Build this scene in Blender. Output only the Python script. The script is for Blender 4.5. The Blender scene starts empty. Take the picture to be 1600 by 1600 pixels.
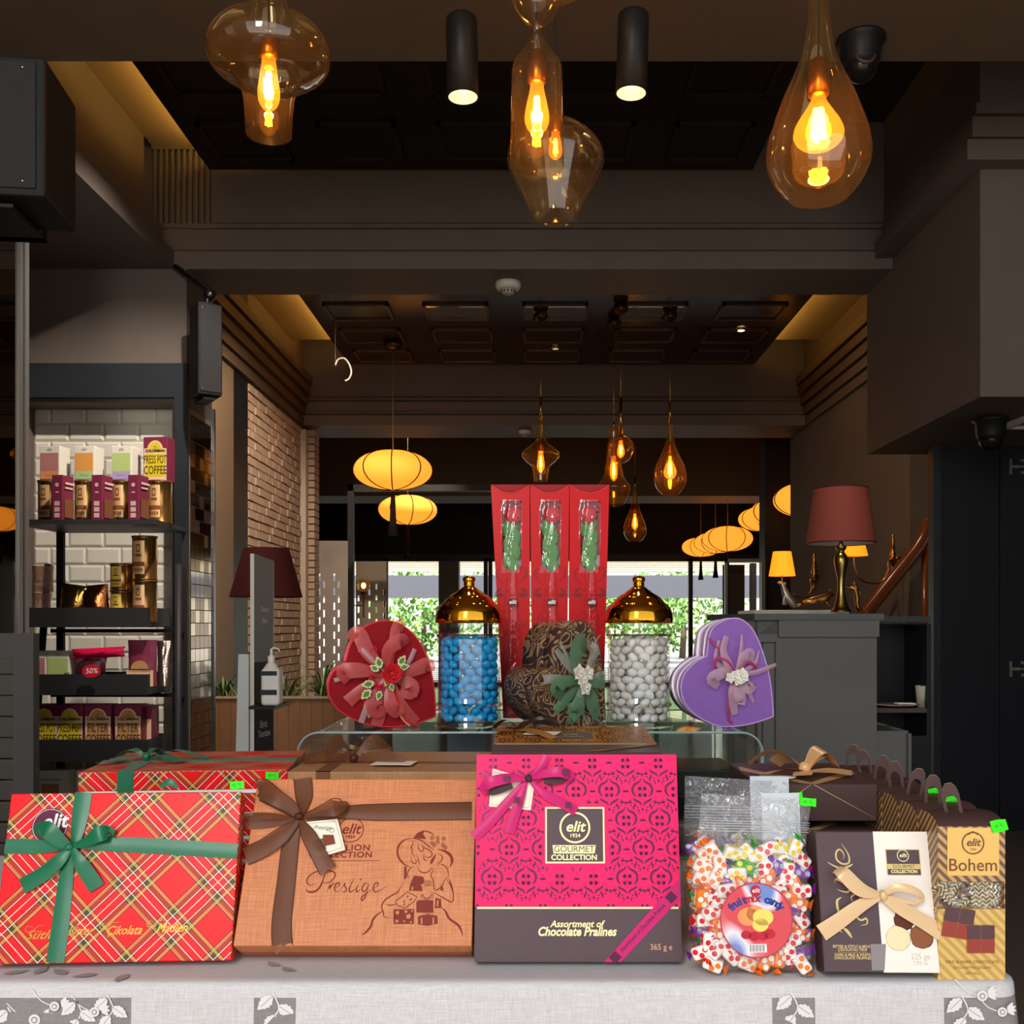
import bpy, bmesh, math, random
from mathutils import Vector, Matrix, Euler, Quaternion
random.seed(7)
PI = math.pi
S = bpy.context.scene
COL = S.collection
CX, CY, FP, CAMZ = 835.0, 975.0, 1600.0, 1.2

# ------------------------------------------------------------------ camera, world, lights, exposure
cam = bpy.data.cameras.new('camera')
cam.sensor_width = 36; cam.lens = 36
cam.shift_x = -35 / 1600; cam.shift_y = 175 / 1600
cam.clip_start = .05; cam.clip_end = 200
camo = bpy.data.objects.new('camera', cam); COL.objects.link(camo)
camo.location = (0, 0, CAMZ); camo.rotation_euler = (PI / 2, 0, 0)
S.camera = camo

world = bpy.data.worlds.new('daylight'); S.world = world
world.use_nodes = True
_nt = world.node_tree; _nt.nodes.clear()
_o = _nt.nodes.new('ShaderNodeOutputWorld'); _b = _nt.nodes.new('ShaderNodeBackground')
_tc = _nt.nodes.new('ShaderNodeTexCoord'); _sx = _nt.nodes.new('ShaderNodeSeparateXYZ')
_r = _nt.nodes.new('ShaderNodeValToRGB')
_r.color_ramp.elements[0].position = 0.0; _r.color_ramp.elements[0].color = (.95, .97, 1, 1)
_r.color_ramp.elements[1].position = .7; _r.color_ramp.elements[1].color = (.55, .72, 1, 1)
_nt.links.new(_tc.outputs['Generated'], _sx.inputs[0]); _nt.links.new(_sx.outputs['Z'], _r.inputs[0])
_nt.links.new(_r.outputs[0], _b.inputs[0]); _b.inputs[1].default_value = .95
_nt.links.new(_b.outputs[0], _o.inputs[0])

def area(name, loc, rot, sx, sy, power, col=(1, 1, 1)):
    l = bpy.data.lights.new(name, 'AREA'); l.shape = 'RECTANGLE'; l.size = sx; l.size_y = sy
    l.energy = power; l.color = col
    o = bpy.data.objects.new(name, l); COL.objects.link(o); o.location = loc; o.rotation_euler = rot
    return o
# daylight entering through the open shop front, behind the camera
area('shop_front_daylight', (-.8, -1.8, 2.6), (math.radians(70), 0, math.radians(-14)), .8, 1.9, 58, (1, .95, .88))

_s = bpy.data.lights.new('sun', 'SUN'); _s.energy = 8; _s.angle = .009; _s.color = (1, .95, .86)
_so = bpy.data.objects.new('sun', _s); COL.objects.link(_so)
_so.rotation_euler = Vector((.35, .55, -1.15)).to_track_quat('-Z', 'Y').to_euler()

S.view_settings.view_transform = 'Standard'; S.view_settings.look = 'None'
S.view_settings.gamma = 1; S.view_settings.use_curve_mapping = False
S.view_settings.exposure = 0.5
S.cycles.use_denoising = True
S.cycles.max_bounces = 8; S.cycles.transparent_max_bounces = 24
S.cycles.sample_clamp_indirect = 4
S.cycles.caustics_reflective = False; S.cycles.caustics_refractive = False

def at(u, v, Y):
    return Vector(((u - CX) / FP * Y, Y, CAMZ - (v - CY) / FP * Y))
def px(n, Y): return n / FP * Y

# ------------------------------------------------------------------ materials
def hx(s, a=1):
    s = s.lstrip('#'); c = [int(s[i:i + 2], 16) / 255 for i in (0, 2, 4)]
    return tuple((x / 12.92 if x < .04045 else ((x + .055) / 1.055) ** 2.4) for x in c) + (a,)
MATS = {}
def nodes(name):
    m = bpy.data.materials.new(name); m.use_nodes = True; nt = m.node_tree
    return m, nt, nt.nodes['Principled BSDF']
def pm(name, col, rough=.5, metal=0, noise=0, nscale=40, bump=0, bscale=200, spec=None, sheen=0, coat=0, emit=None, estr=0, alpha=1):
    if name in MATS: return MATS[name]
    m, nt, b = nodes(name)
    c = hx(col) if isinstance(col, str) else tuple(col) + ((1,) if len(col) == 3 else ())
    b.inputs['Base Color'].default_value = c; b.inputs['Roughness'].default_value = rough
    b.inputs['Metallic'].default_value = metal
    b.inputs['Specular IOR Level'].default_value = (.5 if rough < .16 else .22) if spec is None else spec
    if sheen: b.inputs['Sheen Weight'].default_value = sheen
    if coat: b.inputs['Coat Weight'].default_value = coat; b.inputs['Coat Roughness'].default_value = .05
    if emit: b.inputs['Emission Color'].default_value = hx(emit); b.inputs['Emission Strength'].default_value = estr
    tc = nt.nodes.new('ShaderNodeTexCoord')
    n = nt.nodes.new('ShaderNodeTexNoise'); n.inputs['Scale'].default_value = nscale; n.inputs['Detail'].default_value = 4
    nt.links.new(tc.outputs['Object'], n.inputs['Vector'])
    if noise:
        mx = nt.nodes.new('ShaderNodeMix'); mx.data_type = 'RGBA'
        mx.inputs[6].default_value = tuple(x * (1 - noise) for x in c[:3]) + (1,)
        mx.inputs[7].default_value = tuple(min(1, x * (1 + noise)) for x in c[:3]) + (1,)
        nt.links.new(n.outputs['Fac'], mx.inputs[0]); nt.links.new(mx.outputs[2], b.inputs['Base Color'])
    if bump:
        n2 = nt.nodes.new('ShaderNodeTexNoise'); n2.inputs['Scale'].default_value = bscale
        nt.links.new(tc.outputs['Object'], n2.inputs['Vector'])
        bp = nt.nodes.new('ShaderNodeBump'); bp.inputs['Strength'].default_value = bump; bp.inputs['Distance'].default_value = .002
        nt.links.new(n2.outputs['Fac'], bp.inputs['Height']); nt.links.new(bp.outputs[0], b.inputs['Normal'])
    if alpha < 1:
        b.inputs['Alpha'].default_value = alpha
    MATS[name] = m; return m
def thin_glass(name, tint=(1, 1, 1), refl=.08, rough=.02, edge=.6, body=0, bodycol=(1, 1, 1), wrinkle=0, wscale=20):
    """clear thin-walled glass or film: tinted see-through with a grazing reflection; body adds a little haze"""
    if name in MATS: return MATS[name]
    m = bpy.data.materials.new(name); m.use_nodes = True; nt = m.node_tree; nt.nodes.clear()
    out = nt.nodes.new('ShaderNodeOutputMaterial')
    tr = nt.nodes.new('ShaderNodeBsdfTransparent'); tr.inputs[0].default_value = tuple(tint) + (1,)
    gl = nt.nodes.new('ShaderNodeBsdfGlossy'); gl.inputs['Roughness'].default_value = rough
    gl.inputs[0].default_value = (1, 1, 1, 1)
    lw = nt.nodes.new('ShaderNodeLayerWeight'); lw.inputs[0].default_value = .25
    mp = nt.nodes.new('ShaderNodeMapRange'); mp.inputs[3].default_value = refl; mp.inputs[4].default_value = edge
    pw = nt.nodes.new('ShaderNodeMath'); pw.operation = 'POWER'; pw.inputs[1].default_value = 1.6
    nt.links.new(lw.outputs['Facing'], pw.inputs[0]); nt.links.new(pw.outputs[0], mp.inputs[0])
    mx = nt.nodes.new('ShaderNodeMixShader')
    nt.links.new(mp.outputs[0], mx.inputs[0]); nt.links.new(tr.outputs[0], mx.inputs[1]); nt.links.new(gl.outputs[0], mx.inputs[2])
    last = mx
    if wrinkle:
        tc = nt.nodes.new('ShaderNodeTexCoord'); n = nt.nodes.new('ShaderNodeTexNoise'); n.inputs['Scale'].default_value = wscale
        n.inputs['Detail'].default_value = 3; n.inputs['Distortion'].default_value = 1.5
        bp = nt.nodes.new('ShaderNodeBump'); bp.inputs['Strength'].default_value = wrinkle; bp.inputs['Distance'].default_value = .02
        nt.links.new(tc.outputs['Object'], n.inputs['Vector']); nt.links.new(n.outputs['Fac'], bp.inputs['Height'])
        nt.links.new(bp.outputs[0], gl.inputs['Normal']); nt.links.new(bp.outputs[0], lw.inputs['Normal'])
    if body:
        df = nt.nodes.new('ShaderNodeBsdfDiffuse'); df.inputs[0].default_value = tuple(bodycol) + (1,)
        m2 = nt.nodes.new('ShaderNodeMixShader'); m2.inputs[0].default_value = body
        nt.links.new(mx.outputs[0], m2.inputs[1]); nt.links.new(df.outputs[0], m2.inputs[2]); last = m2
    nt.links.new(last.outputs[0], out.inputs[0])
    MATS[name] = m; return m
def glow(name, col, s):
    if name in MATS: return MATS[name]
    m = bpy.data.materials.new(name); m.use_nodes = True; nt = m.node_tree; nt.nodes.clear()
    out = nt.nodes.new('ShaderNodeOutputMaterial'); e = nt.nodes.new('ShaderNodeEmission')
    e.inputs[0].default_value = hx(col); e.inputs[1].default_value = s
    nt.links.new(e.outputs[0], out.inputs[0]); MATS[name] = m; return m
def math_node(nt, op, a, b=None, c=None):
    n = nt.nodes.new('ShaderNodeMath'); n.operation = op
    for i, x in enumerate((a, b, c)):
        if x is None: continue
        if isinstance(x, (int, float)): n.inputs[i].default_value = x
        else: nt.links.new(x, n.inputs[i])
    return n.outputs[0]

# ------------------------------------------------------------------ mesh builder
def crom(pts, n=6, closed=False):
    """Catmull-Rom through tuples of any length"""
    P = [tuple(map(float, p)) for p in pts]
    if len(P) < 3: return P
    out = []; m = len(P)
    rng = range(m) if closed else range(m - 1)
    for i in rng:
        p0 = P[(i - 1) % m] if (closed or i > 0) else P[0]
        p1 = P[i]; p2 = P[(i + 1) % m]
        p3 = P[(i + 2) % m] if (closed or i + 2 < m) else P[-1]
        for k in range(n):
            t = k / n
            out.append(tuple(.5 * (2 * b + (c - a) * t + (2 * a - 5 * b + 4 * c - d) * t * t + (3 * b - a - 3 * c + d) * t ** 3)
                             for a, b, c, d in zip(p0, p1, p2, p3)))
    if not closed: out.append(P[-1])
    return out

class MB:
    def __init__(s, M=None):
        s.v = []; s.f = []; s.mi = []; s.sm = []; s.M = M or Matrix()
    def add(s, vs, fs, mi=0, smooth=False, M=None):
        k = len(s.v); MM = s.M @ M if M else s.M
        s.v += [MM @ Vector(v) for v in vs]
        for f in fs:
            s.f.append([i + k for i in f]); s.mi.append(mi); s.sm.append(smooth)
        return s
    def box(s, x0, x1, y0, y1, z0, z1, mi=0, M=None):
        vs = [(x, y, z) for x in (x0, x1) for y in (y0, y1) for z in (z0, z1)]
        return s.add(vs, [(0, 1, 3, 2), (4, 6, 7, 5), (0, 4, 5, 1), (2, 3, 7, 6), (0, 2, 6, 4), (1, 5, 7, 3)], mi, False, M)
    def rbox(s, x0, x1, y0, y1, z0, z1, r=.003, mi=0, M=None, seg=2):
        bm = bmesh.new(); bmesh.ops.create_cube(bm, size=1)
        bmesh.ops.scale(bm, vec=(x1 - x0, y1 - y0, z1 - z0), verts=bm.verts)
        bmesh.ops.translate(bm, vec=((x0 + x1) / 2, (y0 + y1) / 2, (z0 + z1) / 2), verts=bm.verts)
        r = min(r, .45 * min(abs(x1 - x0), abs(y1 - y0), abs(z1 - z0)))
        bmesh.ops.bevel(bm, geom=bm.edges[:], offset=r, segments=seg, profile=.5, affect='EDGES')
        return s.bm(bm, mi, False, M)
    def bm(s, bm, mi=0, smooth=False, M=None):
        bm.verts.index_update()
        s.add([v.co.copy() for v in bm.verts], [[v.index for v in f.verts] for f in bm.faces], mi, smooth, M); bm.free()
        return s
    def lathe(s, prof, seg=32, c=(0, 0, 0), mi=0, smooth=True, cap0=False, cap1=False, M=None, sx=1, sy=1):
        vs = []; fs = []; n = len(prof)
        for r, z in prof:
            for k in range(seg):
                a = 2 * PI * k / seg
                vs.append((c[0] + r * sx * math.cos(a), c[1] + r * sy * math.sin(a), c[2] + z))
        for i in range(n - 1):
            for k in range(seg):
                a, b = i * seg + k, i * seg + (k + 1) % seg
                fs.append((a, b, b + seg, a + seg))
        if cap0: fs.append(list(range(seg))[::-1])
        if cap1: fs.append(list(range((n - 1) * seg, n * seg)))
        return s.add(vs, fs, mi, smooth, M)
    def tube(s, pts, r, seg=8, mi=0, smooth=True, M=None, caps=True, closed=False):
        P = [Vector(p) for p in pts]; n = len(P)
        if n < 2: return s
        rs = r if isinstance(r, (list, tuple)) else [r] * n
        vs = []; fs = []
        up = Vector((0, 0, 1)); prev = None
        for i, p in enumerate(P):
            if closed: t = P[(i + 1) % n] - P[i - 1]
            else: t = (P[min(i + 1, n - 1)] - P[max(i - 1, 0)])
            if t.length < 1e-9: t = Vector((0, 0, 1))
            t.normalize()
            if prev is None:
                a = up if abs(t.z) < .95 else Vector((1, 0, 0)); x = t.cross(a).normalized()
            else:
                x = (prev - t * prev.dot(t))
                x = x.normalized() if x.length > 1e-6 else t.orthogonal().normalized()
            prev = x; y = t.cross(x)
            for k in range(seg):
                an = 2 * PI * k / seg
                vs.append(p + (x * math.cos(an) + y * math.sin(an)) * rs[i])
        for i in range(n if closed else n - 1):
            for k in range(seg):
                a, b = i * seg + k, i * seg + (k + 1) % seg
                c, d = ((i + 1) % n) * seg + (k + 1) % seg, ((i + 1) % n) * seg + k
                fs.append((a, b, c, d))
        if caps and not closed: fs += [list(range(seg))[::-1], list(range((n - 1) * seg, n * seg))]
        return s.add(vs, fs, mi, smooth, M)
    def ball(s, c, r, mi=0, seg=16, M=None, sc=(1, 1, 1)):
        n = seg // 2
        prof = [(max(r * math.sin(PI * i / n), 1e-5), -r * math.cos(PI * i / n)) for i in range(n + 1)]
        T = Matrix.Translation(c) @ Matrix.Diagonal((*sc, 1))
        return s.lathe(prof, seg, mi=mi, M=(M @ T if M else T))
    def prism(s, poly, z0, z1, mi=0, M=None, mside=None, smooth=False):
        n = len(poly)
        vs = [(x, y, z0) for x, y in poly] + [(x, y, z1) for x, y in poly]
        s.add(vs, [list(range(n))[::-1], list(range(n, 2 * n))], mi, False, M)
        s.add(vs, [(i, (i + 1) % n, n + (i + 1) % n, n + i) for i in range(n)], mi if mside is None else mside, smooth, M)
        return s
    def fill(s, poly, z=0, mi=0, M=None):
        """flat filled outline (concave allowed), tessellated"""
        from mathutils.geometry import tessellate_polygon
        vs = [(p[0], p[1], z if len(p) < 3 else p[2]) for p in poly]
        tris = tessellate_polygon([[Vector((a[0], a[1], 0)) for a in vs]])
        return s.add(vs, [tuple(t) for t in tris], mi, False, M)
    def stroke(s, pts, w, z=0, mi=0, M=None, closed=False, smooth=4, taper=False):
        P = crom(pts, smooth, closed) if smooth > 1 and len(pts) > 2 else [tuple(p) for p in pts]
        n = len(P); L = []; R = []
        for i, p in enumerate(P):
            a = P[(i - 1) % n] if (closed or i) else P[0]; b = P[(i + 1) % n] if (closed or i < n - 1) else P[-1]
            dx, dy = b[0] - a[0], b[1] - a[1]; l = math.hypot(dx, dy) or 1
            ww = (p[2] if len(p) > 2 else w) / 2
            if taper: ww *= max(.15, min(1, 3 * min(i, n - 1 - i) / n + .15))
            L.append((p[0] - dy / l * ww, p[1] + dx / l * ww, z)); R.append((p[0] + dy / l * ww, p[1] - dx / l * ww, z))
        m = n if closed else n - 1
        return s.add(L + R, [(i, i + n, (i + 1) % n + n, (i + 1) % n) for i in range(m)], mi, False, M)
    def strip(s, L, R, mi=0, smooth=True, M=None, cross=3, bulge=0):
        """ribbon surface between two 3-D edge lines"""
        n = len(L); vs = []; fs = []
        for i in range(n):
            a, b = Vector(L[i]), Vector(R[i])
            for k in range(cross + 1):
                t = k / cross; p = a.lerp(b, t); p.z += bulge * math.sin(PI * t); vs.append(p)
        c = cross + 1
        for i in range(n - 1):
            for k in range(cross):
                fs.append((i * c + k, i * c + k + 1, (i + 1) * c + k + 1, (i + 1) * c + k))
        return s.add(vs, fs, mi, smooth, M)
    def text(s, body, x, y, size, z=0, mi=0, shear=0, rot=0, align='CENTER', sx=1, bold=0, M=None, font=None, spacing=1):
        cu = bpy.data.curves.new('t', 'FONT'); cu.body = body; cu.size = size; cu.shear = shear
        cu.align_x = align; cu.align_y = 'CENTER'; cu.offset = bold; cu.resolution_u = 3; cu.space_character = spacing
        o = bpy.data.objects.new('t', cu); COL.objects.link(o)
        dg = bpy.context.evaluated_depsgraph_get(); me = bpy.data.meshes.new_from_object(o.evaluated_get(dg))
        T = Matrix.Translation((x, y, z)) @ Matrix.Rotation(rot, 4, 'Z') @ Matrix.Diagonal((sx, 1, 1, 1))
        s.add([v.co.copy() for v in me.vertices], [list(p.vertices) for p in me.polygons], mi, False, (M @ T) if M else T)
        bpy.data.objects.remove(o); bpy.data.curves.remove(cu); bpy.data.meshes.remove(me)
        return s
    def ring(s, x, y, r, w, z=0, mi=0, M=None, n=40, sy=1):
        return s.stroke([(x + r * math.cos(2 * PI * k / n), y + r * sy * math.sin(2 * PI * k / n)) for k in range(n)], w, z, mi, M, True, 1)
    def disc(s, x, y, r, z=0, mi=0, M=None, n=28, sy=1):
        return s.add([(x + r * math.cos(2 * PI * k / n), y + r * sy * math.sin(2 * PI * k / n), z) for k in range(n)], [list(range(n))], mi, False, M)
    def build(s, name, mats, parent=None, kind=None):
        me = bpy.data.meshes.new(name)
        me.from_pydata([tuple(v) for v in s.v], [], s.f); me.update()
        for m in (mats if isinstance(mats, (list, tuple)) else [mats]): me.materials.append(m)
        me.polygons.foreach_set('material_index', s.mi); me.polygons.foreach_set('use_smooth', s.sm)
        o = bpy.data.objects.new(name, me); COL.objects.link(o)
        if parent: o.parent = parent
        if kind: o['kind'] = kind
        return o

def tag(o, label=None, cat=None, group=None, kind=None):
    if label: o['label'] = label
    if cat: o['category'] = cat
    if group: o['group'] = group
    if kind: o['kind'] = kind
    return o
def empty(name, M, label, cat, group=None):
    o = bpy.data.objects.new(name, None); COL.objects.link(o); o.empty_display_size = .05
    if isinstance(M, Matrix): o.matrix_world = M
    else: o.location = M
    return tag(o, label, cat, group)
def kids(o): return [c for c in bpy.data.objects if c.parent == o]
def copy_tree(o, label=None, group=None, loc=None, M=None):
    c = o.copy(); COL.objects.link(c)
    if label: c['label'] = label
    if group: c['group'] = group
    if loc is not None: c.location = loc
    if M is not None: c.matrix_world = M
    for ch in kids(o):
        d = ch.copy(); COL.objects.link(d); d.parent = c
        for g in kids(ch):
            e = g.copy(); COL.objects.link(e); e.parent = d
    return c
def struct(name, mb, m): return mb.build(name, m, kind='structure')

class Face:
    """plane of a box front standing in the room: origin, x along the width, y up the face, z out of it"""
    def __init__(s, origin, lean=0, yaw=0, roll=0):
        R = Matrix.Rotation(yaw, 4, 'Z') @ Matrix.Rotation(PI / 2 - lean, 4, 'X') @ Matrix.Rotation(roll, 4, 'Z')
        s.M = Matrix.Translation(origin) @ R; s.I = s.M.inverted()
        s.c = s.I @ Vector((0, 0, CAMZ))
    def p(s, u, v, z=0):
        d = (s.I.to_3x3() @ Vector(((u - CX) / FP, 1, -(v - CY) / FP)))
        t = (z - s.c.z) / d.z; q = s.c + d * t
        return (q.x, q.y)
    def pz(s, u, v, z=0):
        q = s.p(u, v, z); return (q[0], q[1], z)
    def ps(s, pts): return [s.p(*q) for q in pts]
# ================================================================== THE SETTING
BR = pm('brown_paint', '#6a5847', .65, noise=.12, nscale=6, bump=.1, bscale=90)
GR = pm('grey_brown_paint', '#6a5f57', .6, noise=.1, nscale=5, bump=.08, bscale=90)
DK = pm('near_black_paint', '#332b26', .6)
NV = pm('navy_black_paint', '#2a2d31', .5, noise=.1, nscale=8)
BLK = pm('black_board', '#15161a', .45)
PANEL = pm('dark_gloss_panel', '#3a2a20', .22, noise=.1, nscale=3)
FLOORM = pm('dark_floor_tile', '#5a5048', .14, noise=.2, nscale=3)
LED = glow('warm_led', '#ffd27a', 5)

struct('floor', MB().box(-7, 7, -.8, 20, -.1, 0), FLOORM)
struct('ceiling', MB().box(-7, 7, -.8, 20.4, 4.1, 4.25), DK)
struct('floor_pavement', MB().box(-14, 14, -14, -.8, -.12, -.02), pm('pale_pavement', '#b8b2a8', .8, noise=.15, nscale=2))

def steps(pts, L, axis, a0, a1):
    """extrude a stepped moulding profile (offset, z) along x or y"""
    m = MB(); n = len(pts)
    if axis == 'x': vs = [(a, o, z) for a in (a0, a1) for o, z in pts]
    else: vs = [(o, a, z) for a in (a0, a1) for o, z in pts]
    m.add(vs, [list(range(n)), list(range(n, 2 * n))[::-1]] + [(i, i + n, (i + 1) % n + n, (i + 1) % n) for i in range(n)])
    return m
# ceiling beams that run across the room, each with its stepped moulding
struct('trim_1', MB().box(-6, 6, 3.22, 3.64, 3.2, 4.1), BR)
def crown(y0, y1): return [(y1, 3.2), (y0, 3.2), (y0, 3.3), (y0 + .045, 3.325), (y0 + .045, 3.345), (y0 + .07, 3.355), (y0 + .07, 3.45), (y0 + .11, 3.475), (y0 + .11, 3.5), (y0 + .15, 3.52), (y0 + .15, 4.1), (y1, 4.1)]
struct('trim_2', steps(crown(5.77, 6.22), 1, 'x', -4, 2.02), GR)
struct('trim_3', steps(crown(10.3, 11.0), 1, 'x', -4, 6), GR)
struct('trim_4', MB().box(-5, 6, 16, 17, 3.2, 4.1), pm('cove_lit_beam_tone', '#7a6a58', .7))  # cove light on this beam is put into its paler colour
# left side beam of the first bay and its moulding
pr = [(-4, 3.2), (-2.03, 3.2), (-2.03, 3.3), (-2.08, 3.325), (-2.08, 3.345), (-2.1, 3.355), (-2.1, 3.45), (-2.14, 3.475), (-2.2, 3.5), (-2.2, 4.1), (-4, 4.1)]
struct('trim_5', steps(pr, 1, 'y', 3.64, 5.77), GR)
# right side of the first bay: bulkhead with moulding on two sides
blk = MB(); blk.box(2.02, 6.5, 4.64, 6.22, 2.23, 4.1)
for z0, z1, d in ((3.26, 3.36, .0), (3.37, 3.46, .0)): pass
struct('wall_bulkhead', blk, GR)
mo = MB()
for z0, z1, d in ((3.26, 3.35, .10), (3.38, 3.47, .06), (3.50, 3.55, .03)):
    mo.box(2.02 - d, 6.5, 4.64 - d, 4.64, z0, z1)
    mo.box(2.02 - d, 2.02, 4.64, 5.77, z0, z1)
struct('trim_6', mo, GR)
struct('trim_7', MB().box(2.1, 6.5, 3.64, 4.3, 3.75, 4.1), DK)
# hatch opening in the underside of the bulkhead
hat = MB(); hat.box(2.42, 3.3, 4.98, 5.0, 2.2, 2.23); hat.box(2.42, 3.3, 5.25, 5.27, 2.2, 2.23); hat.box(2.42, 2.44, 5.0, 5.25, 2.2, 2.23)
struct('trim_8', hat, pm('pale_edge', '#cfc6be', .5))
struct('trim_9', MB().box(2.44, 3.3, 5.0, 5.25, 2.215, 2.229), pm('hatch_brown', '#4a2c22', .4))

# hanging ceiling panels with a lit cove behind their edges
def hung_panel(n, x0, x1, y0, y1, cols, rows, mirrors=(), pm1=None):
    m = MB(); m.box(x0, x1, y0, y1, 3.80, 3.85)
    w = (x1 - x0) / cols; d = (y1 - y0) / rows
    fr = .022
    for i in range(cols):
        for j in range(rows):
            a, b = x0 + w * (i + .17), x0 + w * (i + .83); c, e = y0 + d * (j + .2), y0 + d * (j + .8)
            for q in ((a, b, c, c + fr), (a, b, e - fr, e), (a, a + fr, c, e), (b - fr, b, c, e)):
                m.box(q[0], q[1], q[2], q[3], 3.78, 3.80, 1)
            m.box(a + fr, b - fr, c + fr, e - fr, 3.793, 3.7999, 2 if (i, j) in mirrors else 0)
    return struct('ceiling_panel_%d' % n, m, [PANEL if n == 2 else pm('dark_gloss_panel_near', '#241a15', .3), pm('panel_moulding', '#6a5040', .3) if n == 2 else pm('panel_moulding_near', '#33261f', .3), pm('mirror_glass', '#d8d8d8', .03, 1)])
hung_panel(1, -1.86, 1.25, 3.75, 5.86, 5, 3)
hung_panel(2, -1.86, 2.20, 6.76, 10.26, 5, 5, {(1, 2), (2, 2), (3, 2)})
for n, (x, y0, y1) in enumerate(((-1.82, 3.8, 5.8), (-1.82, 6.3, 10.1), (2.16, 6.3, 10.1))):
    lt = MB(); lt.box(x - .015, x + .015, y0, y1, 3.852, 3.866)
    lo = lt.build('led_strip', glow('cove_led', '#ffc766', 22))
    tag(lo, ['warm strip light above the left edge of the near ceiling panel', 'warm strip light above the left edge of the far ceiling panel', 'warm strip light above the right edge of the far ceiling panel'][n], 'light')
cov = MB(); cov.box(-2.2, -1.5, 3.64, 5.9, 3.95, 4.099)
struct('ceiling_cove_1', cov, pm('cove_paint', '#a08a68', .8))
struct('ceiling_cove_2', MB().box(-2.35, -1.5, 6.22, 9.9, 3.95, 4.099).box(1.9, 2.75, 6.22, 9.9, 3.95, 4.099), pm('cove_paint', '#a08a68', .8))
# slatted air vent at the end of the near cove
vt = MB()
for k in range(10): vt.box(-2.19 + k * .034, -2.175 + k * .034, 5.89, 5.915, 3.47, 3.93)
vt.box(-2.2, -1.86, 5.885, 5.92, 3.45, 3.47); vt.box(-2.2, -1.86, 5.885, 5.92, 3.93, 3.95)
tag(vt.build('air_vent', pm('vent_metal', '#6a6050', .5)), 'slatted air vent at the end of the left ceiling cove', 'vent')
# patterned grille and red recess above the near panel's front row
gv = MB(); gv.box(.12, .5, 4.02, 4.2, 3.765, 3.78, 0)
for k in range(5):
    gv.box(.14 + k * .07, .15 + k * .07, 4.03, 4.19, 3.758, 3.765, 1); gv.box(.15 + k * .07, .19 + k * .07, 4.04 + .025 * (k % 3), 4.05 + .025 * (k % 3), 3.758, 3.765, 1)
    gv.box(.15 + k * .07, .19 + k * .07, 4.12 + .02 * (k % 2), 4.13 + .02 * (k % 2), 3.758, 3.765, 1)
tag(gv.build('ceiling_grille', [pm('grille_dark', '#3a342c', .5), pm('grille_light', '#8e866e', .5)]), 'patterned square grille set in the near dark ceiling panel', 'vent')

# ---- left side
COLM = BR
struct('wall_left_column', MB().box(-4, -2.92, 5.77, 6.22, 0, 3.2).box(-2.92, -1.96, 5.77, 6.22, 2.45, 3.2).box(-2.92, -1.96, 6.0, 6.22, 0, 2.45).box(-2.04, -1.96, 5.77, 6.0, 0, 2.45), GR)
nf = MB(); nf.box(-2.95, -1.945, 5.73, 5.77, 2.47, 2.66); nf.box(-2.015, -1.945, 5.73, 5.77, 0, 2.47); nf.box(-2.95, -2.86, 5.73, 5.77, 0, 2.47)
struct('trim_10', nf, NV)
# white bevelled tiles in the niche
tl = MB(); tl.box(-2.92, -2.04, 5.98, 6.0, 0, 2.47, 1)
for j in range(24):
    for i in range(-1, 5):
        x0 = -2.92 + .205 * i + (.1 if j % 2 else 0); x1 = x0 + .199; z0 = .002 + .103 * j; z1 = z0 + .098
        a, b = max(x0, -2.919), min(x1, -2.041)
        if b - a < .02: continue
        tl.add([(a, 5.98, z0), (b, 5.98, z0), (b, 5.98, z1), (a, 5.98, z1), (a + .012, 5.972, z0 + .012), (b - .012, 5.972, z0 + .012), (b - .012, 5.972, z1 - .012), (a + .012, 5.972, z1 - .012)],
               [(4, 5, 6, 7), (0, 1, 5, 4), (1, 2, 6, 5), (2, 3, 7, 6), (3, 0, 4, 7)], 0)
struct('wall_niche_tiles', tl, [pm('white_tile', '#ece4d4', .12), pm('tile_grout', '#bdb6a8', .8)])
# mirror mosaic on the inner side of the column
ms = MB(); ms.box(-1.96, -1.95, 5.79, 6.2, .3, 2.42, 1)
random.seed(3)
for j in range(28):
    for i in range(5):
        y0 = 5.80 + .078 * i; z0 = .32 + .074 * j
        ms.box(-1.95, -1.945, y0, y0 + .073, z0, z0 + .069, 0 if random.random() < .62 else 2, Matrix.Translation((0, 0, 0)))
ms.box(-1.962, -1.935, 6.19, 6.215, .2, 2.5, 3)
struct('wall_mosaic', ms, [pm('mosaic_mirror', '#a89a8a', .08, 1), pm('mosaic_grout', '#8f8578', .6), pm('mosaic_brown', '#7a6252', .15, .7), pm('brushed_strip', '#8a8a8c', .3, 1)])
struct('wall_left_back', MB().box(-2.6, -2.35, 6.22, 8.0, 0, 4.1), BR)
struct('wall_left_dark', MB().box(-2.6, -2.35, 8.0, 8.4, 0, 4.1), BLK)
# painted brick wall: each brick slightly proud
bk = MB(); bk.box(-2.6, -2.36, 8.4, 10.7, 0, 3.2, 1)
random.seed(5)
for j in range(43):
    off = -.11 if j % 2 else 0; y = 8.402 + off
    while y < 10.3:
        a, b = max(y, 8.402), min(y + .212, 10.3)
        if b - a > .02:
            d = random.choice((.002, .004, .006, .012))
            bk.box(-2.36, -2.352 + d, a, b - .012, .004 + j * .074, .066 + j * .074, 0)
        y += .222
bk.box(-2.36, -2.30, 10.30, 10.42, 0, 3.16, 2)
for j in range(43): bk.box(-2.36, -2.24, 10.43, 10.66, .004 + j * .074, .066 + j * .074, 0)
struct('wall_brick', bk, [pm('whitewashed_brick', '#b59c88', .8, noise=.12, nscale=14, bump=.4, bscale=60), pm('brick_joint', '#6f5a4c', .9), pm('brick_edge_trim', '#c4b5a5', .7)])
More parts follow.
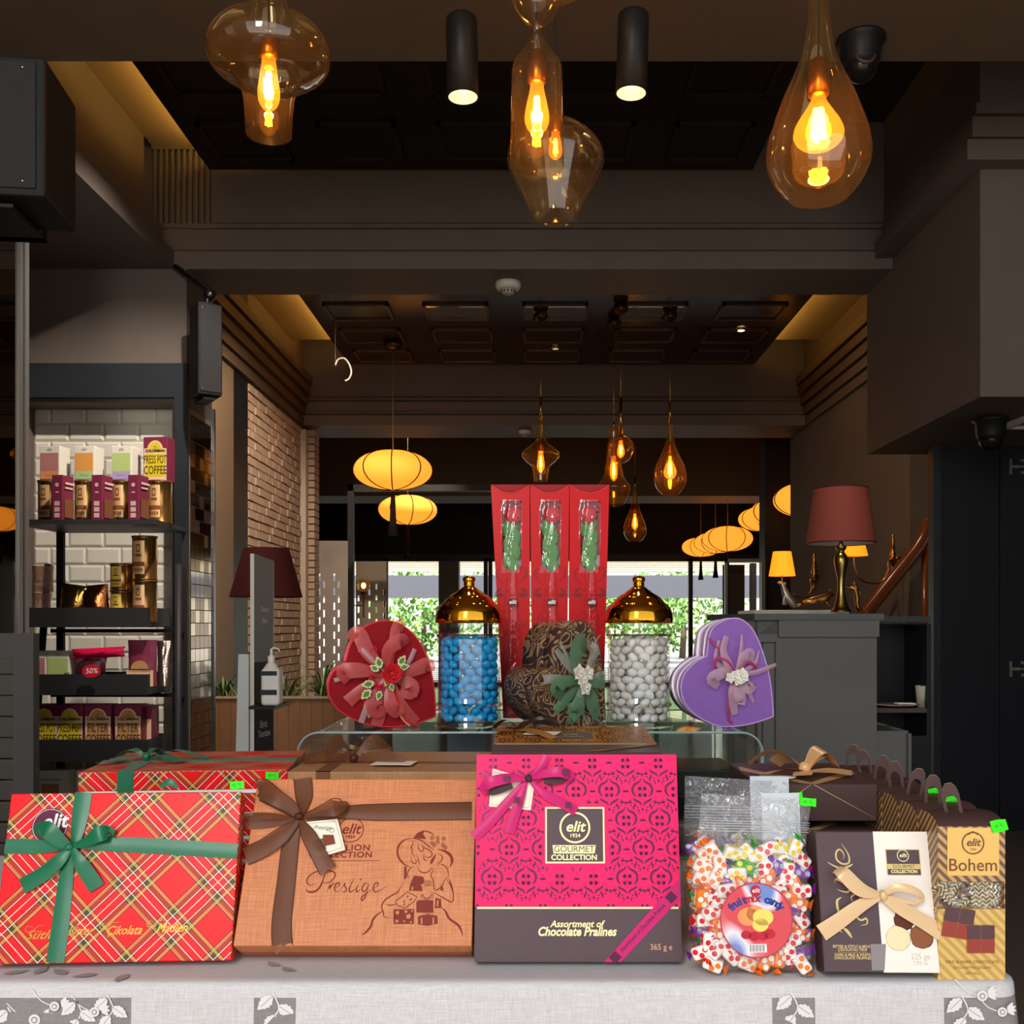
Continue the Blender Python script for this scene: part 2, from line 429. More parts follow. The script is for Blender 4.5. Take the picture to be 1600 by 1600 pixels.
for n, x in ((11, -2.35), (12, 2.75)):
    s = 1 if x < 0 else -1; m = MB()
    for k in range(5): m.box(min(x, x + s * (.03 + .022 * k)), max(x, x + s * (.03 + .022 * k)), 6.22, 10.3, 3.2 + .1 * k, 3.285 + .1 * k)
    struct('trim_%d' % n, m, pm('brown_moulding', '#5c4a3a', .55))
struct('trim_13', MB().box(-2.6, -2.35, 8.4, 11, 3.2, 4.1), BR)
# right inner wall
struct('wall_right_back', MB().box(2.75, 3.0, 7.5, 11.0, 0, 4.1), pm('brown_wallpaper', '#5a4a3c', .7, noise=.12, nscale=3))
struct('wall_right_stair', MB().box(3.0, 6, 8.2, 8.4, 0, 4.1).box(6, 6.2, 6, 20, 0, 4.1), pm('stair_dark', '#241712', .6))
struct('wall_far_left', MB().box(-5.2, -5.0, 10.7, 20, 0, 4.1).box(-5, -2.36, 10.7, 10.8, 0, 4.1), DK)
# black folding door on the right with its leaf seams
dr = MB(); dr.box(2.30, 2.34, 5.9, 5.98, 0, 2.23, 1); dr.box(2.34, 2.69, 5.93, 5.98, 0, 2.23); dr.box(2.697, 3.6, 5.93, 5.98, 0, 2.23)
do = struct('door_1', dr, [pm('black_door', '#1b1d22', .5), pm('door_edge', '#2b2f34', .4)])
for z in (2.11, .94):
    h = MB(); h.box(2.745, 2.76, 5.915, 5.93, z - .045, z + .045, 0); h.box(2.76, 2.80, 5.92, 5.93, z - .008, z + .008)
    for dz in (-.035, .035): h.box(2.81, 2.845, 5.915, 5.93, z + dz - .008, z + dz + .008)
    h.box(2.80, 2.87, 5.918, 5.93, z - .006, z + .006)
    h.build('hinge', pm('hinge_steel', '#b0a89c', .3, 1), do)
struct('wall_right_front', MB().box(3.6, 3.8, -.8, 5.98, 0, 4.1), DK)
# ---- left glass door near the camera, louvred shutter below
gd = MB(); gd.box(-2.07, -2.06, 1.2, 4.08, 0, 3.25)
struct('window_1', gd, pm('dark_mirror_glass', '#9a8f82', .02, 1))
gf = MB(); gf.box(-2.078, -2.052, 4.08, 4.11, 0, 3.3, 0); gf.box(-2.078, -2.056, 4.11, 4.125, 0, 3.3, 1); gf.box(-2.078, -2.05, 4.125, 4.155, 0, 3.3, 0); gf.box(-2.09, -2.045, 1.2, 4.15, 3.25, 3.3, 1)
struct('trim_14', gf, [pm('steel_frame', '#8f8d8a', .35, .6), pm('dark_frame', '#2a2826', .5)])
struct('wall_left_front', MB().box(-4, -2.1, -.8, 1.2, 0, 4.1).box(-4, -3.9, 1.2, 5.77, 0, 4.1), BR)

sh = empty('louvred_shutter', Vector((-1.75, 3.3, 0)), 'dark grey louvred wooden shutter panel at the left edge of the shop front', 'shutter')
m = MB(); m.box(.08, .145, -.02, .02, 0, 1.17); m.box(-.48, .08, -.02, .02, 1.09, 1.17); m.box(-.55, -.48, -.02, .02, 0, 1.17); m.box(-.48, .08, -.02, .02, 0, .08)
m.build('frame', pm('shutter_paint', '#5a5855', .5), sh)
m = MB()
for k in range(15):
    T = Matrix.Translation((0, 0, .12 + k * .068)) @ Matrix.Rotation(math.radians(28), 4, 'X')
    m.box(-.48, .08, -.006, .006, -.034, .034, 0, T)
m.build('slats', pm('shutter_slat', '#6d675f', .5), sh)

# ---- far end: glazed front, street beyond
fw = MB(); fw.box(-5, 6, 20, 20.15, 2.48, 4.1, 0)
struct('wall_far', fw, DK)
wf = MB()
for x in (-2.9, -.95, -.86 , 1.2, 3.05): wf.box(x - .04, x + .04, 19.96, 20.06, 0, 2.48)
wf.box(-5, 6, 19.96, 20.06, 2.42, 2.56); wf.box(-5, 6, 19.96, 20.06, 0, .06)
wf.box(-1.9, -1.5, 20.3, 20.7, 0, 2.6, 1)
struct('window_2', wf, [pm('window_frame_grey', '#4c4c50', .5), pm('outside_pillar', '#8a8474', .7)])
pg = MB()
for k in range(7): pg.box(-8, 10, 20.6 + k * .95, 21.1 + k * .95, 2.56 , 2.62, 0)
pg.box(-8, 10, 27.4, 27.7, 1.9, 2.5, 1)
struct('trim_15', pg, [pm('cream_slat', '#f3e6bc', .7, emit='#fff1cc', estr=.1), pm('blue_grey_fascia', '#6a6c78', .6)])  # faint emission on the slats stands in for bright daylight on them
struct('ground_street', MB().box(-30, 30, 20, 70, -.12, -.02), pm('street_grey', '#a5a39c', .9, noise=.1, nscale=1))
bd = MB(); bd.box(-30, 30, 60, 62, 0, 3.0)
tag(bd.build('far_building', pm('pale_render', '#c9c4b8', .9)), 'pale low building across the street seen through the far window', 'building')
def foliage(name, c, r, n, label, seed, dens=900):
    random.seed(seed); t = empty(name, Vector((c[0], c[1], 0)), label, 'tree', 'street trees beyond the far window')
    MB().tube([(0, 0, 0), (.05, 0, c[2] * .5), (0, .05, c[2])], [.12, .1, .06]).build('trunk', pm('bark', '#6a5a48', .9), t)
    m = MB()
    for k in range(n):
        d = Vector([random.gauss(0, 1) for _ in range(3)]).normalized() * (r * random.random() ** .35)
        p = Vector((0, 0, c[2])) + Vector((d.x * 1.3, d.y, d.z)); a = Vector([random.gauss(0, 1) for _ in range(3)]).normalized() * .12
        b = a.orthogonal().normalized() * .07
        m.add([p - a, p + b, p + a, p - b], [(0, 1, 2, 3)], random.randint(0, 1))
    m.build('foliage', [pm('leaf_light', '#86b356', .6), pm('leaf_mid', '#5d8a3c', .6)], t)
for i, (x, y, z, r, sd) in enumerate(((-3.6, 33, 1.6, 1.5, 1), (-1.0, 40, 1.9, 1.8, 2), (3.2, 32, 1.5, 1.3, 3), (5.2, 36, 1.9, 1.8, 4))):
    foliage('street_tree', (x, y, z), r, 900, ['leafy green tree outside, left of the pale window pillar', 'leafy green tree outside, behind the roses and the jars', 'leafy green tree outside, just right of the white almond jar', 'leafy green tree outside, at the right end of the far window'][i], sd)
# perforated screens beside the brick wall
def screen(u0, u1, v0, Y, label, holes):
    a, b = at(u0, v0, Y), at(u1, v0, Y); m = MB(); z1 = a.z; x0, x1 = a.x, b.x
    cols = sorted(at(h, 0, Y).x for h in holes); w = .022 * Y / 12; hgt = .085; per = .17
    xs = [x0]
    for c in cols: xs += [c - w / 2, c + w / 2]
    xs.append(x1)
    for i in range(len(xs) - 1):
        if i % 2 == 0: m.box(xs[i], xs[i + 1], Y, Y + .02, 0, z1)
        else:
            k = 0; z = (.6 if (i // 2) % 2 else .685)
            m.box(xs[i], xs[i + 1], Y, Y + .02, 0, z)
            while z < 1.72:
                m.box(xs[i], xs[i + 1], Y, Y + .02, z + hgt, min(z + per, z1)); z += per
            m.box(xs[i], xs[i + 1], Y, Y + .02, min(z, z1 - .01), z1)
    tag(m.build('perforated_screen', pm('screen_grey', '#a3968c', .6)), label, 'screen')
screen(484, 543, 845, 12.0, 'grey slotted screen standing just right of the brick wall', (499, 506, 522, 529))
screen(556, 604, 877, 15.0, 'taupe slotted screen behind the glass wall lamp', (560, 577, 588, 600))
pf = MB(); a = at(543, 757, 13); b = at(552, 757, 13); pf.box(a.x, b.x, 13, 13.1, 0, a.z)
pf.box(a.x, at(900, 757, 13).x, 13, 13.1, a.z - .08, a.z)
struct('trim_16', pf, pm('frame_charcoal', '#3a3a3c', .5))
# dark column and glazed cabinet beside the right end of the far window
rc = MB(); a = at(1195, 870, 12.2); b = at(1262, 870, 12.2); rc.box(a.x, b.x + 3, 12.2, 12.5, 0, 4.1)
struct('wall_right_far', rc, pm('dark_wood_wall', '#1f1612', .5))
cb = empty('glass_cabinet', at(1160, 970, 11.6) * 1, 'tall glass door frame with mirrored edge standing behind the bar counter', 'cabinet')
cb.location = (0, 0, 0)
m = MB(); Y = 11.6
x = [at(u, 0, Y).x for u in (1133, 1137, 1172, 1182, 1190, 1196)]; zt = at(0, 873, Y).z
m.box(x[0], x[1], Y, Y + .05, 0, zt); m.box(x[0], x[4], Y, Y + .05, zt - .04, zt); m.box(x[4], x[5], Y, Y + .05, 0, zt)
m.build('frame', pm('cabinet_frame', '#8d8a80', .3, .8), cb)
MB().box(x[2], x[3], Y, Y + .04, 0, zt - .05).build('mirror_edge', pm('mirror_edge', '#c8c8c4', .15, 1), cb)
MB().box(x[1], x[2], Y + .3, Y + .32, 0, zt - .05).build('back_panel', pm('cabinet_back', '#3b2a20', .6), cb)
# ================================================================== LAMPS AND CEILING FIXTURES
AMB = thin_glass('amber_glass', (.98, .86, .62), .08, .02, .8, body=.02, bodycol=(.9, .5, .15))
AMB2 = thin_glass('amber_glass_deep', (.95, .74, .38), .08, .02, .75, body=.04, bodycol=(.9, .45, .1))
BULB = thin_glass('bulb_glass', (1, .78, .42), .06, .02, .5, body=.05, bodycol=(1, .5, .1))
_n = BULB.node_tree; _e = _n.nodes.new('ShaderNodeEmission'); _e.inputs[0].default_value = (1, .30, .02, 1); _e.inputs[1].default_value = .6
_a = _n.nodes.new('ShaderNodeAddShader'); _ou = [x for x in _n.nodes if x.type == 'OUTPUT_MATERIAL'][0]; _src = _ou.inputs[0].links[0].from_socket
_n.links.new(_src, _a.inputs[0]); _n.links.new(_e.outputs[0], _a.inputs[1]); _n.links.new(_a.outputs[0], _ou.inputs[0])
FIL = glow('filament', '#ffb848', 45)
SOCK = pm('brass_socket', '#b8721e', .3, .9)
BRASS = pm('brass', '#b8904a', .25, 1)
BLKM = pm('matt_black_metal', '#1d1d1d', .45, .2)
def pendant(name, u, Y, prof, sock, bulb, label, cat, group, glass=AMB, top=None, rod=None, light=2.2, seg=40, canopy=None, bulbr=None, cat2='lamp'):
    """prof: (v, radius in px) down the glass; sock (v0, v1, r px); bulb (v0, v1, r px)"""
    ax = at(u, prof[-1][0], Y); t = empty(name, Vector((ax.x, Y, 0)), label, 'lamp', group)
    P = crom([(px(r, Y), at(u, v, Y).z) for v, r in prof], 5)
    o = MB().lathe(P, seg).build('glass_shade', glass, t)
    z0, z1 = at(u, sock[0], Y).z, at(u, sock[1], Y).z; r = px(sock[2], Y)
    MB().lathe([(r * .3, z0 + r * .5), (r, z0), (r, z1), (r * .8, z1 - r * .2)], 20, cap0=True, cap1=True).build('socket', SOCK, t)
    b0, b1 = at(u, bulb[0], Y).z, at(u, bulb[1], Y).z; br = px(bulb[2], Y); h = b0 - b1
    bp = [(r * .7, b0), (r * .75, b0 - h * .15), (br, b0 - h * .62), (br * .8, b0 - h * .86), (br * .05, b1)]
    bo = MB().lathe(crom(bp, 5), 20).build('bulb', BULB, t)
    f = MB()
    for k in range(4):
        a = k * PI / 2 + .4; q = br * .26
        f.tube([(math.cos(a) * q * .4, math.sin(a) * q * .4, b0 - h * .28), (math.cos(a) * q, math.sin(a) * q, b0 - h * .75)], br * .15, 6)
    f.build('filament', FIL, bo)
    top = top or 4.1; rr = px(rod[1], Y) if rod else .003
    zt = P[0][1] if P[0][1] < top else top
    m = MB().tube([(0, 0, top), (0, 0, z0)], .0025, 6)
    if rod: m.lathe([(rr, at(u, rod[0], Y).z), (rr, P[0][1])], 10, cap0=True, cap1=True)
    m.build('cord', BRASS if rod else BLKM, t)
    if canopy: MB().ball((0, 0, top - .02), canopy, seg=16, sc=(1, 1, .9)).lathe([(canopy * 1.05, top - .03), (canopy * 1.05, top - .015)], 20).build('canopy', pm('bronze', '#5e4326', .3, .9), t)
    if light:
        l = bpy.data.lights.new('bulb_light', 'POINT'); l.energy = light; l.color = (1, .6, .25); l.shadow_soft_size = br * .5
        lo = bpy.data.objects.new('bulb_light', l); COL.objects.link(lo); lo.parent = t; lo.location = (0, 0, (b0 + b1) / 2)
    return t
GN = 'amber glass pendants over the display'
pendant('pendant_lamp', 420, 2.5, [(-45, 22), (-15, 24), (10, 29), (25, 36), (34, 50), (48, 76), (66, 91), (86, 95), (104, 88), (118, 70), (130, 50), (146, 41), (175, 37), (211, 35)],
        (62, 88, 15), (88, 176, 17), 'amber glass pendant with a wide flying-saucer bulge, nearest at the left', 'lamp', GN)
def twist():
    Y = 2.5; t = pendant('pendant_lamp', 839, Y, [(-60, 30), (-25, 40), (5, 38), (28, 24), (44, 8), (55, 7), (70, 16), (88, 29), (104, 38), (130, 40), (200, 41), (262, 42)],
        (88, 128, 15), (128, 212, 19), 'tube-shaped amber glass pendant pinched like a wrapped sweet, near the centre top', 'lamp', GN)
    return t
twist()
pendant('pendant_lamp', 868, 2.95, [(172, 5), (186, 16), (200, 40), (218, 62), (236, 74), (252, 76), (268, 70), (300, 55), (330, 41), (340, 38)],
        (185, 205, 9), (205, 250, 11), 'amber glass pendant shaped like a spinning top, hanging behind the pinched tube lamp', 'lamp', GN, light=0)
pendant('pendant_lamp', 868, 2.62, [(-110, 14), (-80, 30), (-50, 44), (-28, 47), (-14, 40)], (-110, -90, 8), (-90, -40, 12), 'round amber glass pendant just peeking in at the top edge, centre', 'lamp', GN, light=.8)
pendant('pendant_lamp', 1279, 2.5, [(-60, 14), (0, 15), (45, 19), (80, 25), (110, 36), (150, 54), (190, 69), (225, 79), (255, 79), (282, 68), (300, 54), (308, 46)],
        (98, 148, 17), (146, 238, 38), 'large teardrop amber glass pendant at the upper right', 'lamp', GN)
G2 = 'amber glass pendants deep in the hall'
pendant('pendant_lamp', 845, 8.5, [(655, 5), (665, 5), (690, 9), (704, 26), (712, 30), (722, 22), (730, 14), (752, 11)], (690, 704, 5), (704, 738, 6), 'small saucer-shaped amber pendant hanging above the left rose box, far back', 'lamp', G2, AMB2, 3.78, (620, 2), 0, 24, .06)
pendant('pendant_lamp', 970, 8.3, [(680, 3), (683, 11), (692, 19), (702, 21), (712, 18), (721, 10), (724, 2)], (680, 688, 4), (688, 716, 6), 'small round globe amber pendant on a brass rod, far back', 'lamp', G2, AMB2, 3.78, (622, 3), 0, 24, .06)
pendant('pendant_lamp', 959, 8.7, [(668, 7), (672, 9), (690, 8), (700, 11), (720, 12), (745, 16), (760, 26), (770, 24), (790, 15)], (700, 712, 5), (712, 752, 6), 'small angular amber pendant hanging right behind the small globe pendant', 'lamp', G2, AMB2, 3.78, (660, 2), 0, 24, .055)
pendant('pendant_lamp', 1047, 8.5, [(662, 4), (690, 7), (710, 14), (730, 23), (746, 26), (762, 22), (773, 12)], (692, 712, 4), (712, 750, 10), 'small teardrop amber pendant far back, right of the globe pendant', 'lamp', G2, AMB2, 3.78, (628, 2), 0, 24, .06)
pendant('pendant_lamp', 992, 12.0, [(768, 3), (790, 6), (805, 11), (820, 17), (832, 18), (842, 13), (846, 8)], (790, 802, 3), (802, 828, 5), 'smallest teardrop amber pendant, lowest and farthest back beside the right rose box', 'lamp', G2, AMB2, 4.1, (745, 1.4), 0, 20)
# one visible lamp at the left edge is the reflection in the dark glass

def lantern(u, v, Y, rx, label, seed=0, long=True):
    c = at(u, v, Y); t = empty('lantern', Vector((c.x, Y, 0)), label, 'lamp', 'oval fabric lanterns')
    R = px(rx, Y); Hh = R * .5; n = 16
    prof = [(max(R * math.sin(PI * i / n) ** .9, .02), c.z - Hh * math.cos(PI * i / n)) for i in range(n + 1)]
    m = MB().lathe(prof, 40); m.build('lamp_shade', lant, t)
    r = MB()
    for k in range(8):
        a = 2 * PI * k / 8 + .1 + seed
        r.tube([((p[0] * 1.008) * math.cos(a), p[0] * 1.008 * math.sin(a), p[1]) for p in prof], R * .017, 5)
    r.build('ribs', pm('lantern_rib', '#5a1f10', .6), t)
    MB().tube([(0, 0, 4.1 if Y > 10 else 3.78), (0, 0, c.z + Hh)], .006, 6).build('cord', pm('lantern_cord', '#8a7a60', .6), t)
    MB().lathe([(.004, c.z - Hh + .01), (.02, c.z - Hh - .05), (.03, c.z - Hh - .28), (.05, c.z - Hh - .42)], 12, cap0=True, cap1=True).build('tassel', pm('tassel', '#1c0f0c', .9), t)
    if Y < 10: MB().lathe([(.08, 3.78), (.1, 3.76), (.06, 3.72), (.01, 3.70)], 20, cap1=True).build('canopy', pm('bronze', '#5e4326', .3, .9), t)
lant = pm('lantern_fabric', '#f0a24a', .7, emit='#ff9a2e', estr=.95)
lantern(614, 735, 9.4, 61, 'nearer of the two glowing oval lanterns on the left, hanging highest')
lantern(637, 797, 12.5, 46, 'smaller glowing oval lantern hanging below and behind the left one', .2)
for i, (u, v, Y, r) in enumerate(((1262, 781, 11.5, 53), (1220, 800, 12.8, 46), (1192, 811, 13.7, 38), (1137, 842, 16.3, 39), (1118, 848, 17.5, 33), (1095, 855, 18.6, 30))):
    lantern(u, v, Y, r, ['glowing oval lantern at the right, cut off by the edge of the brown wall', 'glowing oval lantern second from the right, overlapped by the one at the wall edge',
        'glowing oval lantern third from the right, leftmost of the upper right trio', 'largest glowing oval lantern of the lower right trio', 'glowing oval lantern in the middle of the lower right trio', 'smallest glowing oval lantern, leftmost of the right-hand row'][i], i * .15)

# track rail with two black spotlights
rail = MB(); a = at(170, -2, 3.15); b = at(1060, -2, 3.15); rail.box(a.x, b.x, 3.13, 3.17, 3.16, 3.2); rail.box(a.x, b.x, 3.142, 3.158, 3.155, 3.16, 1)
struct('ceiling_porch', MB().box(-6, 6, -.8, 3.22, 3.35, 4.1), BR)
rail = MB(); rail.box(a.x, b.x, 3.10, 3.14, 3.3, 3.35); rail.box(a.x, b.x, 3.112, 3.128, 3.296, 3.3, 1)
tag(rail.build('track_rail', [BLKM, pm('rail_copper', '#a09890', .3, 1)]), 'black lighting track along the ceiling at the top edge', 'light track')
def spot(u, vt, vb, tilt, label):
    Y = 2.85; p = at(u, vt, Y); t = empty('spotlight', Vector((p.x, Y, 0)), label, 'lamp', 'black track spotlights')
    r = px(24.5, Y); zt = p.z; zb = at(u, vb, Y).z
    M = Matrix.Translation((0, 0, zt)) @ Matrix.Rotation(tilt, 4, 'Y')
    h = zt - zb
    MB().lathe([(r * .86, 0), (r * .97, -.004), (r, -.012), (r, -h), (r * .93, -h)], 36, cap0=True, M=M).build('housing', BLKM, t)
    MB().lathe([(r * .93, -h), (r * .9, -h + .02), (r * .55, -h + .07)], 36, M=M).build('reflector', pm('spot_reflector', '#f4ead8', .35, .3), t)
    MB().lathe([(r * .55, -h + .07), (r * .001, -h + .07)], 24, M=M).build('lamp_disc', glow('spot_disc', '#fff2cf', 12), t)
    MB().box(-.035, .055, -.03, .10, .012, .075).box(-.006, .006, -.006, .006, -.002, .015).box(-.02, .03, -.02, .28, .075, 3.35 - zt).build('bracket', BLKM, t)
    l = bpy.data.lights.new('spot_light', 'SPOT'); l.energy = 9; l.spot_size = math.radians(60); l.color = (1, .9, .75); l.shadow_soft_size = .02
    lo = bpy.data.objects.new('spot_light', l); COL.objects.link(lo); lo.parent = t; lo.location = (0, 0, zb - .01)
spot(721, 27, 152, -.02, 'black cylindrical track spotlight left of the centre pendants')
spot(990, 22, 146, .03, 'black cylindrical track spotlight right of the centre pendants')
# smoke detectors
def detector(u, v, Y, z, r, label):
    p = at(u, v, Y); t = empty('smoke_detector', Vector((p.x, Y, 0)), label, 'smoke detector', 'white smoke detectors')
    MB().lathe([(r, z), (r, z - r * .35), (r * .85, z - r * .55), (r * .6, z - r * .6)], 28, cap0=True, cap1=True).build('body', pm('detector_white', '#d8d2c6', .5), t)
    MB().lathe([(r * .58, z - r * .6), (r * .5, z - r * .85), (r * .3, z - r * .95)], 24, cap1=True).build('chamber', pm('detector_chamber', '#b5aea0', .5), t)
    m = MB()
    for k in range(12):
        a_ = 2 * PI * k / 12; m.box(-.004, .004, -.001, .001, -r * .82, -r * .66, 0, Matrix.Translation((0, 0, z)) @ Matrix.Rotation(a_, 4, 'Z') @ Matrix.Translation((0, -r * .58, 0)))
    m.build('vent_slots', DK, t)
detector(794, 430, 6.0, 3.2, .075, 'white smoke detector under the near beam, centre of the ceiling')
detector(820, 672, 10.6, 3.2, .065, 'small white smoke detector under the far beam')
# downlights in the far panel
for u, v, Y, lb in ((1158, 517, 9.0, 'small lit recessed downlight in the far ceiling panel on the right'), (868, 553, 9.6, 'dim recessed downlight in the far ceiling panel near the centre')):
    p = at(u, v, Y); m = MB().lathe([(.05, 3.792), (.05, 3.775), (.03, 3.778)], 24, (p.x, Y, 0)); m.lathe([(.03, 3.778), (.001, 3.78)], 20, (p.x, Y, 0), 1)
    tag(m.build('downlight', [BRASS, glow('downlight_glow' if u > 1000 else 'downlight_dim', '#ffd9a0', 6 if u > 1000 else .4)]), lb, 'lamp', 'recessed downlights')
# dome cameras
def dome(M, label, r, eye=True):
    t = empty('security_camera', M, label, 'camera', 'black dome cameras')
    MB().lathe([(r, 0), (r * 1.02, -r * .12), (r * .85, -r * .2), (r * .8, -r * .95), (r * .66, -r * 1.25)], 32, cap0=True, cap1=True).build('mount', BLKM, t)
    MB().ball((0, 0, -r * 1.15), r * .68, seg=24).build('dome_eye', pm('camera_ball', '#1a1715', .2), t)
    if eye:
        T = Matrix.Translation((-.0, 0, -r * 1.15)) @ Matrix.Rotation(math.radians(75), 4, 'X')
        MB().lathe([(r * .42, r * .58), (r * .42, r * .68), (r * .34, r * .69)], 24, M=T).lathe([(r * .34, r * .66), (r * .01, r * .66)], 24, M=T, mi=1).lathe([(r * .14, r * .69), (r * .01, r * .70)], 20, M=T, mi=2).build('lens', [pm('lens_ring', '#4a3a34', .3), pm('lens_face', '#2b2220', .15), pm('lens_glass', '#8a6a70', .1)], t)
dome(Matrix.Translation((at(1345, 60, 3.5).x, 3.5, 3.2)), 'black dome camera under the ceiling beam, right of the teardrop pendant', .082)
dome(Matrix.Translation((at(1548, 615, 5.05).x, 5.05, 2.21)), 'small black dome camera under the right bulkhead', .085, False)
# loudspeakers
def speaker(x0, x1, yc, d, z0, z1, yaw, label):
    t = empty('loudspeaker', Matrix.Translation(((x0 + x1) / 2, yc, z0)) @ Matrix.Rotation(yaw, 4, 'Z'), label, 'loudspeaker', 'black wall loudspeakers')
    w = (x1 - x0) / 2; h = z1 - z0
    MB().rbox(-w, w, -d / 2, d / 2, 0, h, .008).build('cabinet', pm('speaker_black', '#1e1d1d', .6), t)
    m = MB().rbox(-w * .88, w * .88, -d / 2 - .006, -d / 2, .015, h - .015, .003)
    m.build('grille', pm('speaker_grille', '#2b292a', .7, bump=.4, bscale=900), t)
    for sx in (-1, 1):
        for zz in (.03, h - .03): MB().ball((sx * w * .7, -d / 2 - .006, zz), .004, seg=8).build('screw', pm('screw_steel', '#b0b0b0', .3, 1), t)
    MB().box(-w * .5, w * .5, -d * .4, d * .6, -.02, -.012).box(-w * .5, w * .5, d * .45, d * .6, -.02, h + .02).box(-w * .4, w * .4, -.02, d * .6, h + .01, h + .02).build('bracket', BLKM, t)
    return t
a, b = at(0, 85, 2.3), at(97, 325, 2.3)
speaker(a.x - .22, b.x - .055, 2.4, .22, b.z + .03, a.z, .12, 'large black loudspeaker hanging at the top left edge')
a, b = at(304, 475, 5.5), at(342, 618, 5.5)
t_ = speaker(a.x - .02, b.x - .02, 5.55, .16, b.z, a.z, .6, 'small black loudspeaker mounted on the corner of the left column')
MB().tube([(0, 0, .48), (.02, .0, .58), (-.08, .30, 3.205 - b.z)], .018, 10).ball((.02, 0, .56), .035).build('swivel', pm('swivel_steel', '#4a4644', .25, .9), t_)
# curled cable hanging from the far cove
c0 = [at(u, v, 8.0) for u, v in ((524, 571), (528, 562), (538, 560), (546, 570), (549, 582), (545, 592), (539, 595))]
hk = MB().tube([c0[1] + Vector((0, 0, 0))] + [], .004) if False else MB().tube([Vector((c0[0].x, 8, 3.79)), c0[0]], .002, 6).tube(crom([tuple(p) for p in c0], 5), .008, 8)
tag(hk.build('hanging_hook', pm('pale_wire', '#b8aca0', .4, .5)), 'pale curled hook hanging near the left cove of the far ceiling', 'hook')
# ================================================================== TABLE AND CLOTH
TY = 1.286; TZ = .75
def cloth_mat():
    m, nt, b = nodes('linen_cloth'); b.inputs['Roughness'].default_value = .85
    tc = nt.nodes.new('ShaderNodeTexCoord'); sp = nt.nodes.new('ShaderNodeSeparateXYZ'); nt.links.new(tc.outputs['Object'], sp.inputs[0])
    x = sp.outputs['X']; z = sp.outputs['Z']
    def band(a, c): return math_node(nt, 'MULTIPLY', math_node(nt, 'GREATER_THAN', x, a), math_node(nt, 'LESS_THAN', x, c))
    s = math_node(nt, 'ADD', math_node(nt, 'ADD', math_node(nt, 'LESS_THAN', x, -.506), math_node(nt, 'GREATER_THAN', x, .514)), math_node(nt, 'ADD', band(-.352, -.299), band(.298, .352)))
    s = math_node(nt, 'MULTIPLY', s, math_node(nt, 'LESS_THAN', z, .731))  # bands stay white on top: light washing them out is put into the colour
    def wave(axis, sc):
        w = nt.nodes.new('ShaderNodeTexNoise'); mp = nt.nodes.new('ShaderNodeMapping'); mp.inputs['Scale'].default_value = sc
        nt.links.new(tc.outputs['Object'], mp.inputs[0]); nt.links.new(mp.outputs[0], w.inputs['Vector']); w.inputs['Scale'].default_value = 1; w.inputs['Detail'].default_value = 3
        return w.outputs['Fac']
    wv = math_node(nt, 'ADD', wave('x', (900, 900, 40)), wave('z', (40, 700, 900)))
    rp = nt.nodes.new('ShaderNodeMapRange'); rp.inputs[1].default_value = .6; rp.inputs[2].default_value = 1.4; rp.inputs[3].default_value = .72; rp.inputs[4].default_value = 1.08
    nt.links.new(wv, rp.inputs[0])
    mx = nt.nodes.new('ShaderNodeMix'); mx.data_type = 'RGBA'; mx.inputs[6].default_value = hx('#d6d3d2'); mx.inputs[7].default_value = hx('#8f8a88')
    nt.links.new(s, mx.inputs[0])
    m2 = nt.nodes.new('ShaderNodeMix'); m2.data_type = 'RGBA'; m2.blend_type = 'MULTIPLY'; m2.inputs[0].default_value = 1
    nt.links.new(mx.outputs[2], m2.inputs[6]); nt.links.new(rp.outputs[0], m2.inputs[7]); nt.links.new(m2.outputs[2], b.inputs['Base Color'])
    bp = nt.nodes.new('ShaderNodeBump'); bp.inputs['Strength'].default_value = .35; bp.inputs['Distance'].default_value = .001
    nt.links.new(wv, bp.inputs['Height']); nt.links.new(bp.outputs[0], b.inputs['Normal'])
    return m
tb = empty('display_table', Vector((-.25, 1.65, 0)), 'long table under the white and grey patterned cloth', 'table')
MB().box(-.95, .845, -.33, .30, .715, .742).build('tabletop', pm('table_wood', '#5a4636', .6), tb)
for sx in (-.88, .79):
    for sy in (-.28, .25): MB().box(sx - .02, sx + .02, sy - .02, sy + .02, 0, .715).build('leg', pm('table_leg', '#2a2a2a', .5), tb)
cm = MB(); X0, X1, Y0, Y1 = -1.22, .615, TY, 2.0
path = []
rr = .035
def seg(a, b, n): return [(a[0] + (b[0] - a[0]) * i / n, a[1] + (b[1] - a[1]) * i / n) for i in range(n)]
path += seg((X0, Y0), (X1 - rr, Y0), 60)
path += [(X1 - rr + rr * math.sin(a), Y0 + rr - rr * math.cos(a)) for a in [PI / 2 * i / 8 for i in range(9)]]
path += seg((X1, Y0 + rr + .01), (X1, Y1), 20) + [(X1, Y1), (X0, Y1)]
nrm = []
for i, p in enumerate(path):
    a = path[i - 1] if i else (X0 - 1, Y0); b = path[(i + 1) % len(path)] if i < len(path) - 1 else (X0, Y0)
    d = Vector((b[0] - a[0], b[1] - a[1])).normalized(); nrm.append((d.y, -d.x))
prof = [(.016, .75), (.007, .7495), (.002, .747), (0, .742), (-.001, .73), (-.003, .70), (-.006, .62), (-.010, .45), (-.014, .12)]
vs = []; fs = []
for k, (ins, z) in enumerate(prof):
    for i, p in enumerate(path):
        w = max(0, .74 - z) * .05 * math.sin(i * .42) + max(0, .74 - z) * .02 * math.sin(i * 1.3) if i < 90 else 0
        o = ins - w
        vs.append((p[0] - nrm[i][0] * o, p[1] - nrm[i][1] * o, z))
n = len(path)
for k in range(len(prof) - 1):
    for i in range(n): fs.append((k * n + i, k * n + n + i, k * n + n + (i + 1) % n, k * n + (i + 1) % n))
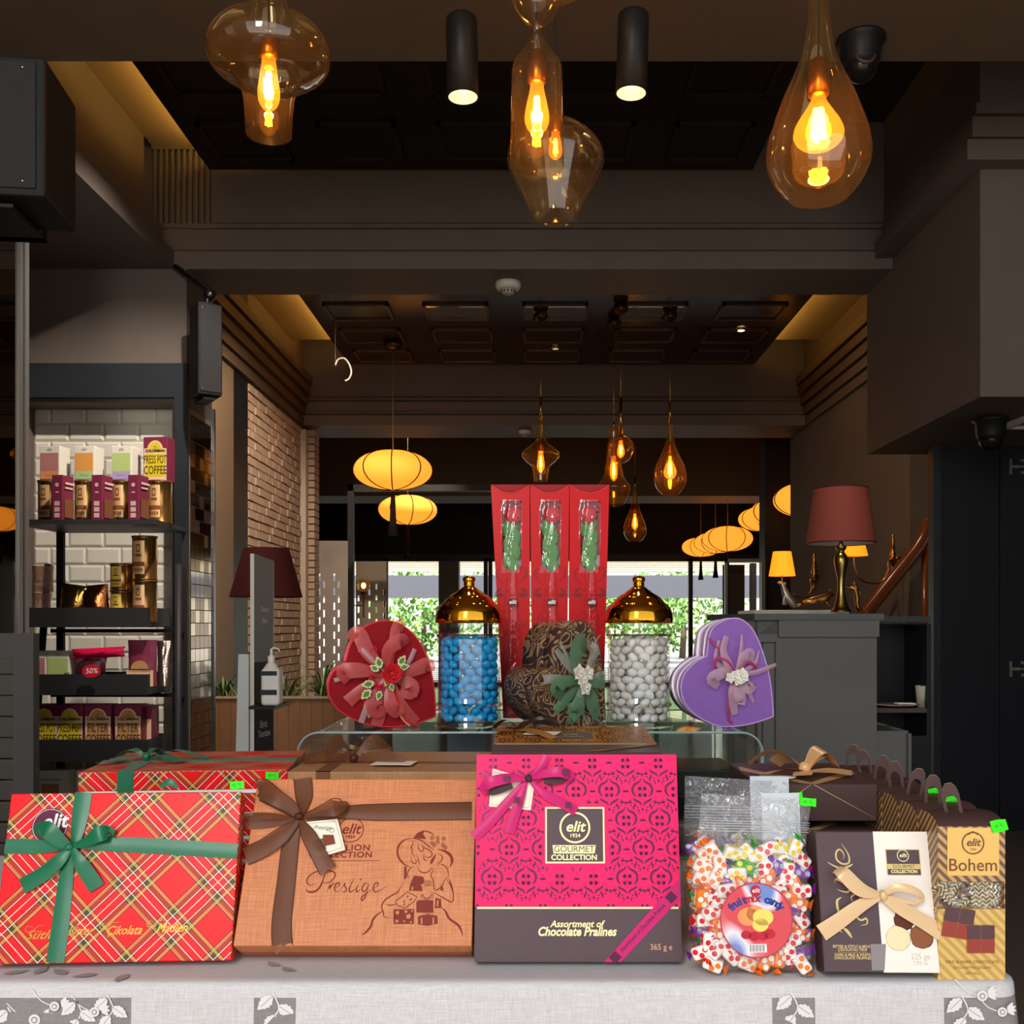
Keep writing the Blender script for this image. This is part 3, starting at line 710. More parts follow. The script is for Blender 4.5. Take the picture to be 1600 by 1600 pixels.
cm.add(vs, fs, 0, True); cm.add(vs[:n], [list(range(n))], 0)
# woven leaf sprays on the bands
MF = Matrix(((1, 0, 0, 0), (0, 0, -1, TY - .0030), (0, 1, 0, 0), (0, 0, 0, 1)))      # (x,y) -> x, z on the front drop
MT = Matrix(((1, 0, 0, 0), (0, 1, 0, 0), (0, 0, 1, .7503), (0, 0, 0, 1)))
LZ = [0]
def leaf(m, x, y, ang, L, w, mi, M, ser=5):
    LZ[0] += .00003
    c, s = math.cos(ang), math.sin(ang); P = []
    for side in (1, -1):
        rng = range(0, ser * 2 + 1) if side == 1 else range(ser * 2, -1, -1)
        for i in rng:
            t = i / (ser * 2); ww = w * math.sin(PI * t ** .8) * (1 if i % 2 else .78)
            P.append((x + c * L * t - s * ww * side, y + s * L * t + c * ww * side))
    m.fill(P, LZ[0], mi, M)
def spray(m, x, y, M, mi, mj, sc=1, seed=1):
    random.seed(seed)
    pts = [(x, y), (x + .008 * sc, y - .02 * sc), (x - .004 * sc, y - .04 * sc), (x + .006 * sc, y - .065 * sc)]
    m.stroke(pts, .0018 * sc, .0001, mi, M)
    for (px_, py_), a in zip(((x, y - .004), (x + .007 * sc, y - .016 * sc), (x + .004 * sc, y - .028 * sc), (x - .003 * sc, y - .04 * sc), (x, y - .052 * sc)), (-2.4, -.6, -2.2, -.9, -1.9)):
        leaf(m, px_, py_, a, .026 * sc, .0085 * sc, mi, M)
        m.stroke([(px_, py_), (px_ + .02 * sc * math.cos(a), py_ + .02 * sc * math.sin(a))], .0009 * sc, LZ[0] + .00002, mj, M)
def flower(m, x, y, M, mi, mj, sc=1):
    m.disc(x, y, .006 * sc, .0030, mi, M); m.disc(x, y, .0035 * sc, .0033, mj, M); m.disc(x, y, .002 * sc, .0036, mi, M)
    for k in range(4): leaf(m, x + .007 * sc, y + .002, -.6 + .5 * k, .012 * sc, .003 * sc, mi, M, 2)
    m.stroke([(x - .005, y), (x - .018 * sc, y + .006), (x - .03 * sc, y + .02)], .0014, .0001, mi, M)
spray(cm, -.328, .738, MF, 1, 2, 1, 1); spray(cm, .322, .738, MF, 1, 2, 1, 2)
for i, (x, y, s) in enumerate(((-.60, .722, 1), (-.625, .705, 1.2), (-.55, .715, 1), (.56, .735, 1.1), (.585, .715, 1))):
    flower(cm, x, y, MF, 1, 2, s)
spray(cm, -.535, .735, MF, 1, 2, .9, 3); spray(cm, -.575, .73, MF, 1, 2, .9, 4); spray(cm, -.66, .72, MF, 1, 2, 1.1, 5); spray(cm, .535, .735, MF, 1, 2, 1, 6)
for i in range(5): leaf(cm, -.68 + .04 * i, 1.312, .5 + i, .03, .008, 2, MT)
for i in range(4): leaf(cm, -.352 + .012 * i, 1.352 - .01 * i, 2.2 if i % 2 else -.4, .022, .006, 2, MT)
for i in range(3): leaf(cm, .318 + .01 * i, 1.325 - .008 * i, 2.2 if i % 2 else -.4, .02, .006, 2, MT)
for i in range(4): leaf(cm, .52 + .02 * i, 1.305, .4 + i, .022, .007, 1, MT)
clo = cm.build('tablecloth', [cloth_mat(), pm('woven_white', '#e2dfdd', .8), pm('woven_grey', '#a39a94', .8)])
tag(clo, 'white linen tablecloth with grey leaf-patterned bands over the display table', 'tablecloth')

# ================================================================== helpers for printed boxes
def mkface(u, v, t, lean, yaw=0, zbase=TZ, roll=0):
    l = math.radians(lean); z0 = zbase + t * math.sin(l) + .0006
    Y = (CAMZ - z0) * FP / (v - CY)
    return Face(Vector(((u - CX) / FP * Y, Y, z0)), l, math.radians(yaw), math.radians(roll))
GOLD = pm('gold_foil', '#dcc274', .35, .6); GOLDL = pm('pale_gold_print', '#f0e3a8', .45, .2)
PLUM = pm('dark_plum_board', '#57464a', .38, noise=.04)
CHOC = pm('chocolate_board', '#4e3a36', .4)
LIME = pm('lime_sticker', '#3af01c', .6, emit='#2fe010', estr=.0); INK = pm('sticker_ink', '#1a7a10', .6)
CREAM = pm('cream_card', '#efe8d2', .6)
def rib(F, mb, pts, mi=0, smooth=5, M=None, cross=3):
    """ribbon in face space through pixel points (u, v, width px, lift m)"""
    P = crom(pts, smooth); L = []; R = []
    q = [(*F.p(p[0], p[1], p[3]), p[3]) for p in P]
    sc = abs(F.p(P[0][0] + 10, P[0][1])[0] - F.p(P[0][0], P[0][1])[0]) / 10 or .001
    for i in range(len(P)):
        a = q[max(i - 1, 0)]; b = q[min(i + 1, len(P) - 1)]
        dx, dy = b[0] - a[0], b[1] - a[1]; l = math.hypot(dx, dy)
        if l < 1e-7: dx, dy, l = 1, 0, 1
        w = P[i][2] * sc / 2
        L.append((q[i][0] - dy / l * w, q[i][1] + dx / l * w, q[i][2])); R.append((q[i][0] + dy / l * w, q[i][1] - dx / l * w, q[i][2]))
    return mb.strip(L, R, mi, True, M, cross, .0012)
def sticker(F, parent, u, v, w=.016, h=.009, rot=.1, z=.0015, txt='45 TL', corner=False):
    x, y = F.p(u, v); T = Matrix.Translation((x, y, z)) @ Matrix.Rotation(rot, 4, 'Z')
    m = MB(T); e = .0012
    m.prism([(-w / 2, -h / 2 + e), (-w / 4, -h / 2), (w / 4, -h / 2 + e * .6), (w / 2, -h / 2), (w / 2, h / 2), (w / 4, h / 2 - e * .5), (-w / 4, h / 2), (-w / 2, h / 2 - e)], 0, .0004, 0)
    m.text(txt, 0, 0, h * .5, .0006, 1)
    o = m.build('price_sticker', [LIME, INK], parent); o['label'] = 'lime green price sticker'; return o
def elit(m, x, y, r, mi, z, ring=True, year=True, bold=.0, M=None, up=False):
    if ring: m.ring(x, y, r, r * .13, z, mi, M)
    m.text('elit', x, y + r * .04, r * 1.0, z, mi, .25, 0, 'CENTER', 1.05, r * .02 + bold, M)
    if year: m.text('1924', x, y - r * .55, r * .34, z, mi, 0, 0, 'CENTER', 1.1, r * .008, M)
# ================================================================== TARTAN BOXES
def tartan_mat():
    m, nt, b = nodes('tartan_paper'); b.inputs['Roughness'].default_value = .35; b.inputs['Specular IOR Level'].default_value = .2
    tc = nt.nodes.new('ShaderNodeTexCoord'); sp = nt.nodes.new('ShaderNodeSeparateXYZ'); nt.links.new(tc.outputs['UV'], sp.inputs[0])
    P = 12.6
    def axis(sign, off):
        s = math_node(nt, 'ADD', sp.outputs['X'], math_node(nt, 'MULTIPLY', sp.outputs['Y'], sign))
        return math_node(nt, 'FRACT', math_node(nt, 'ADD', math_node(nt, 'MULTIPLY', s, P * .7071), off))
    def ramp(f, stops):
        r = nt.nodes.new('ShaderNodeValToRGB'); cr = r.color_ramp; cr.interpolation = 'CONSTANT'
        cr.elements[0].position = stops[0][0]; cr.elements[0].color = stops[0][1]
        cr.elements[1].position = stops[1][0]; cr.elements[1].color = stops[1][1]
        for p, c in stops[2:]: e = cr.elements.new(p); e.color = c
        nt.links.new(f, r.inputs[0]); return r.outputs[0]
    red = hx('#ec1119'); ol = hx('#4a4528'); nv = hx('#5a2040'); dr = hx('#b81a22')
    base = [(0, red), (.46, nv), (.49, ol), (.62, dr), (.65, red), (.81, dr), (.84, ol), (.97, nv)]
    K = (0, 0, 0, 1); W = hx('#f6ecd8'); Yw = hx('#f0c65c')
    line = [(0, K), (.485, Yw), (.497, K), (.512, Yw), (.522, K), (.605, W), (.617, K), (.722, W), (.733, K), (.843, W), (.855, K), (.94, Yw), (.95, K), (.962, Yw), (.974, K)]
    a, c = axis(1, .32), axis(-1, .1)
    A, C = ramp(a, base), ramp(c, base); LA, LC = ramp(a, line), ramp(c, line)
    mx = nt.nodes.new('ShaderNodeMix'); mx.data_type = 'RGBA'; mx.inputs[0].default_value = .5
    nt.links.new(A, mx.inputs[6]); nt.links.new(C, mx.inputs[7])
    l1 = nt.nodes.new('ShaderNodeMix'); l1.data_type = 'RGBA'; l1.blend_type = 'LIGHTEN'; l1.inputs[0].default_value = 1
    nt.links.new(LA, l1.inputs[6]); nt.links.new(LC, l1.inputs[7])
    l2 = nt.nodes.new('ShaderNodeMix'); l2.data_type = 'RGBA'; l2.blend_type = 'LIGHTEN'; l2.inputs[0].default_value = .9
    nt.links.new(mx.outputs[2], l2.inputs[6]); nt.links.new(l1.outputs[2], l2.inputs[7])
    nt.links.new(l2.outputs[2], b.inputs['Base Color'])
    return m
TART = tartan_mat()
def planar_uv(o):
    me = o.data; uv = me.uv_layers.new(name='UVMap')
    for p in me.polygons:
        n = p.normal; ax = max(range(3), key=lambda i: abs(n[i]))
        for li in p.loop_indices:
            c = me.vertices[me.loops[li].vertex_index].co
            uv.data[li].uv = (c.x, c.y) if ax == 2 else ((c.x, c.z) if ax == 1 else (c.z, c.y))
    return o
GRN = pm('green_satin', '#066844', .36, sheen=.1, noise=.08, nscale=30); GRN.node_tree.nodes['Principled BSDF'].inputs['Specular IOR Level'].default_value = .45
F = mkface(-14, 1507, .035, 15, 3)
W_, H_ = F.p(361, 1505)[0], F.p(22, 1240)[1]
t = empty('gift_box', F.M, 'red tartan chocolate box with green satin bow, leaning at the front left', 'gift box')
TB = t
b1 = planar_uv(MB().rbox(0, W_, 0, H_, -.018, 0, .0015).build('lid', TART, t)); planar_uv(MB().rbox(.002, W_ - .002, .002, H_ - .002, -.038, -.018, .001).build('base', TART, t))
m = MB(); cx, cy = F.p(78, 1291); m.disc(cx, cy, px(27, 1.42), .0004, 0); m.ring(cx, cy, px(25, 1.42), .0006, .0006, 1); m.text('elit', cx + .006, cy + .006, .026, .0007, 1, .2, .05, 'CENTER', 1, .0006)
m.build('round_label', [pm('plum_label', '#5f0a38', .4), pm('white_print', '#f4ece8', .5)], t)
# gold script line: pen strokes
m = MB()
ux, uy = F.p(52, 1460); 
m.text('Sütlü', ux + .008, uy - .001, .016, .0006, 0, .5, .01, 'CENTER', 1.15, .0002)
x2, y2 = F.p(122, 1455); m.text('Bitter', x2 + .002, y2, .016, .0006, 0, .5, .01, 'CENTER', .9, .0002)
x2, y2 = F.p(193, 1454); m.text('Çikolata', x2, y2, .016, .0006, 0, .5, .01, 'CENTER', .85, .0002)
x2, y2 = F.p(268, 1450); m.text('Madlen', x2, y2, .016, .0006, 0, .5, .01, 'CENTER', .855, .0002)
for u, v in ((46, 1455), (108, 1453), (162, 1450), (236, 1447)):
    m.stroke(F.ps([(u + 8, v - 4), (u - 2, v - 8), (u - 6, v - 1), (u + 4, v + 2), (u + 14, v - 8), (u + 28, v - 9)]), .0008, .0006, 0, taper=True)
m.build('gold_lettering', pm('gold_script', '#a8843a', .3, .8), t)
# ribbon: cross bands and bow
m = MB()
rib(F, m, [(131, 1238, 26, .0015), (125, 1275, 26, .0015), (119, 1310, 17, .004), (114, 1322, 9, .008)])
rib(F, m, [(112, 1326, 9, .008), (106, 1350, 19, .004), (101, 1390, 24, .0015), (94, 1450, 27, .0012), (86, 1504, 28, .0012)])
rib(F, m, [(8, 1322, 23, .0012), (50, 1323, 23, .002), (85, 1323, 16, .004), (108, 1322, 8, .008)])
rib(F, m, [(116, 1321, 8, .008), (150, 1319, 19, .004), (200, 1320, 24, .0015), (290, 1325, 24, .0012), (371, 1330, 24, .0012)])
m.build('ribbon_band', GRN, t)
m = MB()
rib(F, m, [(112, 1324, 8, .010), (95, 1315, 20, .016), (75, 1298, 27, .022), (62, 1296, 22, .014), (58, 1304, 14, .006)])
rib(F, m, [(113, 1323, 7, .010), (135, 1315, 16, .016), (155, 1303, 25, .022), (170, 1301, 20, .014), (172, 1304, 10, .006)])
rib(F, m, [(110, 1326, 8, .010), (92, 1344, 21, .012), (70, 1364, 24, .008), (35, 1385, 25, .003)])
rib(F, m, [(114, 1326, 8, .010), (124, 1346, 20, .012), (136, 1364, 24, .008), (152, 1388, 25, .003)])
m.ball((*F.p(112, 1324), .011), .0062, 0, 14, sc=(1.1, .9, .7))
m.build('bow', GRN, t)
x, y = F.p(370, 1226)
sticker(F, t, 371, 1227, .019, .011, .06, .002, '45 TL')
m = MB(); rib(F, m, [(250, 1229, 4, .001), (265, 1222, 12, .004), (278, 1231, 5, .002)]); m.build('ribbon_end', GRN, t)

def flat_stack(name, label0, label1, u, v, w, d, th, yaw, n, lidm, extra, groupn):
    """n boxes in a pile on the table; the topmost carries the ribbon; (u,v) front left top corner, zt its height"""
    pass
# tartan box lying on a second one, behind
zt = .972; Y = (CAMZ - zt) * FP / (1207 - CY); yaw = math.radians(6)
def lying(x, y, z, yaw): return Matrix.Translation((x, y, z)) @ Matrix.Rotation(yaw, 4, 'Z')
x0 = (122 - CX) / FP * Y
Mx = lying(x0, Y, zt - .036, yaw)
t = empty('gift_box', Mx, 'red tartan box lying flat with green bow, topmost of the stack behind the leaning one', 'gift box', 'tartan boxes stacked behind the front row')
TW, TD = .315, .245
planar_uv(MB().rbox(0, TW, 0, TD, .006, .036, .0015).build('lid', TART, t)); MB().box(.002, TW - .002, .002, TD - .002, 0, .006).build('base', pm('white_card_edge', '#efe9e2', .6), t)
m = MB(); m.box(.058, .082, -.0012, 0, .004, .037); m.box(.058, .082, -.001, TD, .036, .0372); m.box(-.001, TW + .001, .11, .134, .0362, .0374); m.box(TW, TW + .0012, .11, .134, .004, .0374)
m.build('ribbon_band', GRN, t)
m = MB()
c = Vector((.07, .12, .040))
for ang, L, w, lift in ((.15, .10, .024, .012), (2.9, .06, .024, .014), (-.5, .075, .022, .006), (-2.5, .08, .022, .006), (1.2, .05, .02, .014)):
    dx, dy = math.cos(ang), math.sin(ang); Lp = []; Rp = []
    for k in range(11):
        s_ = k / 10; p = c + Vector((dx, dy, 0)) * L * s_ + Vector((0, 0, lift * math.sin(PI * min(1, s_ * 1.1)) + .001)); ww = w / 2 * (.3 + .7 * min(1, s_ * 2))
        Lp.append(p + Vector((-dy, dx, 0)) * ww); Rp.append(p - Vector((-dy, dx, 0)) * ww + Vector((0, 0, .003 * math.sin(s_ * 6))))
    m.strip(Lp, Rp)
m.ball(c + Vector((0, 0, .004)), .007, 0, 12); m.build('bow', GRN, t)
Fl = Face(Vector((0, 0, 0))); Fl.M = Matrix()
T2 = MB(Matrix.Translation((.292, -.0012, .027)) @ Matrix.Rotation(PI / 2, 4, 'X')); T2.prism([(-.01, -.005), (.01, -.006), (.01, .005), (-.01, .006)], 0, .0004); T2.text('45 TL', 0, 0, .005, .0006, 1)
o = T2.build('price_sticker', [LIME, INK], t); o['label'] = 'lime green price sticker'
for k in range(1, 6):
    z = zt - .036 * (k + 1) - .0005 * k
    if z < TZ: break
    tt = empty('gift_box', lying(x0 + .003 * (-1) ** k, Y + .004, z, yaw), 'red tartan box in the stack behind the leaning tartan box, with only its edge showing', 'gift box', 'tartan boxes stacked behind the front row')
    planar_uv(MB().rbox(0, TW, 0, TD, .006, .036, .0015).build('lid', TART, tt)); MB().box(.002, TW - .002, .002, TD - .002, 0, .006).build('base', MATS['white_card_edge'], tt)
    zlast = z
if zlast - TZ > .002:
    pass

# ================================================================== COPPER LINEN BOXES
def linen_mat(name, c1, c2, rough=.5):
    m, nt, b = nodes(name); b.inputs['Roughness'].default_value = rough
    tc = nt.nodes.new('ShaderNodeTexCoord'); outs = []
    for sc in ((700, 25, 25), (25, 700, 25)):
        mp = nt.nodes.new('ShaderNodeMapping'); mp.inputs['Scale'].default_value = sc; n = nt.nodes.new('ShaderNodeTexNoise'); n.inputs['Scale'].default_value = 1; n.inputs['Detail'].default_value = 2
        nt.links.new(tc.outputs['Object'], mp.inputs[0]); nt.links.new(mp.outputs[0], n.inputs['Vector']); outs.append(n.outputs['Fac'])
    s = math_node(nt, 'MULTIPLY', math_node(nt, 'ADD', *outs), .5)
    r = nt.nodes.new('ShaderNodeValToRGB'); r.color_ramp.elements[0].position = .36; r.color_ramp.elements[1].position = .64
    r.color_ramp.elements[0].color = hx(c1); r.color_ramp.elements[1].color = hx(c2); nt.links.new(s, r.inputs[0]); nt.links.new(r.outputs[0], b.inputs['Base Color'])
    bp = nt.nodes.new('ShaderNodeBump'); bp.inputs['Strength'].default_value = .3; bp.inputs['Distance'].default_value = .001; nt.links.new(s, bp.inputs['Height']); nt.links.new(bp.outputs[0], b.inputs['Normal'])
    return m
COP = linen_mat('copper_linen', '#b8683a', '#d98a54'); COPS = pm('copper_side', '#b5643c', .4, .1); MAR = pm('maroon_print', '#7d2a18', .5)
ORG = thin_glass('brown_organza', (.50, .32, .22), .03, .4, .25, body=.5, bodycol=(.20, .085, .04)); ORE = pm('organza_edge', '#4a2418', .5)
F = mkface(364, 1478, .058, 31)
W_, H_ = F.p(737, 1478)[0], F.p(395, 1217)[1]
t = empty('gift_box', F.M, 'leaning copper linen chocolate box with brown organza bow and a lady drawing', 'gift box')
MB().rbox(0, W_, 0, H_, -.030, 0, .0015).build('lid', [COP], t)
MB().rbox(.0015, W_ - .0015, -.0005, H_, -.058, -.030, .001).build('base', COPS, t)
Z = .0005; m = MB()
def zc(*pts, o=(350, 1160), s=3.6375): return F.ps([(o[0] + a / s, o[1] + b / s) for a, b in pts])
def st(*pts, w=.0012, closed=False, sm=4, o=(350, 1160), s=3.6375, taper=True): m.stroke(zc(*pts, o=o, s=s), w, Z, 0, closed=closed, smooth=sm, taper=taper)
# printed words
cx, cy = F.p(548, 1297); m.ring(cx, cy, .0175, .0013, Z, 0)
m.text('elit', cx, cy + .001, .021, Z, 0, .25, 0, 'CENTER', 1, .0003); m.text('1924', cx, cy - .010, .0055, Z, 0, 0, 0, 'CENTER', 1.2, .0002)
x, y = F.p(550, 1325); m.text('MEDALLION', x - .0155, y, .0115, Z, 0, 0, 0, 'CENTER', 1.15, .0003, spacing=1.15)
x, y = F.p(550, 1336); m.text('COLLECTION', x - .0155, y, .0115, Z, 0, 0, 0, 'CENTER', 1.12, .0003, spacing=1.12)
m.stroke(F.ps([(510, 1345), (593, 1345)]), .0008, Z, 0, smooth=1)
# Prestige in pen strokes
pw = .0017
st((640, 745), (600, 728), (540, 730), (490, 755), (470, 790), (490, 812), (525, 800), w=pw); st((575, 745), (560, 790), (540, 830), (510, 850), (475, 848), (468, 830), w=pw * 1.5)
st((575, 740), (620, 735), (632, 760), (600, 795), (555, 800), w=pw)
st((585, 850), (604, 808), (600, 830), (620, 803), (632, 806), w=pw); st((628, 830), (650, 818), (656, 802), (642, 800), (628, 825), (636, 850), (662, 838), w=pw)
st((662, 838), (690, 800), (684, 812), (696, 834), (684, 852), (666, 846), w=pw); st((742, 768), (716, 822), (712, 845), (724, 850), (745, 832), w=pw); st((704, 800), (752, 797), w=pw * .8)
st((766, 803), (752, 835), (756, 850), (778, 834), w=pw); m.disc(*F.p(350 + 776 / 3.6375, 1160 + 780 / 3.6375), .0011, Z, 0)
st((822, 806), (804, 800), (786, 825), (790, 848), (806, 840), (824, 804), w=pw); st((824, 804), (812, 850), (796, 890), (782, 898), (784, 880), (812, 856), (846, 836), w=pw)
st((846, 834), (870, 818), (876, 802), (862, 800), (848, 825), (858, 850), (884, 842), (928, 816), w=pw)
# lady with hat and gift boxes, traced in strokes (frame: origin 570,1200 scale 5.71)
Q = dict(o=(570, 1200), s=5.71)
def fl(*pts, mi=0, z=Z): m.fill(zc(*pts, **Q), z, mi)
st((425, 630), (360, 640), (305, 690), (292, 760), (315, 820), (360, 865), (410, 882), w=.0026, **Q)
fl((430, 628), (470, 580), (530, 565), (520, 590), (550, 635), (500, 632)); st((470, 580), (530, 564), (590, 580), (620, 610), w=.0016, **Q)
st((425, 630), (500, 645), (560, 690), (620, 735), w=.0016, **Q); st((650, 725), (720, 745), (770, 790), (778, 840), (760, 885), w=.0038, **Q)
for a, b in ((600, 625), (650, 625), (705, 630), (600, 670), (650, 660), (700, 690), (620, 690), (720, 710)):
    m.ring(*zc((a, b), **Q)[0], .0022, .0009, Z, 0, n=12); m.disc(*zc((a, b), **Q)[0], .0007, Z, 0, n=8)
st((440, 640), (425, 665), (432, 680), (412, 705), (422, 712), (415, 722), (425, 735), (422, 760), (440, 785), (470, 780), w=.0012, **Q)
st((440, 665), (458, 660), w=.0012, **Q); st((480, 665), (475, 700), (485, 730), (510, 745), (525, 720), (505, 700), w=.0012, **Q); st((500, 670), (530, 710), (585, 740), (600, 780), (560, 800), (535, 780), w=.0014, **Q)
st((525, 770), (530, 815), (560, 830), w=.0012, **Q); st((420, 790), (415, 830), (445, 855), (460, 830), (440, 800), w=.0012, **Q); st((470, 785), (480, 830), (490, 865), w=.001, **Q)
st((470, 875), (490, 920), (540, 935), (585, 910), (590, 880), w=.0013, **Q); st((635, 770), (600, 830), (590, 860), w=.0036, **Q); st((650, 760), (690, 790), (680, 835), (640, 840), w=.0014, **Q)
st((440, 880), (400, 900), (380, 950), (400, 990), w=.0013, **Q); fl((352, 882), (372, 880), (374, 980), (350, 1000)); st((370, 970), (395, 1010), w=.001, **Q)
st((350, 1020), (310, 1080), (290, 1110), (190, 1170), (152, 1230), (165, 1290), (175, 1330), (240, 1340), w=.0017, **Q)
st((240, 1340), (270, 1330), (255, 1280), w=.0012, **Q); st((190, 1215), (230, 1225), (290, 1210), w=.0014, **Q)
for k in range(4): st((195 + 20 * k, 1325), (225 + 14 * k, 1290 - 4 * k), w=.0008, **Q)
st((600, 880), (610, 910), (590, 960), (610, 1000), (625, 1090), (680, 1060), (720, 990), (750, 970), w=.0013, **Q)
for k in range(4): st((655 + 25 * k, 855 + 26 * k), (650 + 14 * k, 905 + 18 * k), w=.0013, **Q)
st((640, 850), (700, 865), (735, 900), (755, 975), w=.0013, **Q); st((720, 990), (760, 1040), (790, 1120), (780, 1195), (720, 1170), (630, 1120), (570, 1105), w=.0015, **Q); fl((690, 1040), (705, 1100), (670, 1090)); st((750, 985), (775, 1060), (788, 1120), w=.0022, **Q)
fl((405, 1040), (425, 990), (440, 960), (480, 965), (520, 970), (530, 1000), (525, 1030), (500, 1040), (510, 1060), (515, 1100), (395, 1095))
fl((420, 1060), (432, 1060), (430, 1092), (418, 1090), mi=1, z=Z * 1.5)
for k in range(4): st((520, 1020 + 14 * k), (560, 1008 + 14 * k), (605, 1015 + 10 * k), w=.0008, **Q)
st((270, 1195), (380, 1105), (465, 1150), (440, 1190), (360, 1250), (300, 1230), closed=True, sm=1, w=.0012, taper=False, **Q)
fl((340, 1190), (360, 1180), (355, 1205)); fl((400, 1170), (425, 1160), (410, 1190)); fl((380, 1130), (390, 1150), (375, 1160)); fl((345, 1215), (365, 1205), (352, 1228))
fl((258, 1262), (440, 1258), (438, 1392), (258, 1392))
for a, b, r in ((292, 1292, 13), (368, 1282, 11), (390, 1325, 17), (288, 1368, 11), (422, 1275, 7), (352, 1368, 7), (412, 1378, 7)): m.disc(*zc((a, b), **Q)[0], r * .000182, Z * 1.6, 1)
fl((460, 1195), (480, 1180), (610, 1180), (612, 1290), (460, 1290)); st((545, 1180), (510, 1160), (510, 1130), (540, 1165), (570, 1160), (600, 1130), (610, 1150), (545, 1180), w=.0012, **Q)
fl((475, 1325), (520, 1312), (600, 1312), (648, 1320), (650, 1388), (560, 1410), (475, 1395)); fl((500, 1340), (514, 1338), (514, 1396), (500, 1394), mi=1, z=Z * 1.6); fl((605, 1335), (618, 1334), (618, 1392), (605, 1394), mi=1, z=Z * 1.6)
for k in range(7): st((560, 1315), (505 + 20 * k, 1262 + 6 * abs(k - 3)), w=.0016, **Q)
fl((630, 1160), (680, 1170), (685, 1250), (625, 1250)); fl((645, 1180), (660, 1182), (655, 1235), (640, 1235), mi=1, z=Z * 1.6)
st((160, 1278), (110, 1310), (70, 1360), (50, 1420), (0, 1475), (-30, 1490), w=.0028, **Q); st((685, 1245), (720, 1280), (755, 1345), (830, 1400), (860, 1450), (875, 1500), w=.0030, **Q)
m.build('printed_front', [MAR, COP], t)
m = MB()
def band(pts):
    rib(F, m, pts, 0)
    for s in (-1, 1): rib(F, m, [(p[0] + s * (0 if abs(pts[0][0] - pts[-1][0]) > 200 else p[2] / 2), p[1] + s * (p[2] / 2 if abs(pts[0][0] - pts[-1][0]) > 200 else 0), 1.4, p[3] + .0004) for p in pts], 1, cross=1)
band([(473, 1216, 28, .001), (475, 1245, 26, .0012), (473, 1265, 12, .004), (470, 1276, 7, .007)])
band([(466, 1282, 8, .007), (455, 1310, 24, .003), (447, 1380, 28, .001), (440, 1440, 30, .001), (441, 1476, 31, .001)])
rib(F, m, [(441, 1476, 31, .001), (444, 1479, 31, .0005)], 0)
band([(381, 1283, 27, .001), (420, 1282, 26, .0015), (460, 1280, 8, .007)])
band([(478, 1279, 8, .007), (530, 1270, 18, .004), (600, 1269, 26, .001), (737, 1267, 27, .001)])
m2 = MB(Matrix()); 
m.build('ribbon_band', [ORG, ORE], t)
m = MB()
def obow(pts): band(pts)
def edged(pts):
    rib(F, m, pts, 0); P = crom(pts, 5)
    for s in (-1, 1):
        q = []
        for i, p in enumerate(P):
            a = P[max(i - 1, 0)]; b = P[min(i + 1, len(P) - 1)]; dx, dy = b[0] - a[0], b[1] - a[1]; l = math.hypot(dx, dy) or 1
            q.append((p[0] - s * dy / l * p[2] / 2, p[1] + s * dx / l * p[2] / 2, 1.6, p[3] + .0005))
        rib(F, m, q, 1, 1, cross=1)
edged([(468, 1279, 7, .008), (455, 1262, 20, .016), (430, 1246, 27, .022), (410, 1232, 30, .014), (404, 1236, 26, .006)])
edged([(468, 1280, 6, .008), (440, 1262, 10, .004), (408, 1244, 14, .003)])
edged([(475, 1276, 7, .008), (500, 1268, 16, .018), (522, 1262, 28, .022), (536, 1256, 18, .012), (538, 1252, 4, .006)])
edged([(466, 1282, 8, .008), (440, 1305, 24, .008), (412, 1325, 27, .004), (383, 1338, 28, .002)])
edged([(470, 1283, 8, .008), (482, 1305, 22, .012), (495, 1330, 24, .012), (512, 1360, 27, .009)])
m.ball((*F.p(469, 1279), .010), .006, 1, 12, sc=(1.2, .9, .7)); m.build('bow', [ORG, ORE], t)
# gift tag
m = MB(); a = F.p(477, 1287); bq = [F.p(*q) for q in ((478, 1288), (529, 1283), (541, 1331), (492, 1346))]
m.prism([bq[3], bq[2], bq[1], bq[0]], .0085, .009, 0)
z = .0094; c4 = [F.p(*q) for q in ((481, 1291), (526, 1287), (537, 1328), (495, 1341))]
m.stroke(c4, .0006, z, 1, closed=True, smooth=1); m.fill(F.ps([(490, 1319), (506, 1313), (512, 1330), (497, 1334)]), z, 2); m.fill(F.ps([(506, 1308), (523, 1308), (526, 1322), (508, 1326)]), z + .0003, 3)
m.text('Prestige', *F.p(506, 1297), .008, z, 1, .4, -.05); m.ring(*F.p(520, 1301), .003, .0006, z, 1, n=16)
o = m.build('gift_tag', [CREAM, pm('tag_green', '#6c7a52', .6), pm('choc_square', '#7a5a48', .5), pm('choc_square_dark', '#7d3a26', .5)], t); o['label'] = 'cream gift tag with printed chocolate squares'
# copper box lying behind
zt = .972; Y = (CAMZ - zt) * FP / (1206 - CY); x0 = (449 - CX) / FP * Y; CW, CD, CT = .306, .25, .0553
COPD = pm('copper_matte', '#b07c52', .6)
t = empty('gift_box', lying(x0, Y, zt - CT, 0), 'tan linen box lying flat with ribbon and tag, behind the leaning copper box', 'gift box', 'copper linen boxes stacked behind')
LB = linen_mat('tan_linen', '#a06f42', '#bd8a58')
MB().rbox(0, CW, 0, CD, .022, CT, .0012).build('lid', LB, t); MB().box(.002, CW - .002, .002, CD - .002, 0, .022).build('base', COPD, t)
m = MB(); m.box(.044, .066, -.001, .001, .02, CT + .0008); m.box(.044, .066, -.001, CD, CT, CT + .0008); m.box(0, CW, .09, .112, CT + .0001, CT + .0009)
m.build('ribbon_band', [pm('organza_brown_flat', '#7a4e34', .5)], t)
m = MB(); c = Vector((.085, .10, CT + .004))
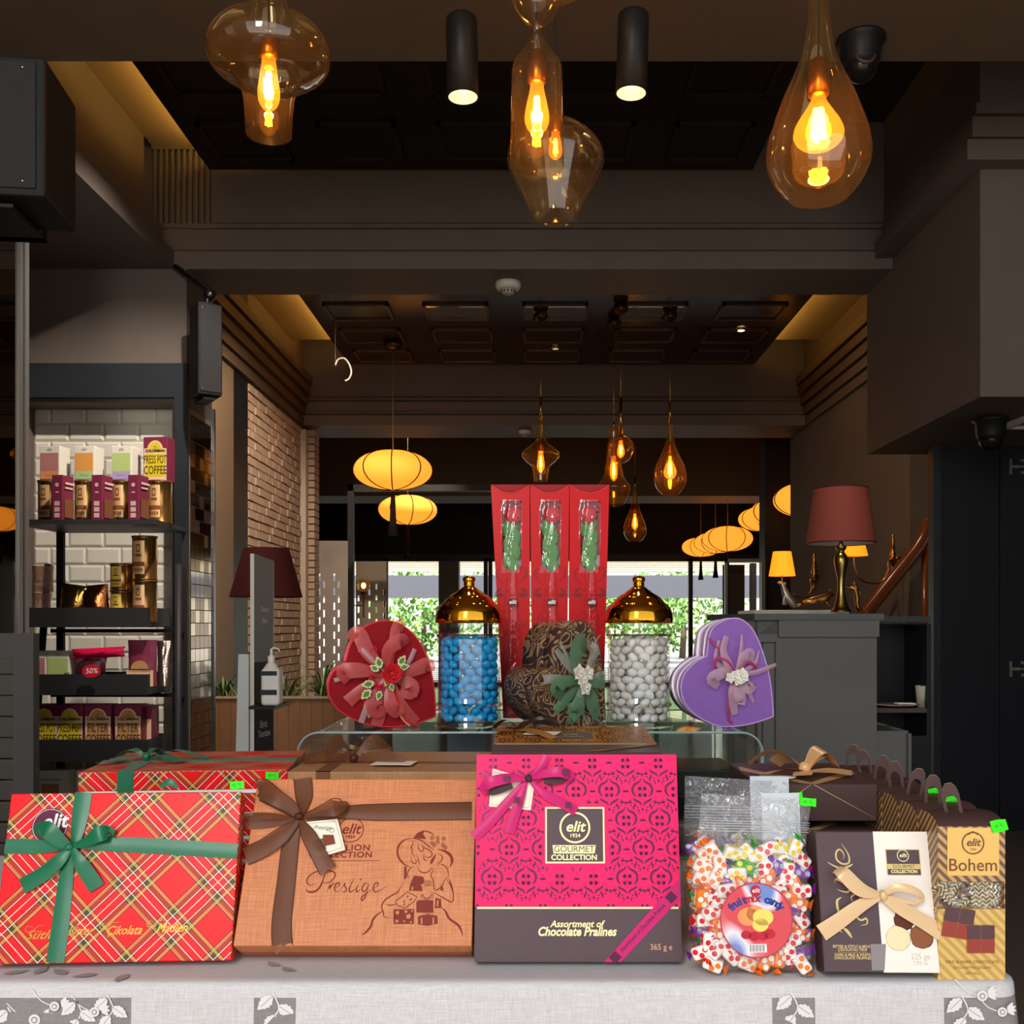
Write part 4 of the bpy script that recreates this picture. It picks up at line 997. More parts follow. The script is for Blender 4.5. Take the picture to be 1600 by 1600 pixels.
for ang, L, w, lift in ((.5, .07, .026, .030), (2.6, .06, .026, .030), (-.3, .09, .022, .01), (3.4, .08, .022, .01), (1.4, .05, .03, .02)):
    dx, dy = math.cos(ang), math.sin(ang); Lp = []; Rp = []
    for k in range(13):
        s_ = k / 12; p = c + Vector((dx, dy, 0)) * L * s_ + Vector((0, 0, lift * math.sin(PI * s_))); ww = w / 2 * (.25 + .75 * min(1, s_ * 2))
        Lp.append(p + Vector((-dy * .4, dx * .4, .9)) * ww); Rp.append(p - Vector((-dy * .4, dx * .4, .9)) * min(ww, p.z - CT))
    m.strip(Lp, Rp)
m.ball(c + Vector((0, 0, .004)), .008, 1, 12); m.build('bow', [ORG, ORE], t)
MB().prism([(.12, .05), (.185, .045), (.19, .09), (.125, .095)], CT + .004, CT + .0046).build('gift_tag', CREAM, t)
k = 1; z = zt - 2 * CT - .0004
while z >= TZ - .002:
    z = max(z, TZ + .0005)
    tt = empty('gift_box', lying(x0 + .002, Y + .003, z, 0), 'tan linen box lower in the stack behind the copper linen box, mostly hidden', 'gift box', 'copper linen boxes stacked behind')
    MB().rbox(0, CW, 0, CD, .022, CT, .0012).build('lid', LB, tt); MB().box(.002, CW - .002, .002, CD - .002, 0, .022).build('base', COPD, tt)
    z -= CT + .0004

# ================================================================== PINK DAMASK BOX
PNK = pm('hot_pink_card', '#ee1663', .45); DAM = pm('plum_foil', '#6e2a50', .22, .55); OCH = pm('ochre_card', '#b87316', .4); DOC = pm('brown_foil', '#4a2c14', .25, .5)
def motif(m, cx, cy, s, z, mi, clip, M=None):
    def ok(x, y): return clip(cx + x * s, cy + y * s)
    def S_(pts, w): 
        if all(ok(*p) for p in pts): m.stroke([(cx + a * s, cy + b * s) for a, b in pts], w * s, z, mi, M, smooth=3, taper=True)
    def D_(x, y, r):
        if ok(x - r, y) and ok(x + r, y): m.disc(cx + x * s, cy + y * s, r * s, z, mi, M, 8)
    for sx in (1, -1):
        S_([(sx * .03, .62), (sx * .12, .46), (sx * .36, .32), (sx * .45, .10), (sx * .38, -.12), (sx * .26, -.2)], .11)
        S_([(sx * .03, -.62), (sx * .12, -.48), (sx * .34, -.36), (sx * .42, -.26)], .10)
        for sy in (1, -1):
            D_(sx * .12, .0 + sy * .13, .085); D_(sx * .11, sy * .17, .07)
            S_([(sx * .52, sy * .32), (sx * .60, sy * .40), (sx * .55, sy * .50), (sx * .48, sy * .45)], .05)
            D_(sx * .52, sy * .60, .04); S_([(sx * .30, sy * .62), (sx * .42, sy * .70), (sx * .36, sy * .80)], .07)
        S_([(sx * .60, 0), (sx * .70, .035), (sx * .82, 0)], .09)
        S_([(sx * .28, .9), (sx * .16, .8), (sx * .04, .84)], .07)
    for (x, y) in ((0, .78), (0, -.78)):
        if ok(x, y + .1) and ok(x, y - .1): m.fill([(cx + a * s, cy + b * s) for a, b in ((x, y + .09), (x + .07, y), (x, y - .09), (x - .07, y))], z, mi, M)
    S_([(0, -.34), (0, 0), (0, .34)], .022)
def damask(m, x0, x1, y0, y1, hole, mi, z, s=.030, M=None):
    e = .001
    def clip(x, y):
        if not (x0 + e < x < x1 - e and y0 + e < y < y1 - e): return False
        return not (hole and hole[0] - .003 < x < hole[1] + .003 and hole[2] - .003 < y < hole[3] + .003)
    j = 0; y = y1 - .012
    while y > y0 - s:
        i = 0; x = x0 + (.0 if j % 2 else s * .75)
        while x < x1 + s: motif(m, x, y, s, z, mi, clip, M); x += s * 1.5
        y -= s * 1.28; j += 1
F = mkface(741, 1503, .032, 12)
W_, H_ = F.p(1066, 1503)[0], F.p(741, 1179)[1]
yb = F.p(800, 1417)[1]
t = empty('gift_box', F.M, 'square pink damask praline box with dark lower band and pink ribbon, front centre', 'gift box')
MB().rbox(0, W_, 0, H_, -.032, -.0004, .001).build('box_body', CHOC, t)
m = MB(); m.box(0, W_, yb, H_, -.0004, .0004, 0); m.box(0, W_, 0, yb, -.0004, .0003, 1); m.box(.003, W_ - .003, yb - .0025, yb, .0003, .0008, 2)
h0 = F.p(852, 1349); h1 = F.p(944, 1261); hole = (h0[0], h1[0], h0[1], h1[1])
damask(m, 0, W_, yb, H_, hole, 3, .0006)
m.box(hole[0], hole[1], hole[2], hole[3], .0004, .0007, 2); m.box(hole[0] + .0022, hole[1] - .0022, hole[2] + .0022, hole[3] - .0022, .0006, .0009, 1)
cx = (hole[0] + hole[1]) / 2; cy = F.p(898, 1293)[1]; elit(m, cx, cy, .0195, 2, .0011)
gx, gy = F.p(897, 1327); m.add([(gx - .0275, gy - .0055, .0011), (gx + .0275, gy - .0055, .0011), (gx + .029, gy + .0055, .0011), (gx - .029, gy + .0055, .0011)], [(0, 1, 2, 3)], 2)
m.text('GOURMET', gx, gy, .0115, .0013, 1, 0, 0, 'CENTER', 1.0, -.0000)
m.text('COLLECTION', gx, F.p(898, 1340)[1], .0098, .0011, 2, 0, 0, 'CENTER', 1.02, .0003)
m.text('Assortment of', F.p(901, 1444)[0], F.p(901, 1444)[1], .0118, .0008, 2, .25, 0, 'CENTER', 1, .0003)
m.text('Chocolate Pralines', F.p(901, 1456)[0], F.p(901, 1456)[1], .0158, .0008, 2, .25, 0, 'CENTER', .86, .0005)
m.text('365 g e', F.p(1033, 1480)[0], F.p(1033, 1480)[1], .0105, .0008, 4, 0, 0, 'CENTER', .95, .0001)
m.build('printed_front', [PNK, PLUM, GOLDL, DAM, pm('copper_print', '#d3a07c', .5)], t)
RIBP = pm('magenta_ribbon', '#c8186a', .35, sheen=.3); RIBD = pm('ribbon_print', '#5a1a3c', .4)
m = MB(); A = F.ps([(943, 1503), (970, 1503), (1064, 1402), (1060, 1374)]); m.add([(a, b, .0015) for a, b in A], [(0, 1, 2, 3)], 0)
ang = math.atan2(A[2][1] - A[1][1], A[2][0] - A[1][0]); mx_ = ((A[0][0] + A[2][0]) / 2, (A[0][1] + A[2][1]) / 2 + .002)
m.text('Assortment of Chocolate Pralines', mx_[0] + .000, mx_[1], .0075, .0018, 1, .2, ang, 'CENTER', .8, .0001)
for f in (-.052, .055):
    T = Matrix.Translation((mx_[0] + f * math.cos(ang), mx_[1] + f * math.sin(ang), .0017)) @ Matrix.Rotation(ang, 4, 'Z'); m.add([(-.006, -.006, 0), (.006, -.006, 0), (.006, .006, 0), (-.006, .006, 0)], [(0, 1, 2, 3)], 1, M=T)
m.build('corner_ribbon', [RIBP, RIBD], t)
m = MB(); tg = F.ps([(764, 1260), (829, 1266), (836, 1220), (770, 1201)]); m.prism(tg, .001, .0016, 0)
m.stroke(F.ps([(768, 1257), (826, 1262), (832, 1222), (773, 1206)]), .0006, .0018, 1, closed=True, smooth=1); m.build('gift_tag', [CREAM, pm('tag_line', '#8a8468', .6)], t)
m = MB()
for pts in ([(826, 1217, 6, .006), (845, 1200, 13, .003), (855, 1181, 15, .0015)], [(824, 1218, 6, .006), (800, 1245, 13, .007), (765, 1285, 16, .004), (740, 1308, 18, .0016)],
            [(822, 1220, 6, .006), (812, 1250, 14, .008), (800, 1285, 17, .006), (796, 1302, 17, .005)], [(828, 1219, 6, .006), (850, 1240, 14, .008), (880, 1256, 15, .006), (900, 1268, 15, .005)]):
    rib(F, m, pts, 0)
rib(F, m, [(822, 1218, 6, .010), (795, 1216, 15, .018), (768, 1222, 17, .022), (756, 1232, 14, .016), (762, 1238, 8, .008)], 0); rib(F, m, [(800, 1226, 12, .010), (775, 1234, 15, .009), (761, 1238, 8, .008)], 2)
rib(F, m, [(828, 1216, 6, .010), (850, 1209, 13, .018), (875, 1206, 16, .022), (890, 1212, 15, .014), (886, 1218, 8, .008)], 0); rib(F, m, [(850, 1220, 10, .010), (870, 1219, 13, .009), (886, 1215, 8, .008)], 2)
m.ball((*F.p(826, 1217), .010), .0055, 2, 12)
for (u, v) in ((792, 1216), (808, 1250), (888, 1258), (884, 1206)):
    x, y = F.p(u, v, .024); m.add([(x - .004, y - .004, .0245), (x + .004, y - .004, .0245), (x + .004, y + .004, .0245), (x - .004, y + .004, .0245)], [(0, 1, 2, 3)], 1)
m.build('bow', [RIBP, RIBD, pm('ribbon_inside', '#4a3038', .5)], t)
# ochre box lying behind on a stack of dark boxes
yq = 1.68; zt = CAMZ - (1175 - CY) / FP * yq; OW = .28
tilt = math.radians(3)
Mo = Matrix.Translation(((768 - CX) / FP * yq, yq, zt - .034)) @ Matrix.Rotation(tilt, 4, 'X')
t = empty('gift_box', Mo, 'ochre damask box lying flat on the centre stack, just behind the pink box', 'gift box', 'gourmet boxes stacked behind the pink box')
MB().rbox(0, OW, 0, OW, 0, .0335, .001).build('box_body', CHOC, t)
m = MB(); m.box(0, OW, .08, OW, .0334, .034, 0); m.box(0, OW, 0, .08, .0334, .0339, 1); m.box(.003, OW - .003, .0785, .081, .034, .0343, 2); m.box(.095, .175, .13, .205, .034, .0344, 1)
damask(m, 0, OW, .082, OW, (.095, .175, .13, .205), 3, .0346); m.text('elit', .135, .18, .022, .0346, 2, .25); m.text('GOURMET', .135, .155, .011, .0346, 2)
m.build('printed_top', [OCH, PLUM, GOLDL, DOC], t)
m = MB(); m.add([(.14, 0, .0352), (.175, 0, .0352), (OW, .09, .0352), (OW, .065, .0352)], [(0, 1, 2, 3)]); 
c = Vector((.04, .22, .037))
for ang, L, w, lift in ((.2, .09, .014, .02), (2.7, .05, .014, .016), (-1.0, .12, .014, .005), (-2.4, .06, .014, .006), (.6, .05, .014, .014)):
    dx, dy = math.cos(ang), math.sin(ang); Lp = []; Rp = []
    for k in range(11):
        s_ = k / 10; p = c + Vector((dx, dy, 0)) * L * s_ + Vector((0, 0, lift * math.sin(PI * s_))); ww = w / 2
        Lp.append(p + Vector((-dy, dx, .3)) * ww); Rp.append(p - Vector((-dy, dx, .3)) * ww)
    m.strip(Lp, Rp, 1 if lift > .01 else 0)
m.build('ribbon', [pm('bronze_ribbon', '#9a6a30', .35), pm('dark_brown_ribbon', '#33201a', .35)], t)
MB().prism([(.05, .17), (.11, .165), (.12, .20), (.06, .205)], .036, .0365).build('gift_tag', CREAM, t)
for k in range(6):
    z = TZ + .0006 + .0334 * k
    tt = empty('gift_box', Matrix.Translation(((768 - CX) / FP * yq + .002 * (-1) ** k, yq + .005, z)), 'dark box in the centre stack under the ochre damask box, mostly hidden', 'gift box', 'gourmet boxes stacked behind the pink box')
    MB().rbox(0, OW + .0, 0, OW, 0, .0328, .001).build('box_body', CHOC, tt); m = MB(); m.box(0, OW, .08, OW, .0327, .0331, 0); m.box(0, OW, 0, .08, .0327, .0331, 1); m.build('printed_top', [OCH, PLUM], tt)

# ================================================================== TRUFFLE BOX
F = mkface(1288, 1519, .04, 15, -1)
W_, H_ = F.p(1468, 1518)[0], F.p(1274, 1299)[1]
t = empty('gift_box', F.M, 'truffle box half plum half cream with a gold satin bow, front right', 'gift box')
MB().rbox(0, W_, 0, H_, -.04, 0, .001).build('box_body', CHOC, t)
xs0, xs1 = F.p(1384, 1515)[0], F.p(1364, 1300)[0]; xs1 = xs0
xs = F.p(1373, 1420)[0]
m = MB(); m.box(.001, xs, .001, H_ - .001, 0, .0004, 0); m.box(xs, W_, 0, H_, 0, .0006, 1)
# truffle script, reading upwards, as brush strokes (origin 1250,1160 scale 3.636)
Q = dict(o=(1250, 1160), s=3.636)
def tz(pts, w): m.stroke(F.ps([(Q['o'][0] + a / Q['s'], Q['o'][1] + b / Q['s']) for a, b in pts]), w, .0007, 2, taper=True)
tz([(235, 575), (262, 615), (278, 650), (275, 685), (240, 690), (208, 665), (205, 625), (225, 608), (248, 635), (245, 665)], .0022)
tz([(155, 680), (200, 705), (240, 715), (285, 700), (300, 690)], .0026); tz([(180, 735), (225, 760), (262, 770), (280, 755)], .0026)
tz([(195, 800), (205, 770), (232, 790), (270, 808), (285, 830), (270, 850), (235, 845), (210, 835)], .0024); tz([(300, 905), (290, 880), (320, 860), (340, 880), (325, 920), (300, 900)], .0020)
tz([(235, 880), (210, 900), (215, 950), (230, 985)], .0030); tz([(260, 940), (300, 960), (330, 980), (345, 960)], .0026)
tz([(215, 985), (260, 960), (310, 985), (345, 1010), (375, 1000), (380, 1030), (345, 1040)], .0022); tz([(240, 1050), (270, 1075), (295, 1112)], .0036); tz([(245, 1035), (220, 1060), (240, 1080)], .0018)
for k, (txt, v) in enumerate((('BITTER & SÜTLÜ & BEYAZ', 1479), ('ÇİKOLATALI TRÜF', 1484), ('DARK & MILK & WHITE', 1492), ('CHOCOLATE TRUFFLES', 1497))):
    x, y = F.p(1332, v); m.text(txt, x, y, .0046, .0007, 2, 0, 0, 'CENTER', .95, .0001)
m.stroke(F.ps([(1308, 1488), (1355, 1488)]), .0003, .0007, 2, smooth=1)
a, b = F.p(1386, 1368), F.p(1436, 1327)
m.box(a[0], b[0], a[1], b[1], .0006, .0010, 2); m.box(a[0] + .001, b[0] - .001, a[1] + .001, b[1] - .001, .0009, .0012, 0)
cx = (a[0] + b[0]) / 2; elit(m, cx, F.p(1410, 1337)[1], .0072, 3, .0014, year=False); m.box(a[0] + .001, b[0] - .001, F.p(1410, 1358)[1], F.p(1410, 1350)[1], .0012, .0014, 2)
m.text('GOURMET', cx, F.p(1410, 1354)[1], .006, .0016, 0, 0, 0, 'CENTER', 1); m.text('COLLECTION', cx, F.p(1410, 1362)[1], .0055, .0014, 3, 0, 0, 'CENTER', 1, .0002)
m.text('225 ge', F.p(1438, 1495)[0], F.p(1438, 1495)[1], .010, .0008, 4, 0, 0, 'CENTER', .9)
m.text('7.93 oz', F.p(1438, 1505)[0], F.p(1438, 1505)[1], .007, .0008, 4, 0, 0, 'CENTER', .9)
fa = F.ps([(1360, 1475), (1384, 1475), (1382, 1516), (1362, 1516)]); m.add([(p[0], p[1], .0008) for p in fa], [(3, 2, 1, 0)], 5)
m.build('printed_front', [PLUM, pm('ivory_card', '#efe7da', .4), pm('gold_script_bright', '#d9bb78', .35, .3), GOLDL, pm('warm_grey_print', '#c8b8a8', .5), pm('grey_fold', '#8d8486', .3)], t)
m = MB()   # three printed truffle balls as domes low on the card
for u, v, r, i in ((1403, 1466, 18, 0), (1440, 1463, 17, 1), (1412, 1437, 15, 2)):
    x, y = F.p(u, v)
    bm = bmesh.new(); bmesh.ops.create_icosphere(bm, subdivisions=3, radius=px(r, 1.4)); random.seed(i + 9)
    for vv in bm.verts: vv.co *= 1 + random.uniform(-.07, .07) * (0.4 if i == 0 else 1); vv.co.z *= .08
    bmesh.ops.translate(bm, vec=(x, y, .0012), verts=bm.verts); m.bm(bm, i, True)
m.build('printed_truffles', [pm('white_truffle', '#e9dcae', .7), pm('milk_truffle', '#8d5636', .7), pm('dark_truffle', '#5c3020', .6)], t)
SAT = pm('gold_satin', '#dcb88a', .3, .1, sheen=.3); SATD = pm('gold_satin_deep', '#c9a070', .4)
m = MB(); K = (1376, 1399)
rib(F, m, [(K[0], K[1], 9, .010), (1345, 1390, 22, .018), (1318, 1365, 22, .022), (1308, 1357, 14, .012)], 0); rib(F, m, [(K[0] - 4, K[1] + 2, 8, .008), (1340, 1383, 15, .008), (1311, 1366, 20, .010)], 0)
rib(F, m, [(K[0] + 3, K[1] - 1, 9, .010), (1400, 1387, 12, .018), (1425, 1390, 12, .022), (1441, 1402, 9, .018), (1430, 1412, 7, .012)], 0); rib(F, m, [(K[0] + 4, K[1] + 2, 7, .008), (1400, 1405, 8, .009), (1432, 1412, 6, .011)], 0)
rib(F, m, [(K[0] - 2, K[1] + 3, 9, .010), (1345, 1415, 20, .010), (1310, 1440, 24, .007), (1283, 1458, 26, .005)], 0)
rib(F, m, [(K[0] + 3, K[1] + 3, 9, .010), (1405, 1418, 20, .010), (1440, 1438, 23, .007), (1472, 1458, 25, .005)], 0)
m.ball((*F.p(*K), .011), .007, 0, 14, sc=(.8, 1.1, .7)); m.build('bow', [SAT], t)

# ================================================================== BOXES WITH GOLD RIBBON BEHIND
gx0, gx1, gy0, gy1, gh = (1186 - CX) / FP * 1.5, .502, 1.5, 1.73, .0535
def gold_box(z, top, label):
    t = empty('gift_box', Matrix.Translation((gx0, gy0, z)), label, 'gift box', 'brown boxes tied with gold satin ribbon')
    w, d = gx1 - gx0, gy1 - gy0
    MB().rbox(0, w, 0, d, 0, gh, .001).build('box_body', CHOC, t)
    m = MB(); m.stroke([(0, 0), (w * .5, 0)], .0, 0)
    T = Matrix.Rotation(PI / 2, 4, 'X'); L = []
    for (a, b) in (((w * .46, gh), (w * .98, .004)), ((w * .44, gh), (w * .05, .004))): m.tube([(a[0], -.0006, a[1]), (b[0], -.0006, b[1])], .0006, 5)
    m.add([(w * .40, 0, gh + .0006), (w * .50, 0, gh + .0006), (w, d * .45, gh + .0006), (w, d * .62, gh + .0006)], [(0, 1, 2, 3)], 0); m.add([(w * .40, 0, gh + .0007), (w * .50, 0, gh + .0007), (w * .04, d * .8, gh + .0007), (0, d * .6, gh + .0007)], [(0, 1, 2, 3)], 0)
    m.build('ribbon_band', SATD, t)
    m = MB(); c = Vector((w * .52, d * .38, gh + .006)); k_ = 1 if top else .12
    for ang, L_, ww, lift, up in ((2.85, .085, .024, .030 * k_, .3), (.25, .05, .026, .034 * k_, .2), (-2.7, .075, .02, .006, .2), (-.35, .07, .022, .004, .1), (2.2, .06, .022, .02 * k_, .5), (-1.9, .05, .02, .004, .1), (.6, .06, .02, .028 * k_, .6)):
        dx, dy = math.cos(ang), math.sin(ang); Lp = []; Rp = []
        for q in range(15):
            s_ = q / 14; p = c + Vector((dx, dy, 0)) * L_ * s_ + Vector((0, 0, lift * math.sin(PI * s_ * .9))); wv = ww * .72 * (.35 + .65 * min(1, s_ * 2.2))
            n_ = Vector((-dy, dx, up)).normalized(); a = p + n_ * wv; b = p - n_ * wv; b.z = max(b.z, gh + .002); Lp.append(a); Rp.append(b)
        m.strip(Lp, Rp)
    m.ball(c + Vector((0, 0, .006 * k_)), .010 * (1 if top else .6), 0, 12, sc=(1, 1, 1 if top else .3)); m.build('bow', pm('gold_satin_top', '#dfae78', .3, .0, spec=.6), t)
    if top: MB().lathe([(.001, 0), (.022, .0003), (.022, .001), (.001, .0013)], 28, (w * .22, d * .2, gh + .004), sx=1.25).build('gift_tag', CREAM, t)
    return t
zz = .965 - gh
gold_box(zz, True, 'brown box with large gold satin bow, topmost of the stack behind the candy bags')
gold_box(zz - gh - .014, False, 'brown box with flattened gold ribbon, second in the stack behind the truffle box')
for q in (2,):
    pass
for z, lb in ((TZ + .0005, 'brown box at the bottom of the stack behind the truffle box'),):
    tt = empty('gift_box', Matrix.Translation((gx0, gy0, z)), lb, 'gift box', 'brown boxes tied with gold satin ribbon')
    MB().rbox(0, gx1 - gx0, 0, gy1 - gy0, 0, .0838, .001).build('box_body', CHOC, tt)

# ================================================================== HANDLED CHOCOLATE BOXES
def stripes(name, c1, c2, f, diag=1, metal=0):
    m, nt, b = nodes(name); b.inputs['Roughness'].default_value = .4; b.inputs['Metallic'].default_value = metal
    tc = nt.nodes.new('ShaderNodeTexCoord'); sp = nt.nodes.new('ShaderNodeSeparateXYZ'); nt.links.new(tc.outputs['Object'], sp.inputs[0])
    s = math_node(nt, 'ADD', math_node(nt, 'ADD', sp.outputs['X'], sp.outputs['Y']), math_node(nt, 'MULTIPLY', sp.outputs['Z'], diag))
    fr = math_node(nt, 'GREATER_THAN', math_node(nt, 'FRACT', math_node(nt, 'MULTIPLY', s, f)), .5)
    mx = nt.nodes.new('ShaderNodeMix'); mx.data_type = 'RGBA'; mx.inputs[6].default_value = hx(c1); mx.inputs[7].default_value = hx(c2); nt.links.new(fr, mx.inputs[0]); nt.links.new(mx.outputs[2], b.inputs['Base Color'])
    return m
def chevron(name):
    m, nt, b = nodes(name); b.inputs['Roughness'].default_value = .3
    tc = nt.nodes.new('ShaderNodeTexCoord'); sp = nt.nodes.new('ShaderNodeSeparateXYZ'); nt.links.new(tc.outputs['UV'], sp.inputs[0])
    tri = math_node(nt, 'PINGPONG', sp.outputs['X'], .0045)
    fr = math_node(nt, 'GREATER_THAN', math_node(nt, 'FRACT', math_node(nt, 'MULTIPLY', math_node(nt, 'ADD', math_node(nt, 'MULTIPLY', tri, .9), sp.outputs['Y']), 190)), .5)
    mx = nt.nodes.new('ShaderNodeMix'); mx.data_type = 'RGBA'; mx.inputs[6].default_value = hx('#4a3d2c'); mx.inputs[7].default_value = hx('#d8c48e'); nt.links.new(fr, mx.inputs[0]); nt.links.new(mx.outputs[2], b.inputs['Base Color'])
    return m
SP = stripes('rose_plum_stripes', '#d9a895', '#6e4a4a', 75); SG = stripes('gold_stripes', '#d9b56a', '#c29848', 75); SD = stripes('side_stripes', '#6b4a34', '#c29a62', 80, 1)
HB = pm('handle_board', '#4e3733', .45); HE = pm('board_cut_edge', '#e6cfbb', .6); BGOLD = pm('bohem_gold_panel', '#d8b068', .28, .55); CHEV = chevron('herringbone_foil')
bw, bd_, bh = .085, .068, .194
def handled(i, label, sticker_at):
    Yf = 1.295 + .0705 * i; X = (1466 - CX) / FP * 1.295
    t = empty('handled_box', Matrix.Translation((X, Yf, TZ)), label, 'chocolate box', 'handled chocolate boxes in a row')
    w, d, h = bw, bd_, bh
    m = MB(); m.box(0, w, .0008, d, 0, h * .46, 1); m.box(0, w, .0008, d, h * .46, h * .62, 0) if i else m.box(0, w, .03, d, h * .46, h, 0)
    if i: m.box(0, w, .0008, d, h * .62, h, 0)
    else: m.box(0, w, .0008, .03, h * .64, h, 0); m.box(0, .0012, .0008, .03, h * .46, h * .64, 0); m.box(w - .0012, w, .0008, .03, h * .46, h * .64, 0)
    m.build('carton', [SD, SG], t)
    # curved top flap
    rp = [(0, h), (d * .12, h + .006), (d * .35, h + .0105), (d * .6, h + .012), (d, h + .010)]; rp = crom(rp, 4); mm = MB()
    vs = [(a, y, z) for a in (0, w) for y, z in rp]; n_ = len(rp)
    mm.add(vs, [(k, k + 1, k + 1 + n_, k + n_) for k in range(n_ - 1)], 0, True)
    mm.add([(0, y, z) for y, z in rp] + [(0, d, h)], [list(range(n_ + 1))], 1); mm.add([(w, y, z) for y, z in rp] + [(w, d, h)], [list(range(n_ + 1))[::-1]], 1)
    mm.add([(0, d, h), (w, d, h), (w, d, h + .01), (0, d, h + .01)], [(0, 1, 2, 3)], 0); mm.build('top_flap', [HB, SD], t)
    # arched handle, two plies of board
    hm = MB(); y0 = d * .5; hw = .011; x0 = w * .40; zb = h + .010; top = .040; lean = (i * 37 % 5 - 2) * .10
    out = [(-hw, 0), (-hw, top * .55), (-hw * .8, top * .8), (-hw * .35, top * .98), (hw * .35, top), (hw * .8, top * .85), (hw, top * .6), (hw, 0)]
    inn = [(hw * .62, 0), (hw * .62, top * .45), (hw * .3, top * .60), (-hw * .3, top * .60), (-hw * .62, top * .45), (-hw * .62, 0)]
    poly = out + inn; T = Matrix.Translation((x0, y0, zb)) @ Matrix.Rotation(-.35, 4, 'Z') @ Matrix.Rotation(lean, 4, 'Y') @ Matrix.Rotation(PI / 2, 4, 'X')
    k_ = len(poly); hm.fill(poly, .0022, 0, T); hm.fill(poly, -.0022, 0, T)
    vs = [(a, b, -.0022) for a, b in poly] + [(a, b, .0022) for a, b in poly]; hm.add(vs, [(q, (q + 1) % k_, k_ + (q + 1) % k_, k_ + q) for q in range(k_)], 1, False, T)
    hm.build('handle', [HB, HE], t)
    if sticker_at:
        T = Matrix.Translation((w * sticker_at, -.001 if i == 0 else d * .6, h + (.001 if i == 0 else .012))) @ Matrix.Rotation(-.25, 4, 'Y') @ Matrix.Rotation(PI / 2 - .15, 4, 'X')
        s = MB(T); s.prism([(-.010, -.007), (0, -.008), (.010, -.007), (.010, .006), (0, .008), (-.010, .008)], 0, .0005); s.text('45 TL', 0, 0, .005, .0007, 1); o = s.build('price_sticker', [LIME, INK], t); o['label'] = 'lime green price sticker'
    return t
ORD = ['nearest', 'second', 'third', 'fourth', 'fifth', 'sixth', 'seventh and farthest']
for i in range(7):
    t = handled(i, ['striped gold handled chocolate box with window, nearest at the right end of the table'][0] if i == 0 else 'brown handled chocolate box, %s from the front in the row at the right' % ORD[i], {0: .9, 1: .75, 2: .8}.get(i))
    if i == 0: T0 = t
w, d, h = bw, bd_, bh
Mf = Matrix.Rotation(PI / 2, 4, 'X')
m = MB(Mf); zf = lambda v: (1531 - v) / 240 * h; xf = lambda u: (u - 1466) / 105 * w
m.box(xf(1480), xf(1561), zf(1368), zf(1293), -.0004, .0004, 0)
elit(m, xf(1520), zf(1317), .0135, 1, .0008, year=False); m.text('1924', xf(1520), zf(1327), .004, .0008, 1); m.stroke([(xf(1513), zf(1304)), (xf(1520), zf(1299)), (xf(1527), zf(1304))], .0014, .0009, 1)
m.text('Bohem', xf(1520), zf(1352), .0225, .0008, 1, 0, 0, 'CENTER', .98, .0001)
m.build('front_panel', [BGOLD, pm('bohem_print', '#7a5236', .5)], T0)
m = MB(Mf)
for (u, v, s, a) in ((1497, 1442, 24, -.16), (1532, 1467, 22, 0)):
    x, y = xf(u), zf(v); S2 = s / 105 * w
    T = Matrix.Translation((x, y, .0008)) @ Matrix.Rotation(a, 4, 'Z')
    for i in (0, 1):
        for j in (0, 1): m.add([((i - 1) * S2 + .0003, (j - 1) * S2 + .0003, 0), (i * S2 - .0003, (j - 1) * S2 + .0003, 0), (i * S2 - .0003, j * S2 - .0003, 0), ((i - 1) * S2 + .0003, j * S2 - .0003, 0)], [(0, 1, 2, 3)], 0 if j else 1, M=T @ Matrix.Translation((0, 0, .0004 * (u > 1500))))
m.text('MILK & DARK CHOCOLATE', xf(1519), zf(1503), .0052, .0006, 2, 0, 0, 'CENTER', 1.05); m.text('SÜTLÜ & BİTTER ÇİKOLATA', xf(1519), zf(1512), .0042, .0006, 2, 0, 0, 'CENTER', .9); m.text('NET 150 g', xf(1519), zf(1521), .0042, .0006, 2)
m.build('printed_lower_front', [pm('printed_dark_square', '#5c4044', .5), pm('printed_red_square', '#9a4238', .5), pm('bronze_print', '#8d6a2e', .5)], T0)
MB().box(.002, w - .002, .004, .0045, h * .44, h * .65).build('window_film', thin_glass('window_film', (1, 1, 1), .10, .03, .5, wrinkle=.6, wscale=90), T0)
# foil wrapped chocolates behind the window
random.seed(12)
for i, (u, v, a, ww, hh) in enumerate(((1478, 1385, -.9, .011, .03), (1484, 1402, .7, .012, .034), (1500, 1383, -.45, .011, .03), (1538, 1384, .0, .03, .012), (1540, 1405, .03, .028, .028), (1505, 1420, -.8, .010, .03), (1545, 1428, .12, .026, .009), (1562, 1400, 1.45, .03, .009), (1476, 1430, .2, .018, .012))):
    T = Matrix.Translation((xf(u), .010 + .0016 * (i % 3), zf(v))) @ Matrix.Rotation(PI / 2, 4, 'X') @ Matrix.Rotation(a, 4, 'Z')
    o = MB(T).rbox(-ww / 2, ww / 2, -hh / 2, hh / 2, -.003, .003, .002).build('foil_chocolate', CHEV); o.location = T0.location
    me = o.data; uv = me.uv_layers.new(name='UVMap'); Ti = T.inverted()
    for lp in me.loops: c = Ti @ me.vertices[lp.vertex_index].co; uv.data[lp.index].uv = (c.x, c.y)
    tag(o, 'herringbone foil chocolate behind the window of the nearest handled box', 'chocolate', 'foil chocolates in the handled box')
